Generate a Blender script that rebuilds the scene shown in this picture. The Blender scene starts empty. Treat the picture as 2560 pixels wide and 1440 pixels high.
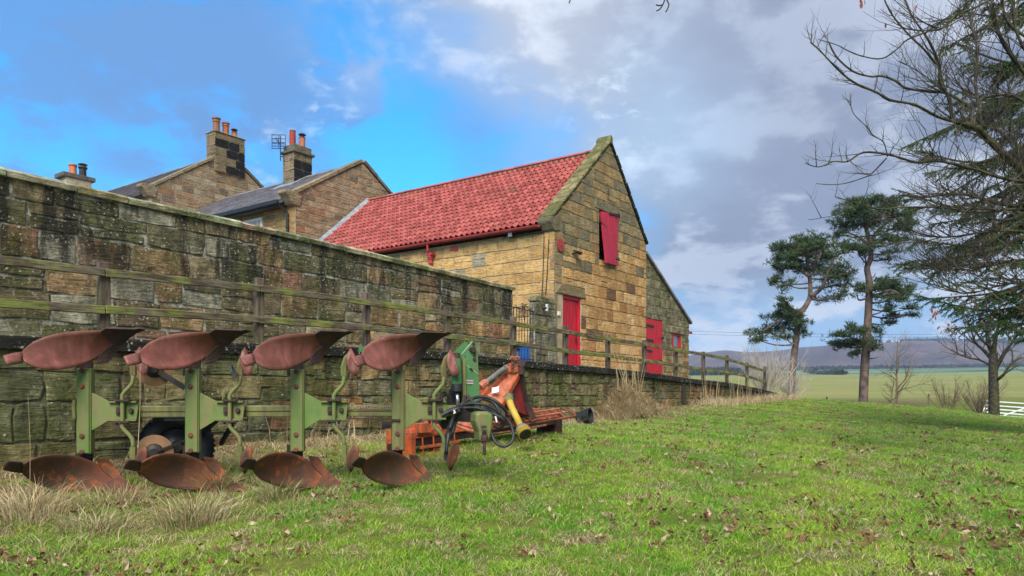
import bpy, math, random
import numpy as np
from mathutils import Vector, Matrix, noise as mnoise

rng = random.Random(7)
S = bpy.context.scene
COL = S.collection
R = math.radians

# ------------------------------------------------------------------ camera, world, sun, exposure
EYE = 1.5
cam_d = bpy.data.cameras.new('camera'); cam = bpy.data.objects.new('camera', cam_d); COL.objects.link(cam)
cam.location = (0, 0, EYE); cam.rotation_euler = (R(90), 0, 0)
cam_d.sensor_width = 36; cam_d.lens = 36 * 1850 / 2560
cam_d.shift_y = 265 / 2560
cam_d.clip_end = 20000; cam_d.clip_start = 0.05
S.camera = cam
S.view_settings.view_transform = 'Standard'; S.view_settings.look = 'None'
S.view_settings.gamma = 1; S.view_settings.use_curve_mapping = False
S.view_settings.exposure = 0.87
SUN_AZ, SUN_EL = -172, 44      # azimuth from the viewing direction (+Y), to the left negative

def px_dir(x, y):
    v = Vector(((x - 1280) / 1850, 1, (985 - y) / 1850)); v.normalize(); return v

class NT:
    """small helper for shader node graphs"""
    def __init__(s, tree): s.t = tree; s.n = tree.nodes; s.l = tree.links
    def node(s, typ, **kw):
        n = s.n.new(typ)
        for k, v in kw.items(): setattr(n, k, v)
        return n
    def put(s, sock, v):
        if v is None: return
        if isinstance(v, bpy.types.NodeSocket): s.l.new(v, sock)
        elif isinstance(v, (tuple, list)) and len(v) == 3 and sock.type == 'RGBA': sock.default_value = (*v, 1)
        else: sock.default_value = v
    def math(s, op, a, b=None, c=None, clamp=False):
        n = s.node('ShaderNodeMath', operation=op, use_clamp=clamp)
        s.put(n.inputs[0], a); s.put(n.inputs[1], b)
        if c is not None: s.put(n.inputs[2], c)
        return n.outputs[0]
    def vmath(s, op, a, b=None):
        n = s.node('ShaderNodeVectorMath', operation=op)
        s.put(n.inputs[0], a); s.put(n.inputs[1], b)
        return n.outputs['Value'] if op in ('DOT_PRODUCT', 'LENGTH', 'DISTANCE') else n.outputs[0]
    def mix(s, f, a, b, mode='MIX'):
        n = s.node('ShaderNodeMix', data_type='RGBA', blend_type=mode)
        s.put(n.inputs[0], f); s.put(n.inputs[6], a); s.put(n.inputs[7], b)
        return n.outputs[2]
    def noise(s, co, scale, detail=4, rough=.55, dist=0):
        n = s.node('ShaderNodeTexNoise'); s.put(n.inputs['Vector'], co)
        n.inputs['Scale'].default_value = scale; n.inputs['Detail'].default_value = detail
        n.inputs['Roughness'].default_value = rough; n.inputs['Distortion'].default_value = dist
        return n.outputs[0]
    def vor(s, co, scale, feature='F1'):
        n = s.node('ShaderNodeTexVoronoi', feature=feature); s.put(n.inputs['Vector'], co)
        n.inputs['Scale'].default_value = scale
        return n.outputs[0]
    def step(s, v, lo, hi, a=0., b=1.):
        n = s.node('ShaderNodeMapRange', interpolation_type='SMOOTHSTEP'); s.put(n.inputs[0], v)
        n.inputs[1].default_value = lo; n.inputs[2].default_value = hi
        n.inputs[3].default_value = a; n.inputs[4].default_value = b
        return n.outputs[0]
    def scale(s, co, v):
        return s.vmath('MULTIPLY', co, v)
    def pos(s): return s.node('ShaderNodeNewGeometry').outputs['Position']
    def island(s): return s.node('ShaderNodeNewGeometry').outputs['Random Per Island']
    def xyz(s, co):
        n = s.node('ShaderNodeSeparateXYZ'); s.put(n.inputs[0], co); return n.outputs
    def rnd(s): return s.node('ShaderNodeObjectInfo').outputs['Random']
    def ocol(s): return s.node('ShaderNodeObjectInfo').outputs['Color']

w = bpy.data.worlds.new('World'); S.world = w; w.use_nodes = True
T = NT(w.node_tree); T.n.clear()
sky = T.node('ShaderNodeTexSky', sky_type='NISHITA'); sky.sun_disc = False
sky.sun_elevation = R(SUN_EL); sky.sun_rotation = R(SUN_AZ); sky.dust_density = .6; sky.ozone_density = 2.0
D = T.node('ShaderNodeTexCoord').outputs['Generated']
dx, dy, dz = T.xyz(D)
up = T.math('MAXIMUM', dz, 0.02)
lay = T.node('ShaderNodeCombineXYZ')            # a cloud layer seen in perspective
den = T.math('ADD', up, .30)
T.put(lay.inputs[0], T.math('DIVIDE', dx, den)); T.put(lay.inputs[1], T.math('DIVIDE', dy, den)); lay.inputs[2].default_value = 3.1
L = lay.outputs[0]
n_big = T.noise(L, 1.5, 6, .52, .25)
n_mid = T.noise(L, 3.6, 6, .55, .3)
n_fine = T.noise(L, 9.0, 5, .6, .2)
nb = T.math('SUBTRACT', n_big, .5); nm = T.math('SUBTRACT', n_mid, .5); nf = T.math('SUBTRACT', n_fine, .5)
puffn = T.step(T.math('ADD', T.math('MULTIPLY', T.noise(L, 13, 6, .62, .15), .6), T.math('MULTIPLY', n_fine, .4)), .50, .68)
wob = T.math('ADD', T.math('MULTIPLY', nb, .34), T.math('ADD', T.math('MULTIPLY', nm, .22), T.math('MULTIPLY', nf, .07)))
front = T.vmath('DOT_PRODUCT', D, Vector((.79, -.12, .60)))
cover = T.step(T.math('ADD', T.math('ADD', front, -.045), wob), -.10, .14)
def blob(x, y, r, soft=.5, amt=1., wb=.35):
    """a soft patch of sky round one direction, its edge broken by noise"""
    d = px_dir(x, y)
    ang = T.vmath('DISTANCE', D, d)
    ang = T.math('SUBTRACT', ang, T.math('MULTIPLY', wob, wb))
    return T.math('MULTIPLY', T.step(ang, r * (1 - soft), r * (1 + soft), 1., 0.), amt)
nish = T.node('ShaderNodeBackground'); T.put(nish.inputs[0], T.mix(1., sky.outputs[0], (.12, 1.16, 1.70), 'MULTIPLY')); nish.inputs[1].default_value = .106
grey = T.mix(T.step(T.math('ADD', T.math('ADD', n_mid, T.math('MULTIPLY', nb, .9)), T.math('MULTIPLY', nf, .5)), .43, .60), (.145, .17, .25), (.62, .67, .76))
grey = T.mix(blob(1330, 80, .20, .8, .55, .7), grey, (.60, .66, .76))
grey = T.mix(blob(2000, 560, .26, .8, .55, .8), grey, (.23, .27, .37))
grey = T.mix(blob(1900, 120, .16, .8, .6, .6), grey, (.27, .31, .42))
grey = T.mix(T.math('MULTIPLY', blob(1540, 285, .06, .9, 1., .2), puffn), grey, (.85, .93, 1.0))
grey = T.mix(blob(1640, 330, .10, .8, .45, .5), grey, (.42, .62, .85))
cg = T.node('ShaderNodeBackground'); T.put(cg.inputs[0], grey); cg.inputs[1].default_value = .78
# darker blue-grey cloud shreds in the open blue part
shred = T.math('MULTIPLY', T.step(T.math('ADD', T.math('ADD', n_big, T.math('MULTIPLY', nm, .9)), T.math('MULTIPLY', nf, .4)), .47, .58), .8)
shred = T.math('MAXIMUM', shred, T.math('MULTIPLY', blob(470, 230, .17, .7, 1., .9), T.step(T.math('ADD', n_mid, T.math('MULTIPLY', nf, .6)), .36, .56, .35, 1.)))
shred = T.math('MAXIMUM', shred, T.math('MULTIPLY', blob(170, 190, .11, .8, .9, .9), T.step(T.math('ADD', n_mid, T.math('MULTIPLY', nf, .6)), .40, .58, .2, 1.)))
shred = T.math('MAXIMUM', shred, blob(1190, 330, .08, .9, .75, .6))
sb = T.node('ShaderNodeBackground'); sb.inputs[0].default_value = (.10, .25, .54, 1); sb.inputs[1].default_value = .80
m1 = T.node('ShaderNodeMixShader'); T.put(m1.inputs[0], shred); T.l.new(nish.outputs[0], m1.inputs[1]); T.l.new(sb.outputs[0], m1.inputs[2])
# small bright puffs
puff = T.math('MULTIPLY', puffn, T.math('MAXIMUM', blob(830, 165, .024, .9, 1.0, .06), T.math('MAXIMUM', blob(828, 318, .030, .9, 1.0, .06), blob(690, 395, .034, .95, .8, .08))))
pb = T.node('ShaderNodeBackground'); pb.inputs[0].default_value = (.85, .93, 1.0, 1); pb.inputs[1].default_value = .70
m2 = T.node('ShaderNodeMixShader'); T.put(m2.inputs[0], puff); T.l.new(m1.outputs[0], m2.inputs[1]); T.l.new(pb.outputs[0], m2.inputs[2])
m3 = T.node('ShaderNodeMixShader'); T.put(m3.inputs[0], cover); T.l.new(m2.outputs[0], m3.inputs[1]); T.l.new(cg.outputs[0], m3.inputs[2])
# clearer band low over the hills, with a pale cloud edge in it
low = T.math('MULTIPLY', T.step(T.math('ADD', dz, T.math('MULTIPLY', wob, .25)), .07, .17, 1., 0.), .8)
lb = T.node('ShaderNodeBackground'); T.put(lb.inputs[0], T.mix(T.step(T.math('ADD', n_mid, T.math('MULTIPLY', nf, .6)), .46, .62), (.30, .56, .84), (.74, .82, .92))); lb.inputs[1].default_value = .72
m4 = T.node('ShaderNodeMixShader'); T.put(m4.inputs[0], low); T.l.new(m3.outputs[0], m4.inputs[1]); T.l.new(lb.outputs[0], m4.inputs[2])
T.l.new(m4.outputs[0], T.node('ShaderNodeOutputWorld').inputs[0])

sd = bpy.data.lights.new('sun', 'SUN'); sun = bpy.data.objects.new('sun', sd); COL.objects.link(sun)
sd.energy = 3.3; sd.angle = R(34); sd.color = (1, .93, .82)
d = Vector((math.sin(R(SUN_AZ)) * math.cos(R(SUN_EL)), -0.0 + math.cos(R(SUN_AZ)) * math.cos(R(SUN_EL)), math.sin(R(SUN_EL))))
sun.rotation_euler = d.to_track_quat('Z', 'Y').to_euler()

# ------------------------------------------------------------------ geometry helpers
U = Vector((.5808, .8140, 0)); V = Vector((-.8140, .5808, 0))     # along the walls / away from the camera
def W(a, b, z): return U * a + V * b + Vector((0, 0, z))
def PX(x, y, Z): return Vector(((x - 1280) / 1850 * Z, Z, EYE + (985 - y) / 1850 * Z))
def PB(x, y, b):
    """(a, z) of a photo point on the vertical plane at distance b"""
    rx = (x - 1280) / 1850; Z = b / (V.x * rx + V.y)
    return Z * (U.x * rx + U.y), EYE + (985 - y) / 1850 * Z
def PA(x, y, a):
    rx = (x - 1280) / 1850; Z = a / (U.x * rx + U.y)
    return Z * (V.x * rx + V.y), EYE + (985 - y) / 1850 * Z

def thing(name, label, cat, loc, group=None):
    o = bpy.data.objects.new(name, None); COL.objects.link(o); o.location = loc
    o.empty_display_size = .2
    o['label'] = label; o['category'] = cat
    if group: o['group'] = group
    return o
def tag(o, label, cat, group=None):
    o['label'] = label; o['category'] = cat
    if group: o['group'] = group
    return o
def wloc(o):
    v = Vector((0, 0, 0))
    while o is not None: v = v + o.location; o = o.parent
    return v
def link(name, me, parent=None, loc=None):
    o = bpy.data.objects.new(name, me); COL.objects.link(o)
    if parent is not None: o.parent = parent
    if loc is not None: o.location = loc
    return o
class MB:
    def __init__(s): s.v = []; s.f = []
    def add(s, vs, fs):
        b = len(s.v); s.v.extend([tuple(p) for p in vs]); s.f.extend([tuple(i + b for i in f) for f in fs])
    def box(s, c, ex, ey, ez):
        """box with centre c and three half-extent vectors"""
        c, ex, ey, ez = Vector(c), Vector(ex), Vector(ey), Vector(ez)
        vs = [c + ex * i + ey * j + ez * k for k in (-1, 1) for j in (-1, 1) for i in (-1, 1)]
        fs = [(0, 2, 3, 1), (4, 5, 7, 6), (0, 1, 5, 4), (2, 6, 7, 3), (0, 4, 6, 2), (1, 3, 7, 5)]
        if ex.cross(ey).dot(ez) < 0: fs = [f[::-1] for f in fs]
        s.add(vs, fs)
    def bar(s, p, q, w, h, upv=(0, 0, 1)):
        p, q = Vector(p), Vector(q); d = q - p
        side = d.cross(Vector(upv)); side.normalize(); u2 = side.cross(d).normalized()
        s.box((p + q) / 2, d / 2, side * w / 2, u2 * h / 2)
    def tube(s, pts, rad, n=6, cap=True):
        pts = [Vector(p) for p in pts]; m = len(pts)
        if not isinstance(rad, (list, tuple)): rad = [rad] * m
        b = len(s.v); prev = None
        for i, p in enumerate(pts):
            t = (pts[min(i + 1, m - 1)] - pts[max(i - 1, 0)])
            if t.length < 1e-9: t = Vector((0, 0, 1))
            t.normalize()
            if prev is None:
                a = t.cross(Vector((0, 0, 1)) if abs(t.z) < .9 else Vector((1, 0, 0)))
            else: a = prev - t * prev.dot(t)
            if a.length < 1e-6: a = t.orthogonal()
            a.normalize(); c = t.cross(a); prev = a
            for k in range(n):
                an = 2 * math.pi * k / n
                s.v.append(tuple(p + (a * math.cos(an) + c * math.sin(an)) * rad[i]))
        for i in range(m - 1):
            for k in range(n):
                k2 = (k + 1) % n
                s.f.append((b + i * n + k, b + i * n + k2, b + (i + 1) * n + k2, b + (i + 1) * n + k))
        if cap:
            s.f.append(tuple(b + k for k in range(n))[::-1]); s.f.append(tuple(b + (m - 1) * n + k for k in range(n)))
    def lathe(s, c, axis, prof, n=16, closed=False):
        """prof: (r, h) pairs along axis"""
        c, ax = Vector(c), Vector(axis).normalized(); a = ax.orthogonal().normalized(); e = ax.cross(a)
        b = len(s.v); m = len(prof)
        for r, h in prof:
            for k in range(n):
                an = 2 * math.pi * k / n
                s.v.append(tuple(c + ax * h + (a * math.cos(an) + e * math.sin(an)) * r))
        for i in range(m if closed else m - 1):
            j = (i + 1) % m
            for k in range(n):
                k2 = (k + 1) % n
                s.f.append((b + i * n + k, b + i * n + k2, b + j * n + k2, b + j * n + k))
        if not closed:
            s.f.append(tuple(b + k for k in range(n))[::-1]); s.f.append(tuple(b + (m - 1) * n + k for k in range(n)))
    def prism(s, poly, fn, d0, d1):
        """polygon of (p, q) swept between offsets d0 and d1 through fn(p, q, d)"""
        n = len(poly)
        s.add([fn(p, q, d0) for p, q in poly] + [fn(p, q, d1) for p, q in poly],
              [tuple(range(n))[::-1], tuple(range(n, 2 * n))] + [(i, (i + 1) % n, n + (i + 1) % n, n + i) for i in range(n)])
    def mesh(s, off=(0, 0, 0), smooth=False):
        me = bpy.data.meshes.new('m'); o = Vector(off)
        if len(s.v) > 2000:
            vv = np.array(s.v, dtype=float) - np.array(tuple(o)); vs = vv.tolist()
        else: vs = [(x - o.x, y - o.y, z - o.z) for x, y, z in s.v]
        me.from_pydata(vs, [], s.f); 
        if smooth: me.polygons.foreach_set('use_smooth', [True] * len(me.polygons))
        return me
    def build(s, name, mat, parent=None, smooth=False, color=None, fix=True, kind=None):
        me = s.mesh(wloc(parent) if parent is not None else (0, 0, 0), smooth); me.materials.append(mat)
        if fix and len(s.f) < 30000:
            import bmesh
            bm = bmesh.new(); bm.from_mesh(me); bmesh.ops.recalc_face_normals(bm, faces=bm.faces); bm.to_mesh(me); bm.free()
        me.name = name
        o = link(name, me, parent)
        if color: o.color = (*color[:3], 1)
        if kind: o['kind'] = kind
        return o
def bevel(o, wdt=.006, seg=1, ang=35):
    m = o.modifiers.new('bevel', 'BEVEL'); m.width = wdt; m.segments = seg; m.limit_method = 'ANGLE'; m.angle_limit = R(ang); return o
def thicken(o, t):
    m = o.modifiers.new('thick', 'SOLIDIFY'); m.thickness = t; m.offset = 0; return o

# ------------------------------------------------------------------ materials
def material(name, rough=.8, spec=.3):
    m = bpy.data.materials.new(name); m.use_nodes = True
    t = NT(m.node_tree); b = t.n['Principled BSDF']
    b.inputs['Roughness'].default_value = rough; b.inputs['Specular IOR Level'].default_value = spec
    return m, t, b
def bump(t, b, h, strength=.5, dist=.01):
    n = t.node('ShaderNodeBump'); t.put(n.inputs['Height'], h); n.inputs['Strength'].default_value = strength; n.inputs['Distance'].default_value = dist
    t.l.new(n.outputs[0], b.inputs['Normal'])
def lin(r, g, bb):
    f = lambda c: (c / 255 / 12.92) if c <= 10 else ((c / 255 + .055) / 1.055) ** 2.4
    return (f(r), f(g), f(bb))

def stone_mat(name, moss=.5, dark=.4, lichen=.3, band=None, pale=0., size=1., con=1.):
    m, t, b = material(name, .93, .15)
    P = t.pos(); base = t.ocol()
    n1 = t.noise(P, 5 / size, 8, .62); n2 = t.noise(P, 30 / size, 6, .7)
    st = t.noise(t.scale(P, Vector((2.5, 2.5, 16))), 1.6 / size, 6, .6, .6)
    c = t.mix(1., base, t.mix(t.step(n1, .25, .75), (1 - .58 * con, 1 - .60 * con, 1 - .61 * con), (1 + .52 * con, 1 + .46 * con, 1 + .34 * con)), 'MULTIPLY')
    c = t.mix(t.step(st, .52, .68, 0, .45), c, t.mix(1., c, (.62, .5, .40), 'MULTIPLY'))
    c = t.mix(t.step(n2, .48, .70, 0, .6), c, t.mix(1., c, (.50, .49, .48), 'MULTIPLY'))
    if pale: c = t.mix(t.math('MULTIPLY', t.step(t.noise(P, 1.1, 6, .7), .55, .7), pale), c, (.42, .42, .34))
    nm = t.noise(P, 1.35, 8, .68, .4)
    mossc = t.mix(t.step(n2, .35, .65), (.035, .045, .014), (.13, .145, .04))
    c = t.mix(t.math('MULTIPLY', t.step(nm, .60 - .2 * moss, .76 - .2 * moss), .35 + .5 * moss), c, mossc)
    drip = t.noise(t.scale(P, Vector((3.2, 3.2, .75))), 1.0, 8, .68)
    dk = t.step(drip, .66 - .22 * dark, .78 - .16 * dark)
    if band:
        z = t.xyz(P)[2]
        dk = t.math('MULTIPLY', dk, t.step(t.math('ADD', z, t.math('MULTIPLY', t.math('SUBTRACT', n1, .5), .5)), band[0], band[1], .15, 1.))
    c = t.mix(t.math('MULTIPLY', t.step(t.noise(P, 5.5, 7, .72, .5), .50, .62), min(.5, dark * .45)), c, t.mix(1., c, (.38, .39, .34), 'MULTIPLY'))
    c = t.mix(t.math('MULTIPLY', dk, .9), c, (.022, .022, .019))
    li = t.math('MULTIPLY', t.step(t.vor(P, 11), .10, .17, 1, 0), t.step(t.noise(P, 2.1, 4), .62 - .2 * lichen, .66 - .2 * lichen))
    li2 = t.math('MULTIPLY', t.step(t.noise(P, 27, 3, .6), .60, .66), t.step(t.noise(P, 1.7, 5), .66 - .25 * lichen, .74 - .25 * lichen))
    c = t.mix(t.math('MULTIPLY', t.math('MAXIMUM', li, t.math('MULTIPLY', li2, .7)), .8), c, (.50, .51, .42))
    t.put(b.inputs['Base Color'], c)
    h = t.math('ADD', t.math('MULTIPLY', n1, .9), t.math('ADD', t.math('MULTIPLY', st, .9), t.math('MULTIPLY', n2, .35)))
    bump(t, b, h, 1.0, .05 * size)
    return m
def mortar_mat(name, c0, c1, dark=.3, band=None):
    m, t, b = material(name, .97, .1)
    P = t.pos(); n = t.noise(P, 18, 6, .7)
    c = t.mix(t.step(t.noise(P, 3.0, 7, .75, .4), .44, .60), c0, c1); c = t.mix(t.step(n, .45, .7, 0, .5), c, c0)
    drip = t.noise(t.scale(P, Vector((3.2, 3.2, .75))), 1.0, 8, .68)
    dk = t.step(drip, .62 - .2 * dark, .76 - .16 * dark)
    if band: dk = t.math('MULTIPLY', dk, t.step(t.xyz(P)[2], band[0], band[1], .1, 1.))
    c = t.mix(t.math('MULTIPLY', dk, .9), c, (.03, .032, .024))
    c = t.mix(t.step(t.noise(P, 1.4, 6, .7), .52, .7, 0, .6), c, (.07, .08, .03))
    t.put(b.inputs['Base Color'], c); bump(t, b, n, .8, .02)
    return m
def simple_mat(name, c0, c1, scale=8, rough=.8, spec=.3, lo=.35, hi=.65, bmp=.3, dist=.005, metal=0, stretch=None, third=None, usecol=False):
    m, t, b = material(name, rough, spec); b.inputs['Metallic'].default_value = metal
    P = t.pos()
    if stretch: P = t.scale(P, Vector(stretch))
    n = t.noise(P, scale, 7, .62)
    c = t.mix(t.step(n, lo, hi), c0, c1)
    if third: c = t.mix(t.math('MULTIPLY', t.step(t.noise(P, scale * third[1], 6, .65), third[2], third[3]), third[4]), c, third[0])
    if usecol: c = t.mix(1., c, t.ocol(), 'MULTIPLY')
    t.put(b.inputs['Base Color'], c)
    if bmp: bump(t, b, n, bmp, dist)
    return m

M = {}
M['st_wall'] = stone_mat('stone_high_wall', .72, 1.05, 1.05, (2.4, 3.6), .5)
M['st_ret'] = stone_mat('stone_retaining', .80, .75, .6, None, .3)
M['st_barn'] = stone_mat('stone_barn', .12, .12, .12, con=.45)
M['st_gable'] = stone_mat('stone_barn_gable', .16, .22, .2, (4.0, 8.0), con=.5)
M['st_lean'] = stone_mat('stone_lean_to', .40, .35, .5, None, .3)
M['st_house'] = stone_mat('stone_house', .05, .15, .12, size=1.6, con=.45)
M['coping'] = stone_mat('stone_coping_dark', .25, 1.5, 1.0)
M['coping_moss'] = stone_mat('stone_coping_mossy', .9, .12, .7)
M['mo_wall'] = mortar_mat('mortar_old', (.10, .098, .062), (.50, .49, .42), .6, (2.7, 3.7))
M['mo_ret'] = mortar_mat('mortar_retaining', (.12, .125, .07), (.34, .32, .22), .35)
M['mo_barn'] = mortar_mat('mortar_barn', (.38, .29, .17), (.50, .42, .29), .15)
M['mo_house'] = mortar_mat('mortar_house', (.42, .35, .24), (.54, .48, .36), .1)
M['slate'] = simple_mat('slate', (.12, .11, .12), (.24, .22, .23), 3, .7, .35, third=((.17, .14, .12), 2.5, .58, .72, .6), bmp=.4)
M['lead'] = simple_mat('lead', (.17, .20, .24), (.30, .33, .37), 6, .55, .4)
M['red_paint'] = simple_mat('red_paint', (.36, .007, .020), (.56, .012, .032), 3, .5, .4, bmp=.15, stretch=(6, 6, .7), third=((.36, .06, .07), 2, .62, .75, .5))
M['red_dull'] = simple_mat('red_dull_paint', (.34, .035, .035), (.44, .055, .05), 5, .5, .4)
M['pink_paint'] = simple_mat('faded_red_paint', (.36, .016, .045), (.50, .032, .072), 3, .6, .3, stretch=(6, 6, .7))
M['iron'] = simple_mat('black_iron', (.012, .012, .013), (.03, .028, .026), 20, .55, .4)
M['black_plastic'] = simple_mat('black_plastic', (.012, .013, .015), (.03, .032, .034), 15, .5, .4)
M['white_paint'] = simple_mat('white_paint', (.62, .63, .62), (.78, .78, .77), 6, .5, .4, bmp=0)
M['blue_plastic'] = simple_mat('blue_plastic', (.02, .11, .42), (.03, .15, .5), 6, .45, .4)
M['void'] = simple_mat('dark_interior', (.004, .004, .004), (.008, .008, .007), 3, .95, .05, bmp=0)
M['terracotta'] = simple_mat('terracotta_pot', (.36, .15, .08), (.48, .22, .12), 7, .75, .3, usecol=True, third=((.10, .09, .07), 1.2, .55, .72, .6))
M['glass'] = simple_mat('window_glass', (.10, .14, .17), (.20, .25, .28), 2, .12, .6, bmp=0)
# weathered fence timber: brown grey with bright green algae
m, t, b = material('fence_timber', .9, .15)
P = t.pos(); g = t.noise(t.scale(P, Vector((1.2, 1.2, 14))), 3.2, 6, .6, .3); n = t.noise(P, 2.3, 6, .65)
c = t.mix(t.step(g, .35, .65), (.070, .052, .040), (.20, .17, .12))
c = t.mix(t.math('MULTIPLY', t.step(n, .43, .6), .82), c, t.mix(t.step(g, .35, .6), (.12, .15, .028), (.25, .285, .07)))
c = t.mix(t.step(t.noise(P, 6, 5, .7), .62, .72, 0, .7), c, (.035, .026, .022))
t.put(b.inputs['Base Color'], c); bump(t, b, g, .7, .008); M['timber'] = m
m, t, b = material('fence_post_timber', .9, .15)
P = t.pos(); g = t.noise(t.scale(P, Vector((9, 9, 1.0))), 2.6, 6, .6, .2); n = t.noise(P, 2.8, 6, .65)
c = t.mix(t.step(g, .35, .65), (.065, .046, .038), (.18, .14, .11))
c = t.mix(t.math('MULTIPLY', t.step(n, .5, .66), .7), c, (.12, .135, .04))
t.put(b.inputs['Base Color'], c); bump(t, b, g, .7, .008); M['post'] = m
# clay pantiles
m, t, b = material('clay_pantile', .72, .3)
P = t.pos(); r = t.math('FRACT', t.math('ADD', t.math('MULTIPLY', t.island(), 7.31), t.rnd()))
c = t.mix(r, (.25, .046, .042), (.46, .115, .10)); n = t.noise(P, 9, 7, .7)
c = t.mix(t.step(n, .50, .74, 0, .5), c, (.27, .075, .05))
c = t.mix(t.math('MULTIPLY', t.step(t.noise(P, 1.5, 7, .72), .57, .68), .75), c, (.16, .095, .045))
c = t.mix(t.step(t.noise(P, 3.5, 4, .5), .70, .75, 0, .55), c, (.42, .28, .07))
t.put(b.inputs['Base Color'], c); bump(t, b, n, .3, .005); M['tile'] = m
# grass-field ground
m, t, b = material('ground_turf', .95, .1)
P = t.pos(); px_, py_, pz_ = t.xyz(P)
n1 = t.noise(P, .55, 8, .65); n2 = t.noise(P, 5.5, 8, .7); n3 = t.noise(P, 30, 5, .7)
c = t.mix(t.step(n1, .38, .62), (.075, .13, .015), (.15, .17, .03))
c = t.mix(t.step(n2, .48, .70, 0, .7), c, (.13, .10, .045)); c = t.mix(t.step(t.math('ADD', t.vmath('DOT_PRODUCT', P, V), n1), 6.9, 8.0, 0, .85), c, t.mix(n2, (.05, .038, .022), (.20, .15, .08))); c = t.mix(t.step(n3, .4, .75, 0, .7), c, (.035, .045, .012))
far = t.step(py_, 50, 75)
f1 = t.mix(t.step(t.noise(t.scale(P, Vector((.02, .06, 0))), 1, 6, .6), .35, .65), (.16, .20, .05), (.24, .25, .085))
f1 = t.mix(t.step(t.noise(t.scale(P, Vector((.25, .06, 0))), 1, 8, .75), .42, .62, 0, .75), f1, (.27, .23, .09))
c = t.mix(far, c, f1)
c = t.mix(t.step(py_, 480, 560), c, (.15, .25, .12))
strip = t.noise(t.scale(P, Vector((.0022, .011, 0))), 1, 3, .5)
c = t.mix(t.math('MULTIPLY', t.step(py_, 600, 640), t.step(strip, .5, .54)), c, (.07, .085, .045))
nn = t.noise(t.scale(P, Vector((.0022, .0030, .012))), 1, 9, .68)
moor = t.mix(t.step(nn, .36, .64), (.070, .042, .046), (.14, .095, .078))
moor = t.mix(t.step(t.noise(t.scale(P, Vector((.0013, .0013, .007))), 1, 5, .6), .52, .62, 0, .75), moor, (.032, .040, .030))
moor = t.mix(t.math('MULTIPLY', t.step(px_, 1150, 1230), t.step(pz_, 140, 120)), moor, (.018, .04, .022))
c = t.mix(t.step(t.math('ADD', py_, t.math('MULTIPLY', strip, 260)), 1260, 1300), c, moor)
t.put(b.inputs['Base Color'], c); bump(t, b, n2, .5, .02); M['ground'] = m
M['terrace'] = simple_mat('terrace_gravel', (.14, .12, .09), (.25, .22, .17), 14, .95, .1)
# vegetation
def leafy(name, c0, c1, c2, patch=1.2, rough=.6, trans=.25, spec=.25):
    m, t, b = material(name, rough, spec)
    P = t.pos(); r = t.rnd(); isl = t.island()
    c = t.mix(t.step(t.noise(P, patch, 5, .6), .36, .64), c0, c1)
    c = t.mix(t.step(t.math('FRACT', t.math('ADD', isl, t.math('MULTIPLY', r, 3.7))), .62, .95, 0, .9), c, c2)
    c = t.mix(1., c, t.mix(t.math('FRACT', t.math('MULTIPLY', t.math('ADD', isl, r), 13.7)), (.65, .65, .65), (1.35, 1.35, 1.35)), 'MULTIPLY')
    t.put(b.inputs['Base Color'], c)
    if trans:
        tr = t.node('ShaderNodeBsdfTranslucent'); t.put(tr.inputs[0], c)
        mx = t.node('ShaderNodeMixShader'); mx.inputs[0].default_value = trans
        t.l.new(b.outputs[0], mx.inputs[1]); t.l.new(tr.outputs[0], mx.inputs[2])
        t.l.new(mx.outputs[0], t.n['Material Output'].inputs[0])
    return m
M['lawn'] = leafy('lawn_grass', (.10, .33, .014), (.28, .46, .028), (.50, .44, .16), .7)
M['dry'] = leafy('dry_grass', (.46, .36, .20), (.62, .51, .32), (.27, .18, .09), 2.5, .7, .2)
M['tuss'] = leafy('tussock_grass', (.15, .21, .045), (.24, .27, .09), (.55, .46, .27), 2.5, .6, .2)
M['leaf'] = leafy('fallen_leaf', (.13, .06, .03), (.24, .12, .06), (.42, .33, .22), 6, .6, .1)
M['needle'] = leafy('pine_needles', (.035, .068, .024), (.070, .11, .042), (.10, .14, .06), .6, .6, .15)
M['spruce'] = leafy('spruce_needles', (.030, .075, .020), (.065, .12, .036), (.09, .11, .045), .8, .6, .1)
M['bark'] = simple_mat('bark_mossy', (.030, .025, .020), (.085, .075, .058), 14, .95, .1, bmp=.8, dist=.02, third=((.085, .095, .02), .22, .50, .62, .7))
M['twig'] = simple_mat('twig_bark', (.040, .031, .028), (.12, .10, .08), 9, .9, .15, bmp=0, third=((.15, .16, .06), .2, .5, .62, .5))
M['pine_bark'] = simple_mat('pine_bark', (.075, .055, .048), (.17, .12, .10), 2.2, .95, .1, bmp=.8, dist=.05)
M['pale_twig'] = simple_mat('pale_twig', (.34, .29, .24), (.52, .47, .40), 3, .9, .15, bmp=0)
M['brown_twig'] = simple_mat('brown_twig', (.12, .085, .06), (.20, .15, .10), 3, .9, .15, bmp=0)

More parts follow.
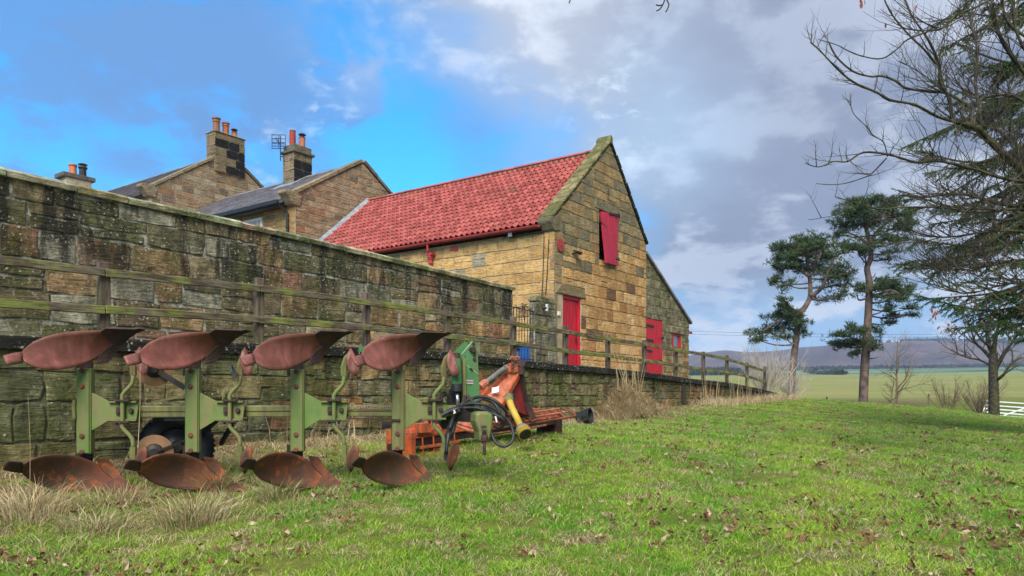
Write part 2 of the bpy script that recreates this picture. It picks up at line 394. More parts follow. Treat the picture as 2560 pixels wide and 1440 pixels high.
# ------------------------------------------------------------------ terrain: one sheet from here to the hills
CTRL = [(0, 0, .12), (-4, 1, .22), (5, 1, .14), (-9, -2, .2), (9, -3, .1), (-3.3, 4.5, .39), (0, 4.5, .40), (3.2, 4.5, .41), (0, -12, -.3),
        (-3.95, 6.8, .63), (-1.1, 7.1, .62), (-4.9, 7.05, .82), (-3.6, 8.7, .87), (-1.7, 11.4, .884), (.15, 14, .917), (2.0, 16.5, .965),
        (4.5, 19.7, 1.16), (10.2, 28, 1.33), (1.1, 9.5, .86), (2.9, 7.5, .63), (4.95, 7.5, .60), (5.5, 14, .86), (9.5, 14, .72),
        (11.5, 26, 1.205), (7.0, 22, 1.14), (13.8, 25, 1.03), (16.6, 24, .66), (19, 22, .36), (16, 36, .75), (25, 36, .25), (26.5, 42, .0), (32, 42, -.1),
        (20, 48, .72), (10, 48, .8), (12, 38, 1.05), (-20, 12, 1.0), (-30, 40, 1.2), (-5, 45, 1.3), (30, 10, -.2), (45, 30, -.3), (25, 60, .9), (60, 60, .8), (0, 60, 1.2), (-40, 0, .5), (40, -20, -.5)]
_c = np.array(CTRL, dtype=float)
def _phi(r): return np.sqrt(r * r + 4.0)
_Am = _phi(np.hypot(_c[:, None, 0] - _c[None, :, 0], _c[:, None, 1] - _c[None, :, 1]))
_n = len(_c); _P = np.c_[np.ones(_n), _c[:, :2]]
_S = np.block([[_Am + np.eye(_n) * -.02, _P], [_P.T, np.zeros((3, 3))]])
_w = np.linalg.solve(_S, np.r_[_c[:, 2], 0, 0, 0])
def near_h(x, y):
    x = np.asarray(x, float); y = np.asarray(y, float)
    r = np.hypot(x[..., None] - _c[:, 0], y[..., None] - _c[:, 1])
    return _phi(r) @ _w[:_n] + _w[_n] + _w[_n + 1] * x + _w[_n + 2] * y
def sst(x, a, b):
    t = np.clip((x - a) / (b - a), 0, 1); return t * t * (3 - 2 * t)
def hmap(x, y):
    x = np.asarray(x, float); y = np.asarray(y, float)
    r = np.hypot(x, y)
    nh = near_h(x, y) + .018 * np.sin(x * 2.3 + 1) * np.sin(y * 1.9) + .012 * np.sin(x * 5.1 + y * 3.3)
    yy = np.interp(r, [40, 60, 100, 200, 400, 800, 1300, 1700], [.8, .92, 1.55, 3.7, 10.5, 21, 41, 52])
    k = sst(r, 48, 80)
    h = nh * (1 - k) + yy * k
    az = np.degrees(np.arctan2(x, y))
    pk = np.interp(az, [-180, -60, 0, 12.5, 14, 15.7, 17.2, 18.5, 21.3, 23.9, 27.7, 31.2, 34.7, 60, 180], [60, 90, 100, 112, 122, 131, 127, 126, 136, 141, 147, 142, 134, 120, 60])
    wv = 7 * np.sin(az * .9) + 3 * np.sin(az * 2.7 + 1) + 1.2 * np.sin(az * 9.1) + .7 * np.sin(az * 23)
    h = h + (pk + wv * .10 - 52) * sst(r + wv * 9 * sst(r, 1300, 1500) * (1 - sst(r, 2000, 2300)), 1480, 2350)
    return h
az = np.radians(np.r_[np.linspace(-180, -46, 24)[:-1], np.linspace(-46, 46, 210), np.linspace(46, 180, 24)[1:-1]])
rr = np.r_[0.3, np.geomspace(1.2, 60, 110), np.geomspace(64, 4200, 80)]
Rg, Ag = np.meshgrid(rr, az, indexing='ij')
X = Rg * np.sin(Ag); Y = Rg * np.cos(Ag); Z = hmap(X, Y)
vs = np.c_[X.ravel(), Y.ravel(), Z.ravel()].tolist(); na, nr = len(az), len(rr)
mb = MB(); mb.v = [tuple(v) for v in vs]
mb.f = [(i * na + j, i * na + (j + 1) % na, (i + 1) * na + (j + 1) % na, (i + 1) * na + j) for i in range(nr - 1) for j in range(na)]
mb.f.append(tuple(range(na))[::-1])
g = mb.build('ground', M['ground'], smooth=True, fix=False); g['kind'] = 'structure'
def gz(x, y): return float(hmap(x, y))

# ------------------------------------------------------------------ retaining wall line (heights read along the wall)
BF = 8.0
_cp = [PB(x, y, BF) for x, y in [(-260, 824), (0, 839), (290, 850), (632, 859), (907, 870), (1129, 880), (1192, 890), (1306, 901), (1360, 908), (1451, 915), (1606, 930), (1711, 945.5), (1829, 958), (1897, 972), (1946, 984)]]
_ca = [p[0] for p in _cp]; _cz = [p[1] for p in _cp]
_ca = [-6] + _ca + [29.2]; _cz = [_cz[0]] + _cz + [_cz[-1] - .1]
def ctop(a): return float(np.interp(a, _ca, _cz))
mb = MB()
As = [-6] + list(np.linspace(0, 28.6, 40))
for a0, a1 in zip(As[:-1], As[1:]):
    mb.add([W(a0, 8.3, ctop(a0) - .03), W(a1, 8.3, ctop(a1) - .03), W(a1, 60, ctop(a1) - .03), W(a0, 60, ctop(a0) - .03)], [(0, 1, 2, 3)])
mb.add([W(28.6, 8.3, ctop(28.6) - .03), W(31, 8.3, .6), W(33, 60, .6), W(28.6, 60, ctop(28.6) - .03)], [(0, 1, 2, 3)])
mb.add([W(28.6, 8.3, ctop(28.6) - .03), W(28.6, 8.3, 0), W(31, 8.3, .6)], [(0, 1, 2)])
o = mb.build('terrace', M['terrace'], fix=False); o['kind'] = 'structure'

# ------------------------------------------------------------------ stonework
def clip(poly, cl):
    """convex polygon cut by a convex counter-clockwise polygon"""
    out = poly
    for i in range(len(cl)):
        (x1, y1), (x2, y2) = cl[i], cl[(i + 1) % len(cl)]
        inp, out = out, []
        for j in range(len(inp)):
            p, q = inp[j], inp[(j + 1) % len(inp)]
            sp = (x2 - x1) * (p[1] - y1) - (y2 - y1) * (p[0] - x1); sq = (x2 - x1) * (q[1] - y1) - (y2 - y1) * (q[0] - x1)
            if sp >= 0: out.append(p)
            if (sp >= 0) != (sq >= 0):
                k = sp / (sp - sq); out.append((p[0] + (q[0] - p[0]) * k, p[1] + (q[1] - p[1]) * k))
        if len(out) < 3: return []
    return out
def area(p): return abs(sum(p[i][0] * p[(i + 1) % len(p)][1] - p[(i + 1) % len(p)][0] * p[i][1] for i in range(len(p)))) / 2
def minus(rect, op):
    x0, x1, y0, y1 = rect; a0, a1, b0, b1 = op
    if x1 <= a0 or x0 >= a1 or y1 <= b0 or y0 >= b1: return [rect]
    out = []
    if x0 < a0: out.append((x0, a0, y0, y1))
    if x1 > a1: out.append((a1, x1, y0, y1))
    xm0, xm1 = max(x0, a0), min(x1, a1)
    if y0 < b0: out.append((xm0, xm1, y0, b0))
    if y1 > b1: out.append((xm0, xm1, b1, y1))
    return out
def stone_mesh(poly, fn, prot, jit, bev, r):
    cx = sum(p[0] for p in poly) / len(poly); cy = sum(p[1] for p in poly) / len(poly)
    ring = []
    for i in range(len(poly)):
        p, q = poly[i], poly[(i + 1) % len(poly)]
        k = .10
        ring.append((p[0] + (cx - p[0]) * .03 + r.uniform(-jit, jit), p[1] + (cy - p[1]) * .05 + r.uniform(-jit, jit)))
        if math.hypot(q[0] - p[0], q[1] - p[1]) > .12:
            t = r.uniform(.35, .65); ring.append((p[0] + (q[0] - p[0]) * t + r.uniform(-jit, jit), p[1] + (q[1] - p[1]) * t + r.uniform(-jit, jit)))
    n = len(ring); inn = []
    for x, y in ring:
        d = math.hypot(cx - x, cy - y) or 1; s = min(bev, d * .45)
        inn.append((x + (cx - x) / d * s, y + (cy - y) / d * s))
    vs = [fn(x, y, -.06) for x, y in ring] + [fn(x, y, prot * .7) for x, y in ring] + [fn(x, y, prot + r.uniform(-.3, .3) * prot) for x, y in inn] + [fn(cx, cy, prot * r.uniform(.9, 1.25))]
    fs = []
    for i in range(n):
        j = (i + 1) % n
        fs += [(i, j, n + j, n + i), (n + i, n + j, 2 * n + j, 2 * n + i), (2 * n + i, 2 * n + j, 3 * n)]
    return vs, fs
def masonry(parent, fn, poly, hts, wds, pal, mat, opens=(), gap=.018, prot=.022, jit=.008, bev=.018, seed=1, z0=None, cap=300, split=.12, flush=(), name='stone', minarea=.006):
    """coursed rubble: every stone a child of parent. poly is ccw in (p, z); fn(p, z, d) gives the world point, d out of the wall"""
    r = random.Random(seed); off = wloc(parent)
    zs = [p[1] for p in poly]; xs = [p[0] for p in poly]
    z = min(zs) if z0 is None else z0; cnt = 0; rects = []
    while z < max(zs):
        h = r.uniform(*hts); x = min(xs) - r.uniform(0, wds[1])
        while x < max(xs):
            wd = r.uniform(*wds)
            if r.random() < split:
                k = r.uniform(.4, .6); rects += [(x, x + wd, z, z + h * k), (x, x + wd, z + h * k, z + h)]
            elif r.random() < split * .6: rects += [(x, x + wd * .5, z, z + h), (x + wd * .5, x + wd, z, z + h)]
            else: rects.append((x, x + wd, z, z + h))
            x += wd
        z += h
    for op in opens: rects = [q for rc in rects for q in minus(rc, op)]
    fin = []
    for (x0, x1, y0, y1) in rects:
        if x1 - x0 < .05 or y1 - y0 < .04: continue
        pl = clip([(x0 + gap / 2, y0 + gap / 2), (x1 - gap / 2, y0 + gap / 2), (x1 - gap / 2, y1 - gap / 2), (x0 + gap / 2, y1 - gap / 2)], poly)
        if len(pl) >= 3 and area(pl) > minarea: fin.append(pl)
    extra = MB()
    for i, pl in enumerate(fin):
        col = pal(r, sum(p[0] for p in pl) / len(pl), sum(p[1] for p in pl) / len(pl))
        vs, fs = stone_mesh(pl, fn, prot, jit, bev, r)
        me = bpy.data.meshes.new(name); me.from_pydata([tuple(Vector(v) - off) for v in vs], [], fs)
        me.materials.append(mat)
        o = link(name, me, parent); o.color = (*col, 1); cnt += 1
    return cnt
def core(mb, poly, fn, opens, d0=0, d1=-.35):
    xs = sorted({min(p[0] for p in poly), max(p[0] for p in poly), *[v for o in opens for v in o[:2]]}); zl, zh = min(p[1] for p in poly) - .01, max(p[1] for p in poly) + .01
    for x0, x1 in zip(xs[:-1], xs[1:]):
        cut = sorted([(o[2], o[3]) for o in opens if o[0] < (x0 + x1) / 2 < o[1]]); z = zl
        for c0, c1 in cut + [(zh, zh)]:
            if c0 > z:
                pl = clip([(x0, z), (x1, z), (x1, c0), (x0, c0)], poly)
                if len(pl) >= 3 and area(pl) > 1e-4: mb.prism(pl, fn, d0, d1)
            z = c1
def pal_of(cols, wts=None, var=.18):
    def f(r, p, z):
        c = r.choices(cols, wts)[0]; k = 1 + r.uniform(-var, var); t = r.uniform(-.06, .06)
        return (c[0] * k * (1 + t), c[1] * k, c[2] * k * (1 - t))
    return f

fb = lambda b0: (lambda a, z, d: W(a, b0 - d, z))     # wall facing the lawn
fa = lambda a0: (lambda b, z, d: W(a0 - d, b, z))     # wall facing left, towards the camera

# retaining wall
rw = thing('retaining_wall', 'long low retaining wall of mossy stone blocks under a black coping, behind the plough', 'wall', W(1, BF, .5))
fR = fb(BF); mb = MB()
for a0, a1 in zip(As[:-1], As[1:]):
    mb.prism([(a0, -.6), (a1, -.6), (a1, ctop(a1) - .14), (a0, ctop(a0) - .14)], fR, -.012, -.32)
core_o = mb.build('wall_core', M['mo_ret'], rw)
def pal_ret(r, a, z):
    if a < 6.5: c = r.choices([(.19, .205, .11), (.26, .23, .12), (.13, .145, .085), (.26, .14, .085)], [5, 3, 3, .6])[0]
    elif a < 11: c = r.choices([(.33, .25, .13), (.26, .25, .16), (.40, .21, .09), (.21, .22, .14)], [3, 4, 1.6, 3])[0]
    elif a < 17: c = r.choices([(.25, .235, .13), (.20, .22, .09), (.18, .12, .08), (.31, .27, .15)], [3, 3, 1.2, 3])[0]
    else: c = r.choices([(.27, .19, .09), (.20, .18, .10), (.34, .18, .06), (.15, .13, .08)], [3, 3, 1.2, 2])[0]
    k = r.uniform(.8, 1.2); return (c[0] * k, c[1] * k, c[2] * k)
tot = 0
for i, (a0, a1, wd, ht) in enumerate([(1.2, 6.6, (.35, .80), (.24, .42)), (6.6, 14.5, (.22, .48), (.16, .28)), (14.5, 21.5, (.22, .46), (.18, .30)), (21.5, 27.6, (.22, .5), (.20, .32))]):
    pts = [(a, ctop(a) - .145) for a in np.linspace(a1, a0, 2)]
    tot += masonry(rw, fR, [(a0, .30 if i == 0 else .6), (a1, .6 if a1 < 20 else .9)] + pts, ht, wd, pal_ret, M['st_ret'], seed=20 + i, gap=.020, jit=.018, bev=.014, prot=.012, split=.26, z0=.35 if i < 2 else .62)
mb = MB()
a = 1.0; k = 0
while a < 28.6:
    l = rng.uniform(.75, 1.15); a1 = min(a + l, 28.7); t0, t1 = ctop(a), ctop(a1); e = rng.uniform(.0, .012)
    cb = MB(); q = .006
    vs = [W(aa, b, z) for aa, t in ((a + q, t0), (a1 - q, t1)) for b, z in ((7.93 - e, t - .135), (7.93 - e, t - .012), (7.945 - e, t + e), (8.32, t + e), (8.32, t - .135))]
    cb.add(vs, [(0, 1, 2, 3, 4), (5, 9, 8, 7, 6)] + [(i, 5 + i, 5 + (i + 1) % 5, (i + 1) % 5) for i in range(5)])
    o = cb.build('coping_stone', M['coping'], rw, color=tuple(v * rng.uniform(.8, 1.3) for v in (.035, .036, .034))); bevel(o, .012)
    a = a1
# drain pipe through the retaining wall
pa, pz = PB(1705, 960, 7.97)
mb = MB(); mb.tube([W(pa, 7.93, pz), W(pa, 7.93, pz - .62)], .045, 8); mb.build('drain_pipe', M['black_plastic'], rw)

# high garden wall
BW = 10.2; fW = fb(BW)
wt = [PB(x, y, BW) for x, y in [(0, 437), (300, 505), (640, 577), (985, 656), (1281, 726)]]
def wtop(a): return float(np.interp(a, [-4] + [p[0] for p in wt], [wt[0][1] + .02] + [p[1] for p in wt]))
AE = PB(1281, 726, BW)[0]
hw = thing('garden_wall', 'tall old stone wall with black staining and white lichen, behind the timber fence', 'wall', W(3, BW, 1.9))
poly = [(1.0, 1.7), (AE, 1.7), (AE, wtop(AE))] + [(a, wtop(a)) for a in (12, 9, 6.5, 4)] + [(1.0, wtop(1))]
mb = MB(); core(mb, poly, fW, [], -.004, -.40); mb.build('wall_core', M['mo_wall'], hw)
def pal_w(r, a, z):
    c = r.choices([(.22, .185, .115), (.155, .15, .095), (.34, .245, .135), (.38, .38, .30), (.23, .135, .09)], [4, 3, 2, 2.4, 1.3])[0]
    if a > 8 and z < 3.1: c = (c[0] * 1.25, c[1] * 1.15, c[2])
    k = r.uniform(.75, 1.2); return (c[0] * k, c[1] * k, c[2] * k)
tot = masonry(hw, fW, poly, (.29, .46), (.40, 1.0), pal_w, M['st_wall'], seed=5, gap=.026, jit=.018, bev=.012, prot=.012, split=.2)
a = .9
while a < AE + .02:
    a1 = min(a + rng.uniform(.55, .95), AE + .04)
    if AE + .04 - a1 < .3: a1 = AE + .04
    t0, t1 = wtop(a), wtop(a1); q = .006; e = rng.uniform(-.008, .012); cb = MB()
    sec = [(BW - .06 - e, -.01), (BW - .075 - e, .055), (BW + .0, .10 + e), (BW + .2, .13 + e), (BW + .45, .05), (BW + .45, 0)]
    n = len(sec)
    cb.add([W(aa, b, t + z + rng.uniform(-.006, .006)) for aa, t in ((a + q, t0), (a1 - q, t1)) for b, z in sec], [tuple(range(n)), tuple(range(2 * n - 1, n - 1, -1))] + [(i, n + i, n + (i + 1) % n, (i + 1) % n) for i in range(n)])
    cb.build('coping_stone', M['coping_moss'], hw, color=tuple(v * rng.uniform(.85, 1.2) for v in (.44, .44, .28)))
    a = a1

# stone gate pillar
pr = thing('gate_pillar', 'short grey stone gate pillar with a rounded mossy top beside the tall red door', 'pillar', W(15.7, BW, 1.9))
pl0 = PB(1337, 745, BW); pl1 = PB(1389, 745, BW); zt = pl0[1]
mb = MB(); poly = [(pl0[0], 1.9), (pl1[0], 1.9), (pl1[0], zt - .05), (pl0[0] + .06, zt - .05), (pl0[0], zt - .12)]
mb.prism(poly, fW, -.004, -.16); mb.build('pillar_core', M['mo_wall'], pr)
masonry(pr, fW, poly, (.3, .48), (.45, .8), pal_of([(.22, .215, .165), (.17, .17, .12)]), M['st_lean'], seed=9, gap=.02)
masonry(pr, fa(pl0[0]), [(BW + .01, 1.9), (BW + .16, 1.9), (BW + .16, zt - .1), (BW + .01, zt - .1)], (.3, .48), (.4, .5), pal_of([(.22, .215, .165)]), M['st_lean'], seed=10, gap=.02)
mb = MB(); am = (pl0[0] + pl1[0]) / 2; hwid = (pl1[0] - pl0[0]) / 2 + .02
pts = [(-1, -.08), (-1.02, 0), (-.8, .07), (-.3, .085), (.2, .06), (.9, .05), (1.0, -.02), (1, -.08)]
mb.prism([(am + x * hwid, zt + z) for x, z in pts], fW, .03, -.19); bevel(mb.build('cap_stone', M['coping_moss'], pr, color=(.24, .23, .15)), .02)

# ------------------------------------------------------------------ barn
BG = 10.6; AL = 16.8; BB = 21.1
fG = fb(BG); fS = fa(AL)
kL = PB(1385, 545, BG); apx = PB(1525, 352, BG); kR = PB(1617, 612, BG); aR = PB(1615, 800, BG)[0]
zE = kL[1]; zR = kR[1]; AP = apx[0]; ZA = apx[1]
barn = thing('barn', 'stone barn with a red pantile roof, red doors and a steep end gable', 'barn', W(AL, BG, 2))
gpoly = [(AL, 1.95), (aR, 1.95), (aR, zR - .05), (AP, ZA - .12), (AL, zE - .03)]
def op_of(x0, y0, x1, y1, b): 
    p = PB(x0, y0, b); q = PB(x1, y1, b); return (p[0], q[0], min(p[1], q[1]), max(p[1], q[1]))
d1 = PB(1393, 733, BG), PB(1453, 746, BG)
door1 = (d1[0][0], d1[1][0], 1.9, (d1[0][1] + d1[1][1]) / 2)
h0 = PB(1498, 523, BG); h1 = PB(1542, 650, BG)
hatch = (h0[0], h1[0], PB(1498, 648, BG)[1], h0[1])
gopen = [door1, hatch]
mb = MB(); core(mb, gpoly, fG, gopen, -.012, -.45); gw = mb.build('gable_wall', M['mo_barn'], barn)
def pal_g(r, a, z):
    t = z - 5.6 + r.uniform(-.6, .6) - (a - 19) * .12
    if t > 0 or a < AL + .45: c = r.choices([(.29, .24, .14), (.38, .27, .135), (.21, .19, .13)], [3, 2, 2])[0]
    else: c = r.choices([(.60, .375, .165), (.52, .32, .14), (.43, .235, .10), (.22, .13, .08), (.64, .44, .22)], [4, 4, 1.6, .8, 2.4])[0]
    k = r.uniform(.85, 1.15); return (c[0] * k, c[1] * k, c[2] * k)
lint = (door1[0] - .12, door1[1] + .22, door1[3], door1[3] + .28); hl = (hatch[0] - .25, hatch[1] + .2, hatch[3], hatch[3] + .3)
n_g = masonry(gw, fG, gpoly, (.25, .36), (.32, .68), pal_g, M['st_gable'], opens=gopen + [lint, hl], seed=31, gap=.020, prot=.009, bev=.008, jit=.010, split=.07)
mb = MB(); mb.prism([(lint[0], lint[2]), (lint[1], lint[2]), (lint[1] - .05, lint[3] - .03), (lint[0] + .3, lint[3])], fG, .03, -.3)
bevel(mb.build('lintel', M['st_gable'], barn, color=(.27, .21, .12)), .02)
mb = MB(); mb.prism([(hl[0], hl[2]), (hl[1], hl[2]), (hl[1], hl[3]), (hl[0], hl[3])], fG, .02, -.3)
bevel(mb.build('lintel', M['st_gable'], barn, color=(.22, .20, .13)), .015)
mb = MB(); mb.prism([(AL - .0, 1.95), (door1[0] - .005, 1.95), (door1[0] - .005, door1[3]), (AL - .0, door1[3])], fG, .012, -.3)
bevel(mb.build('door_jamb', M['st_gable'], barn, color=(.27, .235, .16)), .012)
# left long wall, facing the camera
zEv = PA(1385, 560, AL)[1]
spoly = [(BG + .0, 1.95), (BB, 1.95), (BB, zEv), (BG, zEv)]
mb = MB(); core(mb, spoly, fS, [], -.012, -.45); sw = mb.build('side_wall', M['mo_barn'], barn)
def pal_s(r, b, z):
    c = r.choices([(.64, .42, .175), (.58, .375, .155), (.51, .31, .125), (.37, .235, .115), (.34, .30, .21)], [4, 4, 2.5, 1, .5])[0]
    k = r.uniform(.85, 1.12); return (c[0] * k, c[1] * k, c[2] * k)
n_s = masonry(sw, fS, [(BG, 2.6), (20.0, 4.1), (20.0, zEv), (BG, zEv)], (.26, .37), (.42, .85), pal_s, M['st_barn'], seed=33, gap=.022, prot=.008, bev=.008, jit=.012, split=.08)
# red brick patch, corner quoins read from the stone courses
bk = PA(1136, 622, AL)
mb = MB(); mb.prism([(bk[0] - .16, bk[1] - .07), (bk[0] + .16, bk[1] - .05), (bk[0] + .12, bk[1] + .07), (bk[0] - .13, bk[1] + .05)], fS, .035, -.02); mb.build('brick_patch', M['red_dull'], barn)

# roof: slab, pantiles, ridge
RS = Vector((AP - .0, 0, 0)); zRid = PA(1483, 383, AP)[1]
eA = AL - .22; eZ = zEv - .02
sl = math.hypot(AP - eA, zRid - eZ); ca, sa = (AP - eA) / sl, (zRid - eZ) / sl
def RF(s, b, h): return W(eA + ca * s - sa * h, b, eZ + sa * s + ca * h)      # up the slope, along, off the slope
mb = MB(); vs = [RF(s, b, h) for b in (BG + .30, BB) for s, h in ((.02, -.05), (sl, -.05), (sl, -.12), (.02, -.12))]
mb.add(vs, [(0, 1, 2, 3), (4, 7, 6, 5), (0, 4, 5, 1), (3, 2, 6, 7), (0, 3, 7, 4), (1, 5, 6, 2)])
# far slope
fz = zR - .25
vs = [W(AP, b, zRid) for b in (BG + .3, BB)] + [W(aR + .1, b, fz) for b in (BB, BG + .3)]
mb.add(vs + [v - Vector((0, 0, .08)) for v in vs], [(0, 1, 2, 3), (7, 6, 5, 4), (0, 3, 7, 4), (1, 5, 6, 2), (2, 6, 7, 3)])
roof = mb.build('roof', simple_mat('roof_underlay', (.06, .03, .025), (.10, .05, .04), 4), barn)
gauge = .272; pitch = .2; nrow = int((sl - .05) / gauge); b_hi = BB - .28
ncol = int((b_hi - BG - .36) / pitch)
def tile_mesh():
    K = 7; prof = []
    for i in range(K):
        x = i / (K - 1) * (pitch + .035)
        u = x / pitch
        prof.append((x, .040 * math.sin(2 * math.pi * (u - .02)) + (.012 if u > 1 else 0)))
    mbt = MB(); L_ = gauge + .045
    top0 = [(0, -x, h + .060) for x, h in prof]; top1 = [(L_, -x, h + .008) for x, h in prof]; bot0 = [(0, -x, h + .046) for x, h in prof]
    mbt.v = top0 + top1 + bot0
    for i in range(K - 1):
        mbt.f.append((i, i + 1, K + i + 1, K + i)); mbt.f.append((2 * K + i, 2 * K + i + 1, i + 1, i))
    mbt.f += [(2 * K - 1, K - 1, 3 * K - 1), (0, K, 2 * K)]
    return mbt
tm = tile_mesh()
basis = Matrix(((ca * U.x, -V.x, -sa * U.x), (ca * U.y, -V.y, -sa * U.y), (sa, 0, ca)))   # columns: up-slope, -along, normal -> local axes
bx = (U * ca + Vector((0, 0, sa))); bz = (U * -sa + Vector((0, 0, ca))); by = -V
def tile_pt(p, o): return o + bx * p[0] + V * (-p[1]) + bz * p[2]
orig = wloc(barn)
shared = bpy.data.meshes.new('pantile')
shared.from_pydata([tuple(bx * p[0] + V * (-p[1]) + bz * p[2]) for p in tm.v], [], tm.f)
shared.polygons.foreach_set('use_smooth', [True] * len(shared.polygons)); shared.materials.append(M['tile'])
cells = []
for i in range(nrow):
    for j in range(ncol):
        s = .03 + i * gauge; b = BG + .36 + j * pitch
        o = RF(s + rng.uniform(-.006, .006), b + rng.uniform(-.003, .003), rng.uniform(-.002, .006))
        cells.append(((o - Vector((0, 0, EYE))).length, o, (i, j)))
gone = {(4, 26), (3, 45)}
cells.sort(key=lambda c: c[0])
rest = MB()
for k, (dd, o, ij) in enumerate(cells):
    if ij in gone: continue
    if k < 300:
        t_ = link('pantile', shared, roof, tuple(o - orig))
    else: rest.add([tile_pt(p, o) for p in tm.v], tm.f)
rest.build('pantiles', M['tile'], roof, smooth=True, fix=False, kind='stuff')
# ridge tiles
b = BG + .34
while b < BB + .05:
    b1 = b + .45; mb = MB(); K = 6
    sec = [(.13 * math.cos(math.pi * i / K), .085 * math.sin(math.pi * i / K)) for i in range(K + 1)]
    mb.add([W(AP + x, bb, zRid + z + .01 + lift) for bb, lift in ((b, .0), (b1 - .01, .006)) for x, z in sec], [(i, i + 1, K + 2 + i, K + 1 + i) for i in range(K)] + [tuple(range(K, -1, -1)), tuple(range(K + 1, 2 * K + 2))])
    mb.build('ridge_tile', M['tile'], roof); b = b1
# mortar bed below the ridge
mb = MB(); mb.bar(W(AP - .13, BG + .34, zRid - .06), W(AP - .13, BB, zRid - .06), .05, .07); mb.build('ridge_bedding', simple_mat('ridge_bedding', (.07, .05, .03), (.13, .09, .05), 9), roof)
# gable coping stones, left and right slopes, kneelers
def slope_coping(p0, p1, n, w0, mat, col, name='coping_stone', over=.05, th=.075, parent=barn, b0=BG, width=.40):
    for i in range(n):
        t0, t1 = i / n, (i + 1) / n - .006
        A0 = (p0[0] + (p1[0] - p0[0]) * t0, p0[1] + (p1[1] - p0[1]) * t0); A1 = (p0[0] + (p1[0] - p0[0]) * t1, p0[1] + (p1[1] - p0[1]) * t1)
        dx_, dz_ = p1[0] - p0[0], p1[1] - p0[1]; L_ = math.hypot(dx_, dz_); nx, nz = -dz_ / L_, dx_ / L_
        if nz < 0: nx, nz = -nx, -nz
        e = rng.uniform(-.006, .008)
        q = [A0, A1, (A1[0] + nx * (th + e), A1[1] + nz * (th + e)), (A0[0] + nx * (th + e), A0[1] + nz * (th + e))]
        mb = MB(); mb.prism(q, fb(b0), over + e, -width); k = rng.uniform(.85, 1.15)
        bevel(mb.build(name, mat, parent, color=tuple(c * k for c in col)), .015)
kL2 = (AL - .10, zE); slope_coping(kL2, (AP, ZA - .03), 6, 0, M['coping_moss'], (.27, .235, .12))
slope_coping((aR + .08, zR), (AP, ZA - .03), 8, 0, M['coping'], (.06, .06, .05), th=.09, over=.04)
mb = MB(); mb.prism([(AP - .13, ZA - .10), (AP + .10, ZA - .10), (AP + .07, ZA + .12), (AP - .02, ZA + .17), (AP - .12, ZA + .06)], fG, .06, -.42)
bevel(mb.build('apex_stone', M['coping_moss'], barn, color=(.3, .28, .15)), .02)
mb = MB(); mb.prism([(AL - .22, zE - .12), (AL - .08, zE - .30), (AL + .02, zE - .36), (AL + .28, zE - .28), (AL + .24, zE + .12), (AL - .10, zE + .04), (AL - .22, zE + .01)], fG, .035, -.40)
bevel(mb.build('kneeler', M['st_gable'], barn, color=(.20, .18, .11)), .02)
# gutter, fascia, downpipe with hopper
gb0, gb1 = BG + .33, 19.9
mb = MB(); mb.bar(W(AL - .06, gb0, zEv - .09), W(AL - .06, gb1, zEv - .09), .10, .10); mb.build('fascia', M['void'], barn)
mb = MB(); K = 6
for b0_, b1_ in [(gb0, gb1)]:
    sec = [(-.062 * math.cos(math.pi * i / K), -.062 * math.sin(math.pi * i / K)) for i in range(K + 1)]; sec2 = [(x * .86, z * .86 + .0) for x, z in sec][::-1]; sc_ = sec + sec2; n = len(sc_)
    mb.add([W(eA - .045 + x, bb, eZ - .005 + z) for bb in (b0_, b1_) for x, z in sc_], [tuple(range(n)), tuple(range(2 * n - 1, n - 1, -1))] + [(i, n + i, n + (i + 1) % n, (i + 1) % n) for i in range(n)])
mb.build('gutter', M['red_dull'], barn)
db = PA(1077, 640, AL - .1)[0]
mb = MB(); zz = eZ - .04
mb.tube([W(eA - .04, db, zz), W(eA - .02, db, zz - .22), W(AL - .10, db, zz - .26)], .035, 8)
mb.tube([W(AL - .10, db, zz - .3), W(AL - .10, db, 2.0)], .042, 10)
for z in (zz - .95, zz - 1.5): mb.tube([W(AL - .10, db, z), W(AL - .10, db, z - .05)], .052, 10)
mb.build('downpipe', M['red_dull'], barn)
mb = MB()
mb.box(W(AL - .12, db, zz - .30), U * .09, V * .12, (0, 0, .035))
mb.lathe(W(AL - .11, db, zz - .60), (0, 0, 1), [(.048, 0), (.065, .03), (.065, .10), (.05, .11), (.095, .21), (.095, .27)], 10); mb.build('rain_hopper', M['red_dull'], barn)
# lead flashing against the house, raked with the roof
mb = MB(); vs = [RF(s, b, h) for s in (.0, sl + .05) for b, h in ((BB - .30, .055), (BB - .03, .13), (BB - .03, .10), (BB - .30, .03))]
mb.add(vs, [(0, 1, 2, 3), (4, 7, 6, 5), (0, 4, 5, 1), (1, 5, 6, 2), (2, 6, 7, 3), (3, 7, 4, 0)]); mb.build('lead_flashing', M['lead'], barn)

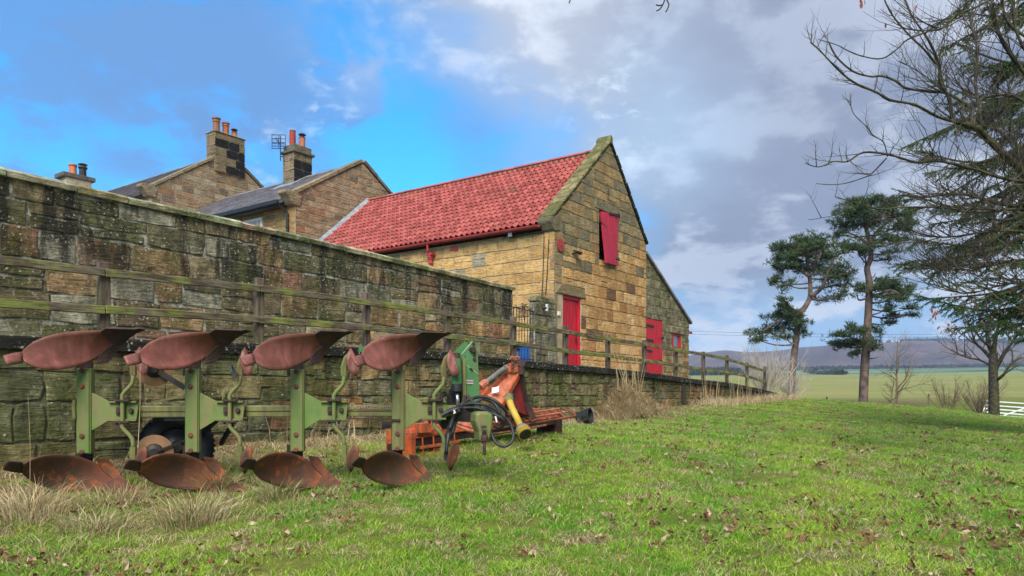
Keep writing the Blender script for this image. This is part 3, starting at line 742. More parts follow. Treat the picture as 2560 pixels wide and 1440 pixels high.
# boarded doors
def boarded(name, parent, corners, fn, nb, mat, d, th=.035, label=None, gap=.006):
    """corners TL, TR, BR, BL in wall coordinates; d per corner; boards are children"""
    tl, tr, br, bl = corners; dd = d if isinstance(d, (list, tuple)) else [d] * 4
    pm = MB()
    back = [fn(c[0], c[1], q - th - .004) for c, q in zip(corners, dd)]; back2 = [fn(c[0], c[1], q - th - .02) for c, q in zip(corners, dd)]
    pm.add(back + back2, [(0, 1, 2, 3), (7, 6, 5, 4), (0, 4, 5, 1), (1, 5, 6, 2), (2, 6, 7, 3), (3, 7, 4, 0)])
    dr = pm.build(name, mat, parent)
    if label: dr['label'] = label
    ipt = lambda p, q, t: tuple(p[i] + (q[i] - p[i]) * t for i in range(3))
    TL, TR, BR, BL = [(c[0], c[1], q) for c, q in zip(corners, dd)]
    wdt = math.hypot(TR[0] - TL[0], TR[1] - TL[1]); g = gap / wdt
    for i in range(nb):
        t0, t1 = i / nb + (g if i else 0), (i + 1) / nb
        a_, b_, c_, e_ = ipt(TL, TR, t0), ipt(TL, TR, t1), ipt(BL, BR, t1), ipt(BL, BR, t0)
        k = MB(); f4 = [fn(*p) for p in (a_, b_, c_, e_)]; r4 = [fn(p[0], p[1], p[2] - th) for p in (a_, b_, c_, e_)]
        k.add(f4 + r4, [(0, 1, 2, 3), (7, 6, 5, 4), (0, 4, 5, 1), (1, 5, 6, 2), (2, 6, 7, 3), (3, 7, 4, 0)]); bevel(k.build('board', mat, dr), .004)
    return dr
def wbar(mb, fn, p, q, w_, d0, d1):
    dx_, dz_ = q[0] - p[0], q[1] - p[1]; L_ = math.hypot(dx_, dz_); nx, nz = -dz_ / L_ * w_ / 2, dx_ / L_ * w_ / 2
    mb.prism([(p[0] - nx, p[1] - nz), (q[0] - nx, q[1] - nz), (q[0] + nx, q[1] + nz), (p[0] + nx, p[1] + nz)], fn, d0, d1)
# tall red door with frame
a0, a1, z0_, z1_ = door1; z0_ = ctop(AL) - .03; fw = .085
mb = MB(); mb.prism([(a0, z1_ - fw), (a1, z1_ - fw), (a1, z1_), (a0, z1_)], fG, -.03, -.16); mb.prism([(a1 - fw, z0_), (a1, z0_), (a1, z1_ - fw - .001), (a1 - fw, z1_ - fw - .001)], fG, -.03, -.16); mb.prism([(a0, z0_), (a0 + .03, z0_), (a0 + .03, z1_ - fw - .001), (a0, z1_ - fw - .001)], fG, -.03, -.16)
bevel(mb.build('door_frame', M['red_paint'], barn), .006)
dr = boarded('door', barn, [(a0 + .035, z1_ - fw - .005), (a1 - fw - .006, z1_ - fw - .005), (a1 - fw - .006, z0_ + .01), (a0 + .035, z0_ + .01)], fG, 7, M['red_paint'], -.075, label='tall red boarded door')
mb = MB(); mb.box(W(a1 - fw - .10, BG + .05, z0_ + 1.02), U * .012, V * .02, (0, 0, .10)); mb.build('door_handle', M['iron'], dr)
mb = MB(); mb.box(W(a0 + .05, BG - .02, (PB(1398, 785, BG)[1])), U * .055, V * .03, (0, 0, .055)); bevel(mb.build('white_key_box', M['white_paint'], barn), .008)
# hay hatch: dark opening, broken door hanging askew
a0, a1, z0_, z1_ = hatch
mb = MB(); mb.prism([(a0 - .1, z0_ - .1), (a1 + .1, z0_ - .1), (a1 + .1, z1_ + .1), (a0 - .1, z1_ + .1)], fG, -.46, -.5); mb.build('dark_opening', M['void'], barn)
c4 = [PB(1499, 529, BG), PB(1542, 537, BG), PB(1538, 665, BG), PB(1511, 657, BG - .12)]
hd = boarded('hatch_door', barn, c4, fG, 5, M['pink_paint'], [.05, .05, .07, .19], th=.03, label='faded red hatch door hanging askew')
mb = MB(); 
for (xa, ya), (xb, yb) in (((1518, 534), (1543, 539)), ((1522, 645), (1542, 650))): wbar(mb, fG, PB(xa, ya, BG), PB(xb, yb, BG), .05, .05, .082); mb.tube([W(PB(xb, yb, BG)[0], BG - .08, PB(xb, yb, BG)[1] - .05), W(PB(xb, yb, BG)[0], BG - .08, PB(xb, yb, BG)[1] + .05)], .02, 6)
wbar(mb, fG, PB(1497, 556, BG), PB(1511, 570, BG), .03, .06, .085); mb.build('hatch_hinge', M['iron'], hd)
# small fittings on the barn
dc = PB(1398.5, 613, BG); mb = MB(); mb.lathe(W(dc[0], BG - .03, dc[1]), V * -1, [(.17, 0), (.17, .018), (.03, .02), (.02, .035)], 22); tag(mb.build('wall_disc', M['red_dull']), 'round faded red disc fixed to the barn corner below the kneeler', 'disc')
lp = PB(1436, 632, BG); mb = MB(); mb.box(W(lp[0], BG - .12, lp[1] + .02), U * .11, V * .085 + Vector((0, 0, .03)), (0, 0, .022)); mb.box(W(lp[0] + .04, BG - .15, lp[1] - .03), U * .07, V * .03, (0, 0, .03)); mb.tube([W(lp[0] - .16, BG, lp[1] - .05), W(lp[0], BG - .1, lp[1])], .02, 6)
tag(mb.build('security_light', M['black_plastic']), 'small black floodlight on the gable left of the hanging hatch door', 'light')
lp = PA(1283, 589, AL); mb = MB(); mb.box(W(AL - .1, lp[0], lp[1]), U * .05, V * .085, (0, 0, .07)); sl_ = mb.build('security_light', M['black_plastic']); tag(sl_, 'small black floodlight under the red gutter on the barn side wall', 'light')
mb = MB(); mb.box(W(AL - .155, lp[0], lp[1]), U * .004, V * .065, (0, 0, .05)); mb.build('lens', M['white_paint'], sl_)
q = [PA(x, y, AL) for x, y in ((1290, 594), (1325, 586), (1362, 582), (1362, 600), (1359, 700), (1357, 738))]
mb = MB(); mb.tube([W(AL - .04, b_, z_) for b_, z_ in q], .012, 5); q = [PA(x, y, AL) for x, y in ((1374, 600), (1370, 680), (1366, 738))]; mb.tube([W(AL - .04, b_, z_) for b_, z_ in q], .012, 5)
mb.build('cable', M['iron'], barn)
# lean-to
ax1 = PB(1724, 806, BG)[0]; zl1 = PB(1724, 806, BG)[1]; zl0 = PB(1620, 640, BG)[1]; lz = 1.7
le = thing('lean_to', 'small grey stone lean-to with a low red door and small window, against the barn', 'outbuilding', W(ax1, BG, 2))
LA = aR + .012
lpoly = [(LA, lz), (ax1, lz), (ax1, zl1 - .03), (LA, zl0)]
d2 = (PB(1612, 795, BG)[0] + .12, PB(1659, 800, BG)[0], 1.6, PB(1640, 799, BG)[1]); w2 = (PB(1682, 832, BG)[0], PB(1705, 836, BG)[0], PB(1700, 872, BG)[1], PB(1690, 834, BG)[1])
mb = MB(); core(mb, lpoly, fb(BG + .03), [d2, w2], -.01, -.4); mb.build('wall', M['mo_barn'], le)
def pal_l(r, a, z):
    c = r.choices([(.20, .19, .13), (.25, .24, .16), (.16, .17, .09)], [3, 2, 2])[0] if z > 3.3 + r.uniform(-.3, .3) else r.choices([(.36, .27, .14), (.30, .24, .13), (.30, .17, .08)], [3, 3, 1.2])[0]
    k = r.uniform(.85, 1.15); return (c[0] * k, c[1] * k, c[2] * k)
masonry(le, fb(BG + .03), lpoly, (.24, .36), (.32, .6), pal_l, M['st_lean'], opens=[d2, w2, (w2[0] - .15, w2[1] + .2, w2[3], w2[3] + .26)], seed=44, prot=.009, bev=.008, gap=.020, jit=.01)
mb = MB(); mb.prism([(w2[0] - .15, w2[3]), (w2[1] + .2, w2[3]), (w2[1] + .2, w2[3] + .24), (w2[0] - .15, w2[3] + .24)], fG, .02, -.3); bevel(mb.build('lintel', M['st_lean'], le, color=(.24, .22, .15)), .015)
zd = ctop(d2[0]) - .05
mid = PB(1640, 868, BG)[1]
da = boarded('door', le, [(d2[0] + .01, d2[3] - .01), (d2[1] - .01, d2[3] - .03), (d2[1] - .01, mid + .01), (d2[0] + .01, mid + .01)], fG, 5, M['red_paint'], -.03, label='upper half of the low red stable door')
dbm = boarded('door', le, [(d2[0] + .01, mid), (d2[1] - .01, mid), (d2[1] - .01, zd), (d2[0] + .01, zd)], fG, 5, M['red_paint'], -.035, label='lower half of the low red stable door')
mb = MB()
for x0, y0, x1, y1 in ((1615, 812, 1636, 816), (1615, 848, 1635, 852)): p, q = PB(x0, y0, BG), PB(x1, y1, BG); wbar(mb, fG, p, q, .065, -.03, -.008); mb.prism([(p[0] - .02, p[1] - .1), (p[0] + .06, p[1] - .1), (p[0] + .06, p[1] + .1), (p[0] - .02, p[1] + .1)], fG, -.03, .002)
p = PB(1655, 845, BG); mb.lathe(W(p[0], BG - .0, p[1]), V * -1, [(.05, 0), (.05, .05)], 8); mb.build('hinge', M['iron'], da)
mb = MB()
for x0, y0, x1, y1 in ((1617, 875, 1632, 878), (1648, 902, 1657, 903)): wbar(mb, fG, PB(x0, y0, BG), PB(x1, y1, BG), .06, -.035, -.008)
mb.build('hinge', M['iron'], dbm)
a0, a1, z0_, z1_ = w2; mb = MB(); f_ = .06
for q in ([(a0, z1_ - f_), (a1, z1_ - f_), (a1, z1_), (a0, z1_)], [(a0, z0_), (a1, z0_), (a1, z0_ + f_), (a0, z0_ + f_)], [(a0, z0_ + f_ + .001), (a0 + .17, z0_ + f_ + .001), (a0 + .17, z1_ - f_ - .001), (a0, z1_ - f_ - .001)], [(a1 - .14, z0_ + f_ + .001), (a1, z0_ + f_ + .001), (a1, z1_ - f_ - .001), (a1 - .14, z1_ - f_ - .001)]): mb.prism(q, fG, -.04, -.12)
wf = mb.build('window', M['red_paint'], le)
mb = MB(); mb.prism([(a0 + .12, z0_ + .03), (a1 - .1, z0_ + .03), (a1 - .1, z1_ - .03), (a0 + .12, z1_ - .03)], fG, -.09, -.10); mb.build('pane', M['glass'], wf)
mb = MB(); P0, P1 = (LA - .02, zl0 + .05), (ax1 + .14, zl1 - .06)
vs = [W(p[0], b_, p[1] + t_) for b_ in (BG - .05, BG + 7) for p, t_ in ((P0, 0), (P1, 0), (P1, .09), (P0, .09))]
mb.add(vs, [(0, 1, 2, 3), (4, 7, 6, 5), (0, 4, 5, 1), (1, 5, 6, 2), (2, 6, 7, 3), (3, 7, 4, 0)]); mb.build('roof', M['slate'], le)
mb = MB(); mb.tube([W(ax1 + .1, BG + .05, PB(1728, 831, BG)[1]), W(ax1 + .28, BG + .05, PB(1728, 831, BG)[1])], .05, 8); mb.build('pipe_stub', M['red_dull'], le)

# ------------------------------------------------------------------ houses
pal_h = pal_of([(.36, .27, .17), (.31, .235, .155), (.34, .21, .125), (.40, .32, .215), (.21, .165, .125)], [4, 3.5, 1.6, 2.5, 1.2], .1)
def slates(mb, fn, s_len, b0, b1, gauge=.2, wd=.32, r=random.Random(3)):
    n = int(s_len / gauge)
    for i in range(n):
        b = b0 - (wd / 2 if i % 2 else 0)
        while b < b1:
            x0, x1 = max(b + .004, b0), min(b + wd - .004, b1); e = r.uniform(0, .006)
            if x1 - x0 > .05:
                s = i * gauge + r.uniform(-.006, .006)
                mb.add([fn(s, x0, .030 + e), fn(s, x1, .030 + e), fn(s + gauge + .03, x1, .012), fn(s + gauge + .03, x0, .012), fn(s, x0, .008), fn(s, x1, .008)], [(0, 1, 2, 3), (4, 5, 1, 0), (0, 3, 4), (1, 5, 2)])
            b += wd
def house(label, b0, b1, aL, zL, aP, zP, aRt, zRt, seed, zb, hts, wds, label_extra=None, corner=None, group=None):
    h = thing('stone_house', label, 'house', W(aL, b0, zb))
    aw = aL + .45
    zw = zL + .45 * (zP - zL) / (aP - aL) + .01
    gp = [(aw, zb), (aRt - .3, zb), (aRt - .3, zRt + .2), (aP, zP - .03), (aw, zw)]
    f = fb(b0); mb = MB(); core(mb, gp, f, [], -.01, -.4); gwl = mb.build('gable_wall', M['mo_house'], h)
    vis = [(aw, max(zb, zL - 2.9)), (aRt - .3, max(zb, zL - 1.0)), (aRt - .3, zRt + .2), (aP, zP - .03), (aw, zw)]
    masonry(gwl, f, vis, hts, wds, pal_h, M['st_house'], seed=seed, gap=.024, prot=.005, jit=.006, bev=.006, split=.05)
    sl_ = math.hypot(aP - aL, zP - zL); c_, s_ = (aP - aL) / sl_, (zP - zL) / sl_
    fn = lambda s, b, hh: W(aL + c_ * s - s_ * hh, b, zL + s_ * s + c_ * hh)
    mb = MB(); vs = [fn(s, b, hh) for b in (b0 + .32, b1) for s, hh in ((0, 0), (sl_, 0), (sl_, -.08), (0, -.08))]
    mb.add(vs, [(0, 1, 2, 3), (4, 7, 6, 5), (0, 4, 5, 1), (3, 2, 6, 7), (0, 3, 7, 4), (1, 5, 6, 2)])
    vs = [W(aP, b, zP) for b in (b0 + .32, b1)] + [W(aRt, b, zRt) for b in (b1, b0 + .32)]
    mb.add(vs + [v - Vector((0, 0, .08)) for v in vs], [(0, 1, 2, 3), (7, 6, 5, 4), (0, 3, 7, 4), (1, 5, 6, 2), (2, 6, 7, 3)])
    rf = mb.build('roof', M['slate'], h)
    mb = MB(); slates(mb, fn, sl_, b0 + .34, b1); mb.build('slates', M['slate'], rf, kind='stuff', fix=False)
    b = b0 + .34
    while b < b1:
        mb = MB(); mb.add([W(aP + x, bb, zP + z) for bb in (b, min(b + .44, b1)) for x, z in ((-.15, -.06), (0, .06), (.15, -.06), (0, -.02))], [(0, 1, 5, 4), (1, 2, 6, 5), (0, 3, 2, 1), (4, 5, 6, 7), (2, 3, 7, 6), (3, 0, 4, 7)])
        mb.build('ridge_tile', M['slate'], rf); b += .45
    # parapet coping with kneeler, both slopes
    slope_coping((aL + .5, zL + (.5) * (zP - zL) / (aP - aL) + .02), (aP, zP + .03), 5, 0, M['st_house'], (.27, .23, .15), parent=h, b0=b0, th=.13, over=.06, width=.38)
    slope_coping((aRt, zRt + .02), (aP, zP + .03), 5, 0, M['st_house'], (.20, .18, .13), parent=h, b0=b0, th=.13, over=.05, width=.38)
    mb = MB(); zz_ = zL + .5 * (zP - zL) / (aP - aL)
    mb.prism([(aL - .02, zz_ - .04), (aL + .12, zz_ - .16), (aL + .30, zz_ - .40), (aL + .62, zz_ - .42), (aL + .70, zz_ - .02), (aL + .55, zz_ + .07), (aL + .0, zz_ + .07)], f, .05, -.38)
    bevel(mb.build('kneeler', M['st_house'], h, color=(.28, .235, .15)), .02)
    # side wall
    fs_ = fa(aw); mb = MB(); mb.prism([(b0 + .01, zb), (b1, zb), (b1, zL - .05), (b0 + .01, zL - .05)], fs_, -.01, -.35); swl = mb.build('side_wall', M['mo_house'], h)
    return h, swl, rf, fn, aw
def chimney(parent, a0, a1, b0, b1, z0, z1, seed, pots, capz=.1, sooty=.5, twocap=False):
    st = MB(); st.box(W((a0 + a1) / 2, (b0 + b1) / 2, (z0 + z1) / 2), U * (a1 - a0 - .03) / 2, V * (b1 - b0 - .03) / 2, (0, 0, (z1 - z0) / 2)); s = st.build('chimney', M['mo_house'], parent)
    def pc(r, p, z):
        if r.random() < sooty and z < z1 - .25: return (.022, .022, .026)
        return r.choice([(.25, .20, .12), (.21, .175, .11)])
    zv = max(z0, z1 - 2.2)
    masonry(s, fb(b0), [(a0, zv), (a1, zv), (a1, z1), (a0, z1)], (.34, .44), (.5, .75), pc, M['st_house'], seed=seed, gap=.02, prot=.012, jit=.006, bev=.012, split=.05)
    pc2 = pal_of([(.27, .21, .13), (.23, .185, .12)])
    masonry(s, fa(a0), [(b0, zv), (b1, zv), (b1, z1), (b0, z1)], (.34, .44), (.35, .6), pc2, M['st_house'], seed=seed + 1, gap=.02, prot=.012, jit=.006, bev=.012, split=.05)
    mb = MB(); ov = .09 if twocap else .05
    mb.box(W((a0 + a1) / 2, (b0 + b1) / 2, z1 + capz / 2), U * ((a1 - a0) / 2 + ov), V * ((b1 - b0) / 2 + ov), (0, 0, capz / 2))
    if twocap: mb.box(W((a0 + a1) / 2, (b0 + b1) / 2, z1 + capz + .12), U * ((a1 - a0) / 2 - .01), V * ((b1 - b0) / 2 - .01), (0, 0, .12))
    bevel(mb.build('chimney_cap', M['st_house'], s, color=(.17, .16, .12) if twocap else (.30, .28, .2)), .015)
    zc = z1 + capz + (.24 if twocap else 0)
    for (pa_, pb_, hh, rr_, col, kind) in pots:
        mb = MB()
        if kind == 'tall': prof = [(rr_ * 1.0, 0), (rr_ * .92, .1), (rr_ * .85, hh * .72), (rr_ * 1.02, hh * .76), (rr_ * .95, hh * .80), (rr_ * .9, hh * .9), (rr_ * 1.12, hh * .93), (rr_ * 1.12, hh)]
        elif kind == 'plain': prof = [(rr_, 0), (rr_ * .92, hh * .95), (rr_, hh)]
        else: prof = [(rr_, 0), (rr_ * .95, hh * .9), (rr_ * 1.1, hh)]
        mb.lathe(W(pa_, pb_, zc), (0, 0, 1), prof, 12); p_ = mb.build('chimney_pot', M['terracotta'], s, color=col, smooth=False)
        if kind == 'cowl':
            mb = MB(); zt_ = zc + hh
            mb.lathe(W(pa_, pb_, zt_), (0, 0, 1), [(rr_ * .8, 0), (rr_ * .8, .05)], 10); mb.lathe(W(pa_, pb_, zt_ + .12), (0, 0, 1), [(rr_ * 1.25, 0), (rr_ * .9, .05), (.02, .07)], 12)
            for k in range(4): mb.bar(W(pa_ + rr_ * .8 * math.cos(k * 1.57), pb_ + rr_ * .8 * math.sin(k * 1.57), zt_), W(pa_ + rr_ * .8 * math.cos(k * 1.57), pb_ + rr_ * .8 * math.sin(k * 1.57), zt_ + .14), .02, .02)
            mb.build('cowl', M['iron'], s)
    return s
TZ = 1.9
# nearer house
p = lambda x, y, b: PB(x, y, b)
B2 = 21.1; a2, z2 = p(712, 487, B2); ap2, zp2 = p(907, 402, B2)
h2, sw2, rf2, fn2, aw2 = house('nearer slate roofed stone house joined to the red roofed barn, with a black downpipe', B2, 30.35, a2, z2 - .16, ap2, zp2 - .08, ap2 + (ap2 - a2) * 1.0, z2 - .2, 61, TZ, (.20, .28), (.30, .52))
masonry(sw2, fa(aw2), [(B2 + .02, z2 - 1.5), (24.4, z2 - 1.2), (24.4, z2 - .25), (B2 + .02, z2 - .25)], (.24, .32), (.4, .75), pal_of([(.40, .27, .11), (.36, .24, .10), (.33, .20, .09)]), M['st_barn'], seed=63, gap=.018, prot=.015, jit=.006, opens=[(22.95, 24.3, z2 - 2, z2 - .4)])
mb = MB(); mb.bar(W(a2 + .0, B2 + .36, z2 - .17), W(a2 + .0, 30.3, z2 - .17), .13, .12); mb.bar(W(a2 + .22, B2 + .36, z2 - .24), W(a2 + .22, 30.3, z2 - .24), .30, .10); mb.build('gutter', M['black_plastic'], h2)
dp = PA(733, 540, aw2 - .08)
mb = MB(); mb.tube([W(a2 + .05, B2 + .42, z2 - .25), W(aw2 - .09, B2 + .34, z2 - .50), W(aw2 - .09, B2 + .34, 2.2)], .05, 8)
mb.tube([W(aw2 - .09, B2 + .34, z2 - .95), W(aw2 - .09, B2 + .34, z2 - 1.03)], .065, 8); mb.build('downpipe', M['black_plastic'], h2)
# sash window under the eaves
wb0, wb1 = 22.98, 24.25; wz1 = z2 - .42; wz0 = wz1 - 1.1
mb = MB(); f2s = fa(aw2)
for q in ([(wb0, wz1 - .09), (wb1, wz1 - .09), (wb1, wz1), (wb0, wz1)], [(wb0, wz0), (wb0 + .08, wz0), (wb0 + .08, wz1 - .091), (wb0, wz1 - .091)], [(wb1 - .08, wz0), (wb1, wz0), (wb1, wz1 - .091), (wb1 - .08, wz1 - .091)]): mb.prism(q, f2s, .02, -.06)
for k in (1, 2, 3): x_ = wb0 + (wb1 - wb0) * k / 4; mb.prism([(x_ - .015, wz0), (x_ + .015, wz0), (x_ + .015, wz1 - .092), (x_ - .015, wz1 - .092)], f2s, .0, -.03)
mb.prism([(wb0 + .081, wz1 - .45), (wb1 - .081, wz1 - .45), (wb1 - .081, wz1 - .42), (wb0 + .081, wz1 - .42)], f2s, -.001, -.028)
wn = mb.build('window', M['white_paint'], h2)
mb = MB(); mb.prism([(wb0 + .05, wz0), (wb1 - .05, wz0), (wb1 - .05, wz1 - .05), (wb0 + .05, wz1 - .05)], f2s, -.035, -.045); mb.build('pane', M['glass'], wn)
# chimney on the ridge
za = PB(733, 378, 24.4)[1]
chimney(h2, ap2 - .62, ap2 + .28, 24.4, 25.1, 7.6, za, 75, [(ap2 - .42, 24.75, .62, .13, (.75, .30, .30), 'plain'), (ap2 + .06, 24.75, .46, .13, (1.1, .9, .85), 'cowl')], .10, .75, True)
mb = MB(); vs = [fn2(s, b, .05) for s, b in ((3.0, 24.0), (4.15, 24.25), (4.15, 25.3), (3.0, 25.3))]
mb.add(vs + [v - Vector((0, 0, .02)) for v in vs], [(0, 1, 2, 3), (7, 6, 5, 4), (0, 4, 5, 1), (1, 5, 6, 2), (2, 6, 7, 3), (3, 7, 4, 0)]); mb.build('lead_flashing', M['lead'], h2)
# television aerial
ta = thing('television_aerial', 'thin television aerial strapped to the middle chimney', 'aerial', W(ap2 - .75, 24.6, za - .5))
A_ = lambda x, y: PX(x, y, 29.9)
mb = MB(); mb.tube([A_(701, 402), A_(701, 340)], .022, 5); mb.build('mast', M['iron'], ta)
mb = MB(); mb.tube([A_(689, 344), A_(703, 366)], .018, 4)
for y0, y1, n in ((337, 356, 3), (359, 371, 3)):
    for k in range(n): y_ = y0 + (y1 - y0) * k / (n - 1); mb.tube([A_(679, y_), A_(714, y_ + .5)], .014, 4)
    for k in range(3): x_ = 680 + 34 * k / 2; mb.tube([A_(x_, y0), A_(x_, y1)], .012, 4)
mb.build('reflector', M['iron'], ta)
mb = MB()
for y_ in (382, 391): mb.tube([A_(701, y_), A_(708, y_ + 1)], .02, 4)
mb.build('bracket', M['iron'], ta)

# farther house
B1 = 30.4; a1_, z1_ = p(352, 468, B1)
h1, sw1, rf1, fn1, aw1 = house('farther stone house with a big sooty three pot chimney on its gable', B1, 42, a1_, z1_ - .22, 20.1, 12.55, 24.2, z1_ - .2, 81, TZ, (.24, .32), (.45, .75))
zc1 = PB(534, 328, B1)[1]
chimney(h1, 19.42, 20.95, B1 - .075, 31.0, 11.6, zc1, 91, [(19.72, 30.7, .70, .17, (.60, .62, .55), 'tall'), (20.20, 30.7, .62, .16, (.85, .62, .5), 'tall'), (20.65, 30.7, .30, .13, (1.1, .95, .9), 'cowl')], .05, .55)
# third chimney behind the garden wall, far left
st3 = thing('chimney_stack', 'low chimney stack with an orange pot and a black pot, behind the garden wall', 'chimney', PX(188, 985, 34))
C3 = lambda x, y: PX(x, y, 34)
mb = MB(); cc = C3(188, 460); cc.z = (cc.z + 2) / 2; hh = (C3(188, 448).z - 2) / 2
mb.box((cc.x, cc.y, 2 + hh), U * .55, V * .38, (0, 0, hh)); mb.build('stack', M['mo_house'], st3)
mb = MB(); c_ = C3(188, 446); mb.box(c_, U * .70, V * .45, (0, 0, .10)); bevel(mb.build('cap', M['st_house'], st3, color=(.14, .135, .12)), .02)
c_ = C3(182, 440); mb = MB(); mb.lathe(c_, (0, 0, 1), [(.17, 0), (.155, .42), (.19, .46), (.19, .52)], 12); mb.build('chimney_pot', M['terracotta'], st3, color=(1.3, 1.0, .85))['label'] = 'orange clay pot'
c_ = C3(207, 448); mb = MB(); mb.lathe(c_, (0, 0, 1), [(.16, 0), (.15, .45), (.2, .5), (.17, .58)], 12); mb.lathe(c_ + Vector((0, 0, .66)), (0, 0, 1), [(.21, 0), (.15, .04), (.01, .05)], 12); mb.tube([c_ + Vector((.1, 0, .5)), c_ + Vector((.1, 0, .68))], .012, 4); mb.tube([c_ + Vector((-.1, 0, .5)), c_ + Vector((-.1, 0, .68))], .012, 4)
mb.build('chimney_pot', M['iron'], st3)['label'] = 'black pot with a cowl'

# ------------------------------------------------------------------ fence
fnc = thing('timber_fence', 'weathered two rail timber fence, green with algae, along the top of the retaining wall', 'fence', W(8, 8.12, 2))
xs_ = [262, 650, 918, 1121, 1286, 1416, 1522, 1613, 1691, 1760, 1819, 1869, 1913.6]
tr_ = [681, 721, 756, 785, 809, 830, 847.5, 861, 875.5, 886, 898, 913, 928]; br_ = [775, 799, 818, 841, 858, 878, 889, 902, 913, 925.6, 931, 940.5, 956]
tp_ = [655, 695, 731.5, 766, 792, 814, 835.5, 850, 866.5, 879, 888.6, 905.7, 915.8]
FB = 8.12
at = [PB(x, y, FB) for x, y in zip(xs_, tr_)]; ab = [PB(x, y, FB) for x, y in zip(xs_, br_)]; ap_ = [PB(x, y, FB + .05) for x, y in zip(xs_, tp_)]
pm = PB(0, 655, FB); pn = PB(0, 760, FB); dA = at[1][0] - at[0][0]
at = [(at[0][0] - dA, at[0][1] - .03)] + at; ab = [(ab[0][0] - dA, ab[0][1] - .04)] + ab; ap_ = [(ap_[0][0] - dA, ap_[0][1] - .03)] + ap_
for (a, z) in ap_:
    mb = MB(); zb_ = ctop(a) - .01; mb.box(W(a, FB + .075, (z + zb_) / 2), U * .055, V * .045, (0, 0, (z - zb_) / 2)); bevel(mb.build('post', M['post'], fnc), .008)
for L_ in (at, ab):
    for i in range(len(L_) - 1):
        (a0, z0_), (a1, z1_) = L_[i], L_[i + 1]; last = .09 if i == len(L_) - 2 else 0
        mb = MB(); e = rng.uniform(-.004, .004); q0 = W(a0 + .004, FB + rng.uniform(-.006, .004), z0_ + e); q1 = W(a1 - .004 + last, FB + rng.uniform(-.006, .004), z1_ + e); mb.bar(q0, q1, .036, .088)
        bevel(mb.build('rail', M['timber'], fnc), .006)

# ------------------------------------------------------------------ iron gate, bins, small fittings
ig = thing('iron_gate', 'black wrought iron gate with scrolls between the garden wall and the stone pillar', 'gate', W(14.8, BW, 2.1))
G = lambda x, y, d=0: W(*(lambda q: (q[0], BW + .02 - d, q[1]))(PB(x, y, BW + .02)))
mb = MB(); mb.tube([G(1282, 767), G(1341, 781)], .014, 6); mb.tube([G(1341, 781), G(1339, 902)], .018, 6); mb.tube([G(1284, 768), G(1284, 900)], .014, 6); mb.tube([G(1284, 895), G(1339, 900)], .012, 6); mb.build('gate_frame', M['iron'], ig)
for k in range(1, 8): x_ = 1284 + 7 * k; mb = MB(); mb.tube([G(x_, 768 + 13 * k / 8), G(x_ - 1, 900)], .0085, 5); mb.build('bar', M['iron'], ig)
def spiral(c, r0, t, s, sx=1):
    return [(c[0] + sx * r0 * (1 - k / 14) * math.cos(t + s * k * .42), c[1] + r0 * (1 - k / 14) * math.sin(t + s * k * .42)) for k in range(12)]
mb = MB()
for c, r0, t0, s, sx in (((1288, 764), 4, 1.5, -1, 1), ((1306, 763), 4.5, 4, 1, 1), ((1314, 765), 5, 5.5, -1, 1), ((1326, 774), 4, 1.5, 1, 1), ((1303, 779), 4, 2, 1, 1), ((1312, 781), 4, 1, -1, 1)):
    mb.tube([G(*q) for q in spiral(c, r0, t0, s, sx)], .009, 5, cap=False)
mb.tube([G(1305, 762), G(1312, 806)], .010, 5); mb.tube([G(1312, 762), G(1324, 775)], .009, 5); mb.tube([G(1308, 767), G(1312, 772)], .02, 5); mb.build('scrollwork', M['iron'], ig)
def wbin(name, label, cx, b, z0_, w_, h_, mat, lidm):
    t_ = thing(name, label, 'bin', W(cx, b, z0_)); mb = MB()
    vs = [W(cx + s * w_ * k / 2, b + q * w_ * k / 2, z0_ + z) for z, k in ((0, .8), (h_, 1)) for s, q in ((-1, -1), (1, -1), (1, 1), (-1, 1))]
    mb.add(vs, [(3, 2, 1, 0), (4, 5, 6, 7), (0, 1, 5, 4), (1, 2, 6, 5), (2, 3, 7, 6), (3, 0, 4, 7)]); bevel(mb.build('body', mat, t_), .02)
    mb = MB(); mb.box(W(cx, b, z0_ + h_ + .03), U * (w_ / 2 + .03), V * (w_ / 2 + .03), (0, 0, .03)); bevel(mb.build('lid', lidm, t_), .02); return t_
tz = ctop(15) - .03
bq = PB(1318, 880, 11.2); wbin('recycling_bin', 'low blue bin standing behind the iron gate', bq[0] + .02, 11.2, tz, .52, PB(1318, 868, 11.2)[1] - tz, M['blue_plastic'], M['black_plastic'])
bq = PB(1331, 840, 12.2); wbin('wheelie_bin', 'tall grey bin standing behind the gate, right of the blue bin', bq[0] + .15, 12.3, tz, .42, 1.05, simple_mat('grey_plastic', (.15, .18, .20), (.2, .23, .25), 4), M['black_plastic'])
bq = PB(1290, 850, 11.4); wbin('storage_tub', 'pale grey blue tub behind the iron gate, left of the blue bin', bq[0] - .05, 11.5, tz, .40, .62, simple_mat('pale_plastic', (.28, .34, .38), (.34, .4, .44), 4), M['black_plastic'])
q = PB(1357, 769, BW - .03); mb = MB(); mb.box(W(q[0] + .05, BW - .12, q[1]), U * .028, V * .02, (0, 0, .085)); bl = mb.build('alarm_box', M['white_paint'])
tag(bl, 'small white sensor box on the front of the gate pillar', 'sensor'); mb = MB(); mb.tube([W(q[0] - .04, BW - .04, q[1] - .01), W(q[0] + .04, BW - .12, q[1] - .01)], .03, 7); mb.build('bracket', M['iron'], bl)

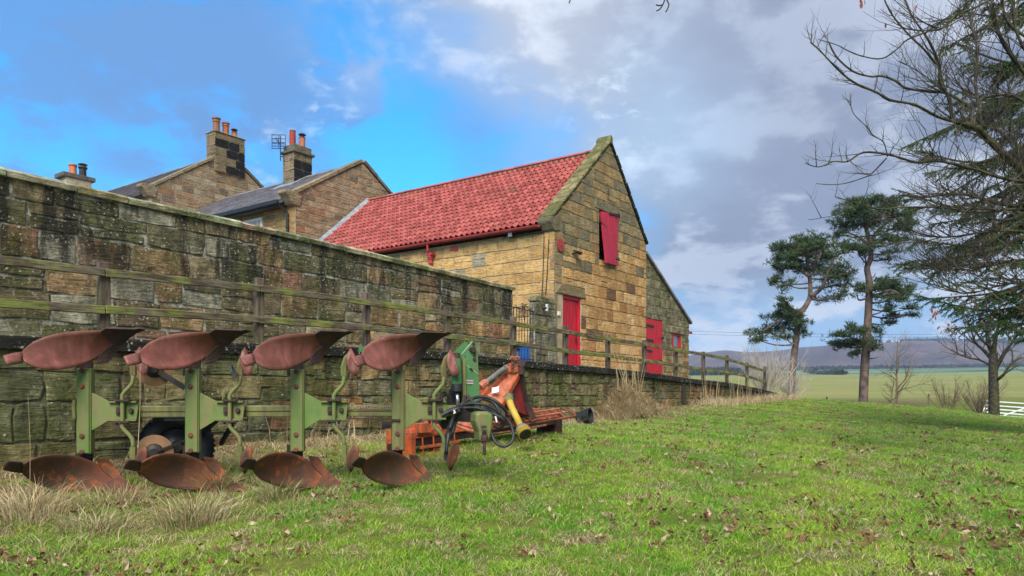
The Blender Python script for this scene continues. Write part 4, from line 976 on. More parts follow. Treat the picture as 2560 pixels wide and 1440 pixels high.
# ------------------------------------------------------------------ plough
def metal_mat(name, c0, c1, grime, gl=.55, rough=.55, rust=(.16, .065, .03), rl=.62, spec=.4):
    m, t, b = material(name, rough, spec)
    P = t.pos(); n = t.noise(P, 5, 7, .65); n2 = t.noise(P, 19, 6, .7); st = t.noise(t.scale(P, Vector((9, 9, 1.3))), 1.5, 6, .65)
    c = t.mix(t.step(n, .35, .65), c0, c1)
    c = t.mix(t.math('MULTIPLY', t.step(t.math('ADD', t.math('MULTIPLY', st, .5 if 'rust' in name else 1.0), t.math('MULTIPLY', t.noise(P, 2.2, 5, .6), .5 if 'rust' in name else 0.0)), gl - .1, gl + .14), .85), c, grime)
    c = t.mix(t.math('MULTIPLY', t.step(t.math('ADD', t.math('MULTIPLY', t.noise(P, 3.6, 8, .72), .75), t.math('MULTIPLY', n2, .25)) if 'rust' in name else n2, rl - (.03 if 'rust' in name else 0), rl + .08), .85), c, rust)
    if name in ('polished_rust', 'brown_rust'):      # towards the share, upper boards darken to brown and lower ones turn orange
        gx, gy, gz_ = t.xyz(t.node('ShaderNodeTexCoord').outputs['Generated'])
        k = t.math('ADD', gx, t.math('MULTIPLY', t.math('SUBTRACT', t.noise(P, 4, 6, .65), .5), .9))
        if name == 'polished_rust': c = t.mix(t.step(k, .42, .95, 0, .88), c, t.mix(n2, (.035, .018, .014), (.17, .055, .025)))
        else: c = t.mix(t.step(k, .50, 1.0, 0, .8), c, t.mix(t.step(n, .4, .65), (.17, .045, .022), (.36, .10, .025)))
    t.put(b.inputs['Base Color'], c); t.put(b.inputs['Roughness'], t.step(n2, .3, .7, rough - .1, rough + .2)); bump(t, b, t.math('ADD', n2, t.math('MULTIPLY', n, 1.5)), .45, .005)
    return m
M['green'] = metal_mat('green_paint', (.085, .165, .032), (.125, .205, .045), (.19, .17, .07), .46)
M['green_clean'] = metal_mat('green_paint_clean', (.045, .165, .055), (.07, .21, .075), (.11, .15, .06), .56, rl=.68)
M['olive'] = metal_mat('olive_grimy_paint', (.14, .165, .045), (.19, .19, .06), (.12, .09, .045), .50)
M['teal'] = metal_mat('teal_paint', (.03, .20, .14), (.05, .25, .18), (.08, .15, .09), .6)
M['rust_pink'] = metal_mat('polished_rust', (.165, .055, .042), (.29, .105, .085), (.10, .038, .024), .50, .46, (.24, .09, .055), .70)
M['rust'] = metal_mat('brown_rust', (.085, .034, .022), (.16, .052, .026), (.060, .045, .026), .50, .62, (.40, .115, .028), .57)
M['rust_dark'] = metal_mat('dark_rust', (.035, .020, .018), (.07, .032, .025), (.03, .022, .022), .5, .6, (.16, .06, .035), .6)
M['orange'] = metal_mat('orange_paint', (.48, .075, .015), (.60, .12, .028), (.22, .085, .045), .48, .5, (.10, .042, .03), .54)
M['orange_pale'] = metal_mat('faded_orange_paint', (.50, .14, .07), (.56, .19, .10), (.25, .10, .06), .48, .5, (.18, .08, .05), .55)
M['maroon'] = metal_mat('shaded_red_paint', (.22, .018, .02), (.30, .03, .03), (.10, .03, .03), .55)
M['steel'] = simple_mat('bare_steel', (.45, .46, .47), (.62, .63, .64), 8, .28, .5, metal=.9, bmp=0)
M['grey_steel'] = metal_mat('grey_steel', (.13, .13, .13), (.2, .19, .185), (.14, .10, .08), .52)
M['yellow'] = simple_mat('yellow_guard', (.44, .30, .035), (.56, .40, .07), 5, .6, .3, third=((.25, .2, .08), 2, .5, .7, .6))
M['tyre'] = simple_mat('tyre_rubber', (.016, .018, .022), (.035, .038, .045), 12, .75, .3)

LX = [212, 482, 744, 996]; LZ = [6.80, 6.93, 7.06, 7.20]
LP = [PX(x, 1026.5, z) for x, z in zip(LX, LZ)]
TD = Vector((.833, .554, 0)); ND = Vector((.554, -.833, 0))          # travel direction of the bodies, and their face towards the lawn
ED = (LP[3] - LP[0]); ED.z = 0; ED.normalize(); FD = Vector((ED.y, -ED.x, 0))   # beam direction, and its face towards the lawn
ZBm = sum(p.z for p in LP) / 4
ground0 = gz(LP[1].x, LP[1].y)
pg = thing('reversible_plough', 'old green four furrow reversible plough with rusty mouldboards, parked on the grass before the wall', 'plough', (LP[1].x, LP[1].y, ground0))

def sz(xc, yc, k=1):
    """crop point of the second body -> (s along the body, height from the beam)"""
    x = xc / 2.88; y = 760 + yc / 2.88; rx = (x - 1280) / 1850; P = LP[k]
    s = (rx * P.y - P.x) / (TD.x - TD.y * rx)
    return s, (985 - y) / 1850 * (P.y + TD.y * s) + EYE - ZBm
topc = [sz(*p) for p in [(993, 385), (1000, 350), (1030, 312), (1080, 272), (1140, 244), (1200, 226), (1280, 212), (1350, 207), (1440, 203), (1510, 201), (1570, 215), (1640, 245)]]
botc = [sz(*p) for p in [(993, 385), (1012, 408), (1045, 435), (1100, 460), (1160, 472), (1210, 475), (1300, 468), (1400, 438), (1470, 402), (1540, 350), (1600, 300), (1640, 252)]]
tail = [sz(*p) for p in [(890, 380), (940, 364), (1000, 352), (1018, 424), (965, 436), (920, 441)]]
share = [sz(*p) for p in [(1505, 206), (1545, 181), (1640, 184), (1730, 187), (1765, 181), (1812, 190), (1745, 216), (1695, 248), (1640, 300), (1600, 310), (1550, 262)]]
fin = [sz(*p) for p in [(1625, 315), (1585, 285), (1530, 330), (1492, 372), (1466, 440), (1545, 426), (1575, 385)]]
s_r = topc[-1][0]; s_l = topc[0][0]; zt_ = max(p[1] for p in topc); zb2 = min(p[1] for p in botc)
def wsurf(s, z):
    q = max(0, min(1.25, (s_r - s) / (s_r - s_l))); t = (zt_ - z) / (zt_ - zb2)
    return .01 + .20 * q ** 1.3 + .19 * (1 - t) ** 2 * (1 - q * .8) + .24 * q * t * t - .05 * t * (1 - t)
def shape3(s, z, w):
    """the curved board keeps the outline it shows from the lawn: slide each point along the board as it leaves the flat"""
    P = LP[1]; Y0 = P.y + TD.y * s; rx = (P.x + TD.x * s) / Y0
    q = (rx * (P.y + ND.y * w) - P.x - ND.x * w) / (TD.x - rx * TD.y); Y1 = P.y + TD.y * q + ND.y * w
    return q, (z + ZBm - EYE) * Y1 / Y0 + EYE - ZBm, w
def body(k, up, parent):
    P = LP[k]; sg = 1 if up else -1
    def mp(s, z, w=0):
        q, zq, wq = shape3(s, z, wsurf(s, z) - .03 + w)
        return Vector((P.x, P.y, ZBm)) + TD * q + Vector((0, 0, sg * zq)) + ND * wq
    ts = np.array([p[0] for p in topc]); tz_ = np.array([p[1] for p in topc]); bs = np.array([p[0] for p in botc]); bz_ = np.array([p[1] for p in botc])
    mb = MB(); NS, NTT = 22, 9
    for i in range(NS + 1):
        q = i / NS; s = s_l + (s_r - s_l) * (q ** 1.5 if q < .5 else (q - .5) * (1 - .5 ** 1.5) * 2 + .5 ** 1.5) if False else s_l + (s_r - s_l) * (1 - math.cos(math.pi * q)) / 2
        a, b = float(np.interp(s, ts, tz_)), float(np.interp(s, bs, bz_))
        for j in range(NTT + 1): mb.v.append(tuple(mp(s, a + (b - a) * j / NTT)))
    for i in range(NS):
        for j in range(NTT): n = NTT + 1; mb.f.append((i * n + j, i * n + j + 1, (i + 1) * n + j + 1, (i + 1) * n + j))
    nm = 'mouldboard'
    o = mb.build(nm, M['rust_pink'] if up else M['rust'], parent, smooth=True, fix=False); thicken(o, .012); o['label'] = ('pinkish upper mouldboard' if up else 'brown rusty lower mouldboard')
    def plate(name, pts, mat, w=.012, th=.014, sub=True, curl=0):
        mb = MB(); c = (sum(p[0] for p in pts) / len(pts), sum(p[1] for p in pts) / len(pts)); n = len(pts)
        full = []
        for i in range(n): p, q = pts[i], pts[(i + 1) % n]; full += [p, ((p[0] + q[0]) / 2, (p[1] + q[1]) / 2)]
        n = len(full); mid = [((p[0] + c[0]) / 2, (p[1] + c[1]) / 2) for p in full]
        mb.v = [tuple(mp(p[0], p[1], w)) for p in full + mid + [c]]
        for i in range(n): j = (i + 1) % n; mb.f += [(i, j, n + j, n + i), (n + i, n + j, 2 * n)]
        o = mb.build(name, mat, o_par, smooth=(name == 'tailpiece')); thicken(o, th); return o
    o_par = parent
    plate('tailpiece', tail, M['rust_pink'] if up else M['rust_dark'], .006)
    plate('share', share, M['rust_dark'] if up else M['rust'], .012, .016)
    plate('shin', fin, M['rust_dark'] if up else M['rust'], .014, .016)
    # frog behind the board joins it to the leg
    mb = MB(); P3 = Vector((P.x, P.y, ZBm)); mb.box(P3 + Vector((0, 0, sg * .43)) - ND * .09, TD * .07, ND * .02, (0, 0, .10)); mb.build('frog', M['rust_dark'], parent)
def bolt(mb, p, r, ax, h=.018): mb.lathe(p, ax, [(r * 1.5, 0), (r * 1.5, .006), (r, .007), (r, h)], 6)
for k in range(4):
    P = LP[k]; base = Vector((P.x, P.y, ZBm))
    mb = MB(); mb.box(base - FD * .02, ED * .064, FD * .05, (0, 0, .395)); leg = mb.build('leg', M['green' if k in (1, 2) else 'olive'] if k else M['green'], pg); bevel(leg, .012, 2)
    mb = MB(); mb.box(base + FD * .035, ED * .052, FD * .006, (0, 0, .385)); bevel(mb.build('leg_plate', M['olive' if k == 3 else 'green'], leg), .004)
    for dz in (-.372, -.228, .228, .372):
        mb = MB(); bolt(mb, base + FD * .041 - ED * .008 + Vector((0, 0, dz)), .017, FD); mb.build('bolt', M['rust'], leg)
    mb = MB(); mb.box(base - ED * .015 - FD * .075, ED * .055, FD * .012, (0, 0, .44)); mb.build('leg_core', M['rust_dark'], leg)
    # triangular bracket and clamp
    mb = MB(); poly = [(.066, .168), (.078, .165), (.23, .082), (.46, .078), (.47, .03), (.455, -.078), (.23, -.08), (.078, -.176), (.066, -.178)]
    fnp = lambda s, z, d: base + ED * s + FD * (d + .0) + Vector((0, 0, z))
    mb.prism(poly, fnp, .022, -.0); br = mb.build('bracket', M['green'], pg); bevel(br, .004)
    for z_ in (.084, -.084): mb = MB(); mb.box(fnp(.34, z_, .0), ED * .12, FD * .05, (0, 0, .008)); mb.build('flange', M['olive'], br)
    mb = MB()
    for s_, z_ in ((.305, 0), (.41, 0)): bolt(mb, fnp(s_, z_, .022), .018, FD, .03)
    mb.box(fnp(.305, 0, .03), ED * .022, FD * .01, (0, 0, .035)); mb.build('bolt', M['rust_dark'], br)
    # skimmer stalk through the clamp
    sk = [(.345, 0), (.345, .10), (.342, .145), (.37, .185), (.40, .215), (.43, .255), (.437, .30), (.437, .36)]
    pts = [fnp(s, z, .055) for s, z in sk]; low = [fnp(s, -z, .055) for s, z in sk]
    mb = MB(); mb.tube(low[::-1] + pts[1:], .020, 8); mb.build('skimmer_stalk', M['green'], pg, smooth=True)
    for z_ in (1, -1):
        mb = MB(); mb.box(fnp(.345, .098 * z_, .04), ED * .065, FD * .05, (0, 0, .008))
        for s_ in (.30, .39): mb.lathe(fnp(s_, .104 * z_, .06), (0, 0, z_), [(.014, 0), (.014, .024)], 6)
        mb.build('clamp', M['rust_dark'], pg)
    # small skimmer blades, top and bottom
    for sg in (1, -1):
        hd = Vector((0, 0, sg))
        mb = MB(); Q = [(.437, .33), (.435, .42), (.455, .50), (.50, .57)]
        mb.tube([fnp(s, 0, .05) + hd * z for s, z in Q], [.030, .030, .024, .008], 6); mb.build('skimmer_shank', M['olive'], pg)
        leaf = [(.50, .595), (.475, .55), (.462, .49), (.470, .43), (.492, .375), (.525, .335), (.56, .325), (.58, .35), (.582, .40), (.565, .46), (.545, .52), (.52, .57)]
        if k in (1,): leaf = [((s - .52) * .9 + .50, z) for s, z in leaf]
        mb = MB(); cx = .52; cz = .44; n = len(leaf)
        cur = lambda s, z: fnp(s, 0, .07 + .9 * (s - .52) ** 2 * 8 + (.6 - z) * .12) + hd * z
        mid = [((s + cx) / 2, (z + cz) / 2) for s, z in leaf]
        mb.v = [tuple(cur(*p)) for p in leaf + mid + [(cx, cz)]]
        for i in range(n): j = (i + 1) % n; mb.f += [(i, j, n + j, n + i), (n + i, n + j, 2 * n)]
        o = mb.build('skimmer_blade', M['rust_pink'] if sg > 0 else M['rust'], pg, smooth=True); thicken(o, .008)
    body(k, True, pg); body(k, False, pg)
    # trash board behind the upper mouldboard
    bw_ = [(-.40, .555), (-.41, .60), (-.40, .632), (.06, .645), (.06, .56)] if k == 0 else [(-.36, .56), (-.36, .615), (-.03, .625), (-.03, .56)]
    mb = MB(); f2 = lambda s, z, d: Vector((P.x, P.y, ZBm)) + TD * s + ND * (d - .12) + Vector((0, 0, z)); mb.prism(bw_, f2, 0, .008); mb.build('trash_board', M['teal'] if k == 0 else M['green_clean'], pg)
# main beam
b0_ = LP[0] - FD * .10; b0_.z = ZBm - .008; b1_ = LP[3] + ED * .60 - FD * .10; b1_.z = ZBm - .008
mb = MB(); mb.box((b0_ + b1_) / 2, (b1_ - b0_) / 2, FD * .05, (0, 0, .055)); beam = mb.build('beam', M['olive'], pg); bevel(beam, .010, 2)
mb = MB(); mb.box((b0_ + b1_) / 2 + FD * .052, (b1_ - b0_) / 2 * .99, FD * .002, (0, 0, .004)); mb.build('weld_line', M['rust_dark'], beam)
# faded raised maker's lettering on the beam
cu = bpy.data.curves.new('lettering', 'FONT'); cu.body = 'Dowdeswell'; cu.size = .082; cu.extrude = .001; cu.materials.append(simple_mat('faded_lettering', (.34, .22, .17), (.30, .25, .13), 20, .7))
lt = bpy.data.objects.new('tmp', cu); me_ = bpy.data.meshes.new_from_object(lt); me_.name = 'lettering'; bpy.data.objects.remove(lt); lt = link('lettering', me_, beam)
q = PX(869, 1023, 7.13); q = LP[2] + ED * ((869 - 744) / 1850 * 7.1) - FD * .0475; q.z = ZBm + .012
lt.matrix_local = Matrix.Translation(q - Vector(wloc(pg))) @ Matrix(((ED.x, 0, FD.x, 0), (ED.y, 0, FD.y, 0), (0, 1, 0, 0), (0, 0, 0, 1)))
# small parts on and behind the beam
bp = lambda x, y, Z: PX(x, y, Z)
mb = MB(); mb.tube([bp(186, 1000, 6.75), bp(184, 1015, 6.75), bp(186, 1046, 6.75)], .016, 6); mb.build('locking_pin', M['olive'], pg)
mb = MB(); mb.bar(bp(380, 1005, 7.05), bp(465, 990, 7.1), .03, .022); mb.bar(bp(412, 1004, 7.0), bp(412, 1046, 7.0), .05, .06); mb.bar(bp(940, 1012, 7.3), bp(1000, 1003, 7.3), .03, .02); mb.bar(bp(930, 994, 7.35), bp(978, 993, 7.35), .10, .022); mb.bar(bp(1035, 998, 7.3), bp(1095, 995, 7.3), .04, .012); mb.build('adjuster_bar', M['olive'], pg)
mb = MB(); mb.bar(bp(560, 990, 7.0), bp(566, 975, 7.0), .03, .05); mb.tube([bp(562, 978, 6.95), bp(559, 1000, 6.95)], .014, 6); mb.tube([bp(570, 980, 7.0), bp(600, 1005, 7.0)], .010, 6); mb.build('spring_lever', M['olive'], pg)
mb = MB(); mb.box(bp(980, 1062, 7.3), ED * .10, FD * .05, (0, 0, .028)); mb.bar(bp(973, 1070, 7.35), bp(973, 1135, 7.35), .03, .05); mb.bar(bp(755, 1042, 7.1), bp(1000, 1050, 7.15), .03, .016); mb.build('under_frame', M['rust_dark'], pg)
mb = MB(); mb.bar(bp(545, 1045, 7.0), bp(500, 1085, 7.3), .04, .05); mb.bar(bp(590, 1045, 7.1), bp(552, 1110, 7.4), .03, .04); mb.bar(bp(385, 1048, 7.1), bp(460, 1050, 7.1), .06, .03); mb.build('wheel_arm', M['iron'], pg)
mb = MB(); mb.box(bp(437, 1049, 7.05), ED * .085, FD * .04, (0, 0, .008)); mb.build('number_bracket', M['grey_steel'], pg)
# black strap tied to a stalk
mb = MB(); 
for r_ in (0, .012, .024): mb.tube([bp(573 + r_ * 200, 914, 6.9), bp(578 + r_ * 150, 930, 6.88), bp(584, 946, 6.88), bp(590, 940, 6.9), bp(584, 922, 6.92), bp(576 + r_ * 100, 911, 6.92)], .008, 5)
mb.box(bp(587, 938, 6.88), ED * .02, FD * .015, (0, 0, .03)); mb.build('strap', M['black_plastic'], pg)
# rear disc coulters
for yy, nm in ((922, 'upper'), (1131, 'lower')):
    c = bp(386, yy, 7.02); mb = MB(); ax = (FD * .96 + ED * .2).normalized()
    mb.lathe(c, ax, [(.165, 0), (.168, .004), (.07, .016), (.07, .022)], 30); dc_ = mb.build('disc', metal_mat('disc_rust_' + nm, (.24, .13, .06), (.30, .16, .07), (.15, .09, .06), .5), pg)
    mb = MB(); mb.lathe(c + ax * .018, ax, [(.085, 0), (.075, .012), (.04, .03), (.04, .06)], 16); mb.build('hub', M['iron'], dc_)
mb = MB(); mb.bar(bp(386, 922, 6.98), bp(462, 970, 7.05), .03, .05); mb.build('disc_arm', M['iron'], pg)
mb = MB(); mb.bar(bp(386, 1131, 6.98), bp(462, 1100, 7.1), .02, .015); mb.build('disc_arm', M['iron'], pg)
# depth wheel
wc = bp(441, 1117, 7.28); wax = (FD * .93 + ED * .36).normalized()
wc.z = max(wc.z, gz(wc.x, wc.y) + .33)
dw = MB(); Rw = .345
prof = [(.19, -.085), (.26, -.105), (.315, -.10), (.338, -.07), (Rw, 0), (.338, .07), (.315, .10), (.26, .105), (.19, .085)]
dw.lathe(wc, wax, prof, 40, closed=True); wh = dw.build('depth_wheel', M['tyre'], pg, smooth=True)
mb = MB(); e1 = wax.orthogonal().normalized(); e2 = wax.cross(e1)
for i in range(40):
    for sd in (-1, 1):
        a = 2 * math.pi * (i + (.5 if sd > 0 else 0)) / 40; rd = e1 * math.cos(a) + e2 * math.sin(a); tg = wax.cross(rd)
        mb.box(wc + rd * .342 + wax * sd * .05, rd * .008, (tg * .8 + wax * .2 * sd) * .016, wax * .04)
mb.build('tread', M['tyre'], wh)
mb = MB(); mb.lathe(wc, wax, [(.19, -.06), (.18, .02), (.10, .03), (.06, .05), (.05, .08)], 20); mb.build('rim', M['black_plastic'], wh)

# headstock: tower plates, ram, box, hoses
C = lambda xc, yc, Z: PX(980 + xc / 4.235, 820 + yc / 4.235, Z)
HS = Vector((.93, .36, 0)).normalized(); HN = Vector((HS.y, -HS.x, 0))
def onplane(P0, pts, w=0):
    """crop points -> world points on the vertical plane through P0 along HS"""
    out = []
    for xc, yc in pts:
        x, y = 980 + xc / 4.235, 820 + yc / 4.235; rx = (x - 1280) / 1850
        s = (rx * P0.y - P0.x) / (HS.x - HS.y * rx); Z = P0.y + HS.y * s
        out.append(Vector((P0.x + HS.x * s, Z, EYE + (985 - y) / 1850 * Z)))
    return out
def slab(mb, pts, n, th):
    k = len(pts); mb.add([p for p in pts] + [p - n * th for p in pts], [tuple(range(k)), tuple(range(2 * k - 1, k - 1, -1))] + [(i, (i + 1) % k, k + (i + 1) % k, k + i) for i in range(k)])
H0 = C(820, 500, 7.40)
tp = onplane(H0, [(735, 285), (770, 245), (850, 143), (880, 152), (905, 200), (912, 380), (925, 600), (932, 785), (760, 800), (752, 500)])
mb = MB(); slab(mb, tp, HN, .014); tw = mb.build('tower_plate', M['green_clean'], pg)
tp2 = [p - HN * .11 + HS * -.02 for p in onplane(H0, [(700, 262), (825, 140), (850, 143), (880, 200), (912, 380), (925, 600), (930, 785), (770, 795), (735, 330)])]
mb = MB(); slab(mb, tp2, HN, .014); mb.build('tower_plate', M['green_clean'], pg)
mb = MB(); q = onplane(H0, [(765, 378), (912, 492)]); mb.bar(q[0] + HN * .004, q[1] + HN * .004, .006, .004, HN)
q = onplane(H0, [(738, 275), (850, 143)]); mb.bar(q[0], q[1], .012, .004, HN); mb.build('pale_edge', simple_mat('pale_green_edge', (.28, .36, .22), (.36, .42, .28), 9), tw)
mb = MB()
for xc, yc, r_ in ((862, 165, .016), (870, 283, .018), (872, 332, .018), (852, 228, .03), (828, 228, .015)): mb.lathe(onplane(H0, [(xc, yc)])[0] + HN * .0, HN, [(r_, 0), (r_, .012 if yc != 228 else .03)], 9)
for xc, yc in ((775, 298), (832, 600)): mb.lathe(onplane(H0, [(xc, yc)])[0], HN, [(.006, 0), (.006, .006)], 6)
q = onplane(H0, [(822, 425), (850, 445)]); mb.bar(q[0] + HN * .01, q[1] + HN * .01, .014, .014); mb.build('pin', M['rust_dark'], tw)
q = onplane(H0, [(778, 540), (864, 545), (864, 597), (778, 592)]); mb = MB(); slab(mb, [p + HN * .004 for p in q], HN, .004); dpl = mb.build('maker_plate', M['grey_steel'], tw)
mb = MB()
for y0 in (552, 580): q = onplane(H0, [(785, y0), (858, y0 + 3), (858, y0 + 12), (785, y0 + 9)]); slab(mb, [p + HN * .006 for p in q], HN, .0015)
mb.build('print_strip', simple_mat('pale_print', (.42, .44, .42), (.52, .53, .5), 30), dpl)
mb = MB(); q = onplane(H0, [(740, 330), (768, 335), (775, 800), (742, 800)]); slab(mb, [p + HN * .03 for p in q], HN, .05); mb.build('tower_rib', M['olive'], pg)
# hydraulic ram
r0, r1, r2, r3 = C(678, 320, 7.3), C(684, 560, 7.3), C(688, 675, 7.3), C(698, 850, 7.3)
mb = MB(); mb.tube([C(676, 325, 7.3), C(686, 590, 7.3)], .052, 20); cy = mb.build('ram_barrel', M['green_clean'], pg, smooth=False)
mb = MB(); mb.tube([C(686, 590, 7.3), C(687, 640, 7.3), C(688, 668, 7.3), C(688, 676, 7.3)], [.054, .058, .058, .045], 20); mb.build('gland', M['black_plastic'], cy)
mb = MB(); mb.tube([C(676, 328, 7.3), C(675, 300, 7.3), C(675, 265, 7.3)], [.05, .045, .04], 12); mb.build('ram_eye', M['rust_dark'], cy)
mb = MB(); mb.tube([C(690, 672, 7.3), C(699, 860, 7.3)], .018, 14); mb.build('ram_rod', M['steel'], pg, smooth=True)
# dark frame behind the ram
mb = MB(); q = onplane(C(700, 900, 7.42), [(640, 640), (745, 600), (760, 780), (940, 800), (960, 900), (860, 1000), (700, 990), (620, 1060), (560, 1075), (515, 1010), (515, 905), (600, 860), (612, 740)]); slab(mb, q, HN, .10); mb.build('head_frame', M['iron'], pg)
mb = MB(); q = onplane(C(560, 870, 7.25), [(510, 790), (640, 830), (660, 880), (540, 960), (500, 960)]); slab(mb, q, HN, .16); mb.build('head_bracket', M['green'], pg)
mb = MB(); mb.tube([C(524, 780, 7.2), C(530, 670, 7.2), C(545, 672, 7.2), C(615, 740, 7.25)], .016, 7); mb.build('side_lever', M['iron'], pg)
mb = MB(); mb.tube([C(778, 860, 7.1), C(775, 715, 7.1), C(795, 712, 7.1), C(900, 830, 7.05), C(960, 880, 7.05)], .017, 7); mb.box(C(820, 868, 7.08), HS * .14, HN * .04, (0, 0, .018)); mb.build('stop_lever', M['rust_dark'], pg)
# green box on the cross shaft with its stand pin
g0 = C(960, 1000, 6.95)
q = onplane(g0, [(872, 905), (905, 880), (1000, 882), (1045, 905), (1058, 935), (1050, 1040), (1022, 1170), (1000, 1205), (940, 1212), (915, 1195), (905, 1100), (880, 1030), (868, 985)])
bxm = MB(); k = len(q); cen = sum(q, Vector()) / k; HN2 = HN
outer = [p - HN2 * .12 for p in q]; mid = [p + HN2 * .03 for p in q]; fr = [cen + (p - cen) * .86 + HN2 * .055 for p in q]
bxm.add(outer + mid + fr, [tuple(range(k))[::-1], tuple(range(2 * k, 3 * k))] + [(r_ * k + i, r_ * k + (i + 1) % k, (r_ + 1) * k + (i + 1) % k, (r_ + 1) * k + i) for r_ in (0, 1) for i in range(k)])
gb = bxm.build('shaft_guard_box', M['green'], pg); bevel(gb, .012, 2)
mb = MB(); mb.tube([C(940, 1045, 6.85), C(975, 1038, 6.85), C(1003, 1048, 6.85)], .014, 6); mb.lathe(C(975, 1110, 6.87), HN, [(.022, 0), (.022, .012)], 8); mb.build('catch', M['iron'], gb)
mb = MB(); mb.tube([C(978, 1170, 6.88), C(977, 1345, 6.88)], .016, 8); mb.lathe(C(978, 1195, 6.88), (0, 0, 1), [(.03, 0), (.034, .03), (.03, .055)], 10); mb.build('stand_pin', M['rust_dark'], pg)
# cross shaft to the right, hoses
def smooth_path(pts, n=6):
    P_ = [pts[0]] + pts + [pts[-1]]; out = []
    for i in range(1, len(P_) - 2):
        for k in range(n):
            t = k / n; a, b, c, d_ = P_[i - 1], P_[i], P_[i + 1], P_[i + 2]
            out.append(.5 * ((2 * b) + (c - a) * t + (2 * a - 5 * b + 4 * c - d_) * t * t + (3 * b - a - 3 * c + d_) * t ** 3))
    return out + [pts[-1]]
hoses = [([(530, 940), (600, 900), (680, 865), (760, 820), (840, 800), (960, 812), (1080, 860), (1160, 930), (1235, 985), (1280, 1090), (1275, 1190), (1210, 1250), (1120, 1235), (1060, 1140), (1050, 1070)], .014, 6.95),
         ([(700, 840), (780, 780), (860, 745), (940, 728), (1040, 745), (1130, 800), (1200, 870), (1215, 930), (1170, 945)], .017, 7.15),
         ([(900, 790), (960, 750), (1060, 780), (1120, 850), (1150, 920)], .015, 7.25),
         ([(560, 920), (640, 860), (760, 850), (900, 850), (1050, 900), (1150, 950), (1190, 1000), (1150, 1045), (1080, 1040)], .018, 7.0),
         ([(720, 870), (660, 930), (620, 1040), (600, 1120), (585, 1220), (575, 1310)], .018, 6.9),
         ([(740, 880), (690, 940), (660, 1040), (640, 1110), (620, 1160)], .018, 6.95),
         ([(700, 900), (640, 960), (600, 1060), (580, 1160)], .016, 7.0),
         ([(960, 870), (1010, 850), (1100, 900), (1170, 1000), (1120, 1060)], .014, 7.05)]
for pts, r_, Z in hoses:
    mb = MB(); pp = smooth_path([C(x, y, Z + .04 * math.sin(i)) for i, (x, y) in enumerate(pts)]); mb.tube(pp, r_, 7); mb.build('hydraulic_hose', M['black_plastic'], pg, smooth=True)
mb = MB(); pp = smooth_path([C(535, 925, 6.92), C(600, 890, 6.92), C(680, 862, 6.92), C(745, 838, 6.95)])
mb.tube(pp, .020, 8)
for i in range(0, len(pp) - 1): mb.tube([pp[i], pp[i] + (pp[i + 1] - pp[i]) * .4], .029, 8)
mb.build('hose_spring', M['black_plastic'], pg)
for (xa, ya), (xb, yb) in (((575, 1310), (562, 1400)), ((628, 1100), (606, 1168)), ((604, 1050), (598, 1110))):
    mb = MB(); mb.tube([C(xa, ya, 6.9), C(xb, yb, 6.9)], [.022, .014], 8); mb.build('coupling', M['iron'], pg)
for tp__ in ([C(655, 870, 6.9), C(670, 900, 6.88), C(650, 905, 6.88)], [C(1095, 935, 6.95), C(1110, 1000, 6.93)]): mb = MB(); mb.tube(tp__, .008, 5); mb.build('tie', M['white_paint'], pg)
mb = MB(); q = onplane(C(1125, 980, 7.0), [(1090, 935), (1130, 930), (1160, 975), (1130, 1020), (1100, 990)]); slab(mb, q, HN, .03); mb.build('orange_cap', M['orange'], pg)

# ------------------------------------------------------------------ orange power harrow
Q0 = PX(1015, 1095, 8.6); Q1 = PX(1398, 1030, 11.0)
HA = (Q1 - Q0); HA.z = 0; LH = HA.length * .965; HA.normalize(); HB = Vector((HA.y, -HA.x, 0))       # along the machine / towards the lawn
Hc = (Q0 + Q1) / 2
zg = lambda s: gz((Q0 + HA * s).x, (Q0 + HA * s).y)
ph = thing('power_harrow', 'orange power harrow with a yellow drive shaft, rusting against the retaining wall', 'harrow', (Hc.x, Hc.y, gz(Hc.x, Hc.y)))
z_0, z_1 = PX(1015, 1072, 8.6).z, PX(1398, 1022, 11).z
def HP(s, w, h):
    """s 0..1 along the machine, w towards the lawn, h above the deck"""
    p = Q0 + HA * (LH * s) + HB * w; p.z = z_0 + (z_1 - z_0) * s + h; return p
mb = MB(); c = [HP(0, -.25, -.12), HP(1, -.25, -.12), HP(1, .12, -.12), HP(0, .12, -.12), HP(0, -.25, -.02), HP(1, -.25, -.02), HP(1, .06, -.0), HP(0, .06, -.0)]
mb.add(c, [(3, 2, 1, 0), (4, 5, 6, 7), (0, 1, 5, 4), (1, 2, 6, 5), (2, 3, 7, 6), (3, 0, 4, 7)]); bevel(mb.build('deck', M['orange'], ph), .012)
mb = MB(); mb.bar(HP(.02, -.04, -.17), HP(.96, -.04, -.17), .26, .08); mb.build('gear_trough', M['rust_dark'], ph)
for i in range(12):
    mb = MB(); s = .04 + i * .084
    for q in (-.07, .07): mb.bar(HP(s + q * .3, -.04 + q, -.26), HP(s + q * .3, -.04 + q, -.46), .03, .012)
    mb.build('tine', M['rust_dark'], ph)
for s0, s1, nm in ((-.02, .0, 'end_plate'), (.975, .985, 'end_plate')):
    mb = MB(); mb.add([HP(s, w_, h_) for s in (s0, s1) for w_, h_ in ((-.28, -.40), (.16, -.42), (.16, -.04), (-.28, -.02))], [(0, 1, 2, 3), (7, 6, 5, 4), (0, 4, 5, 1), (1, 5, 6, 2), (2, 6, 7, 3), (3, 7, 4, 0)]); mb.build(nm, M['orange'] if s0 < 0 else M['rust_dark'], ph)
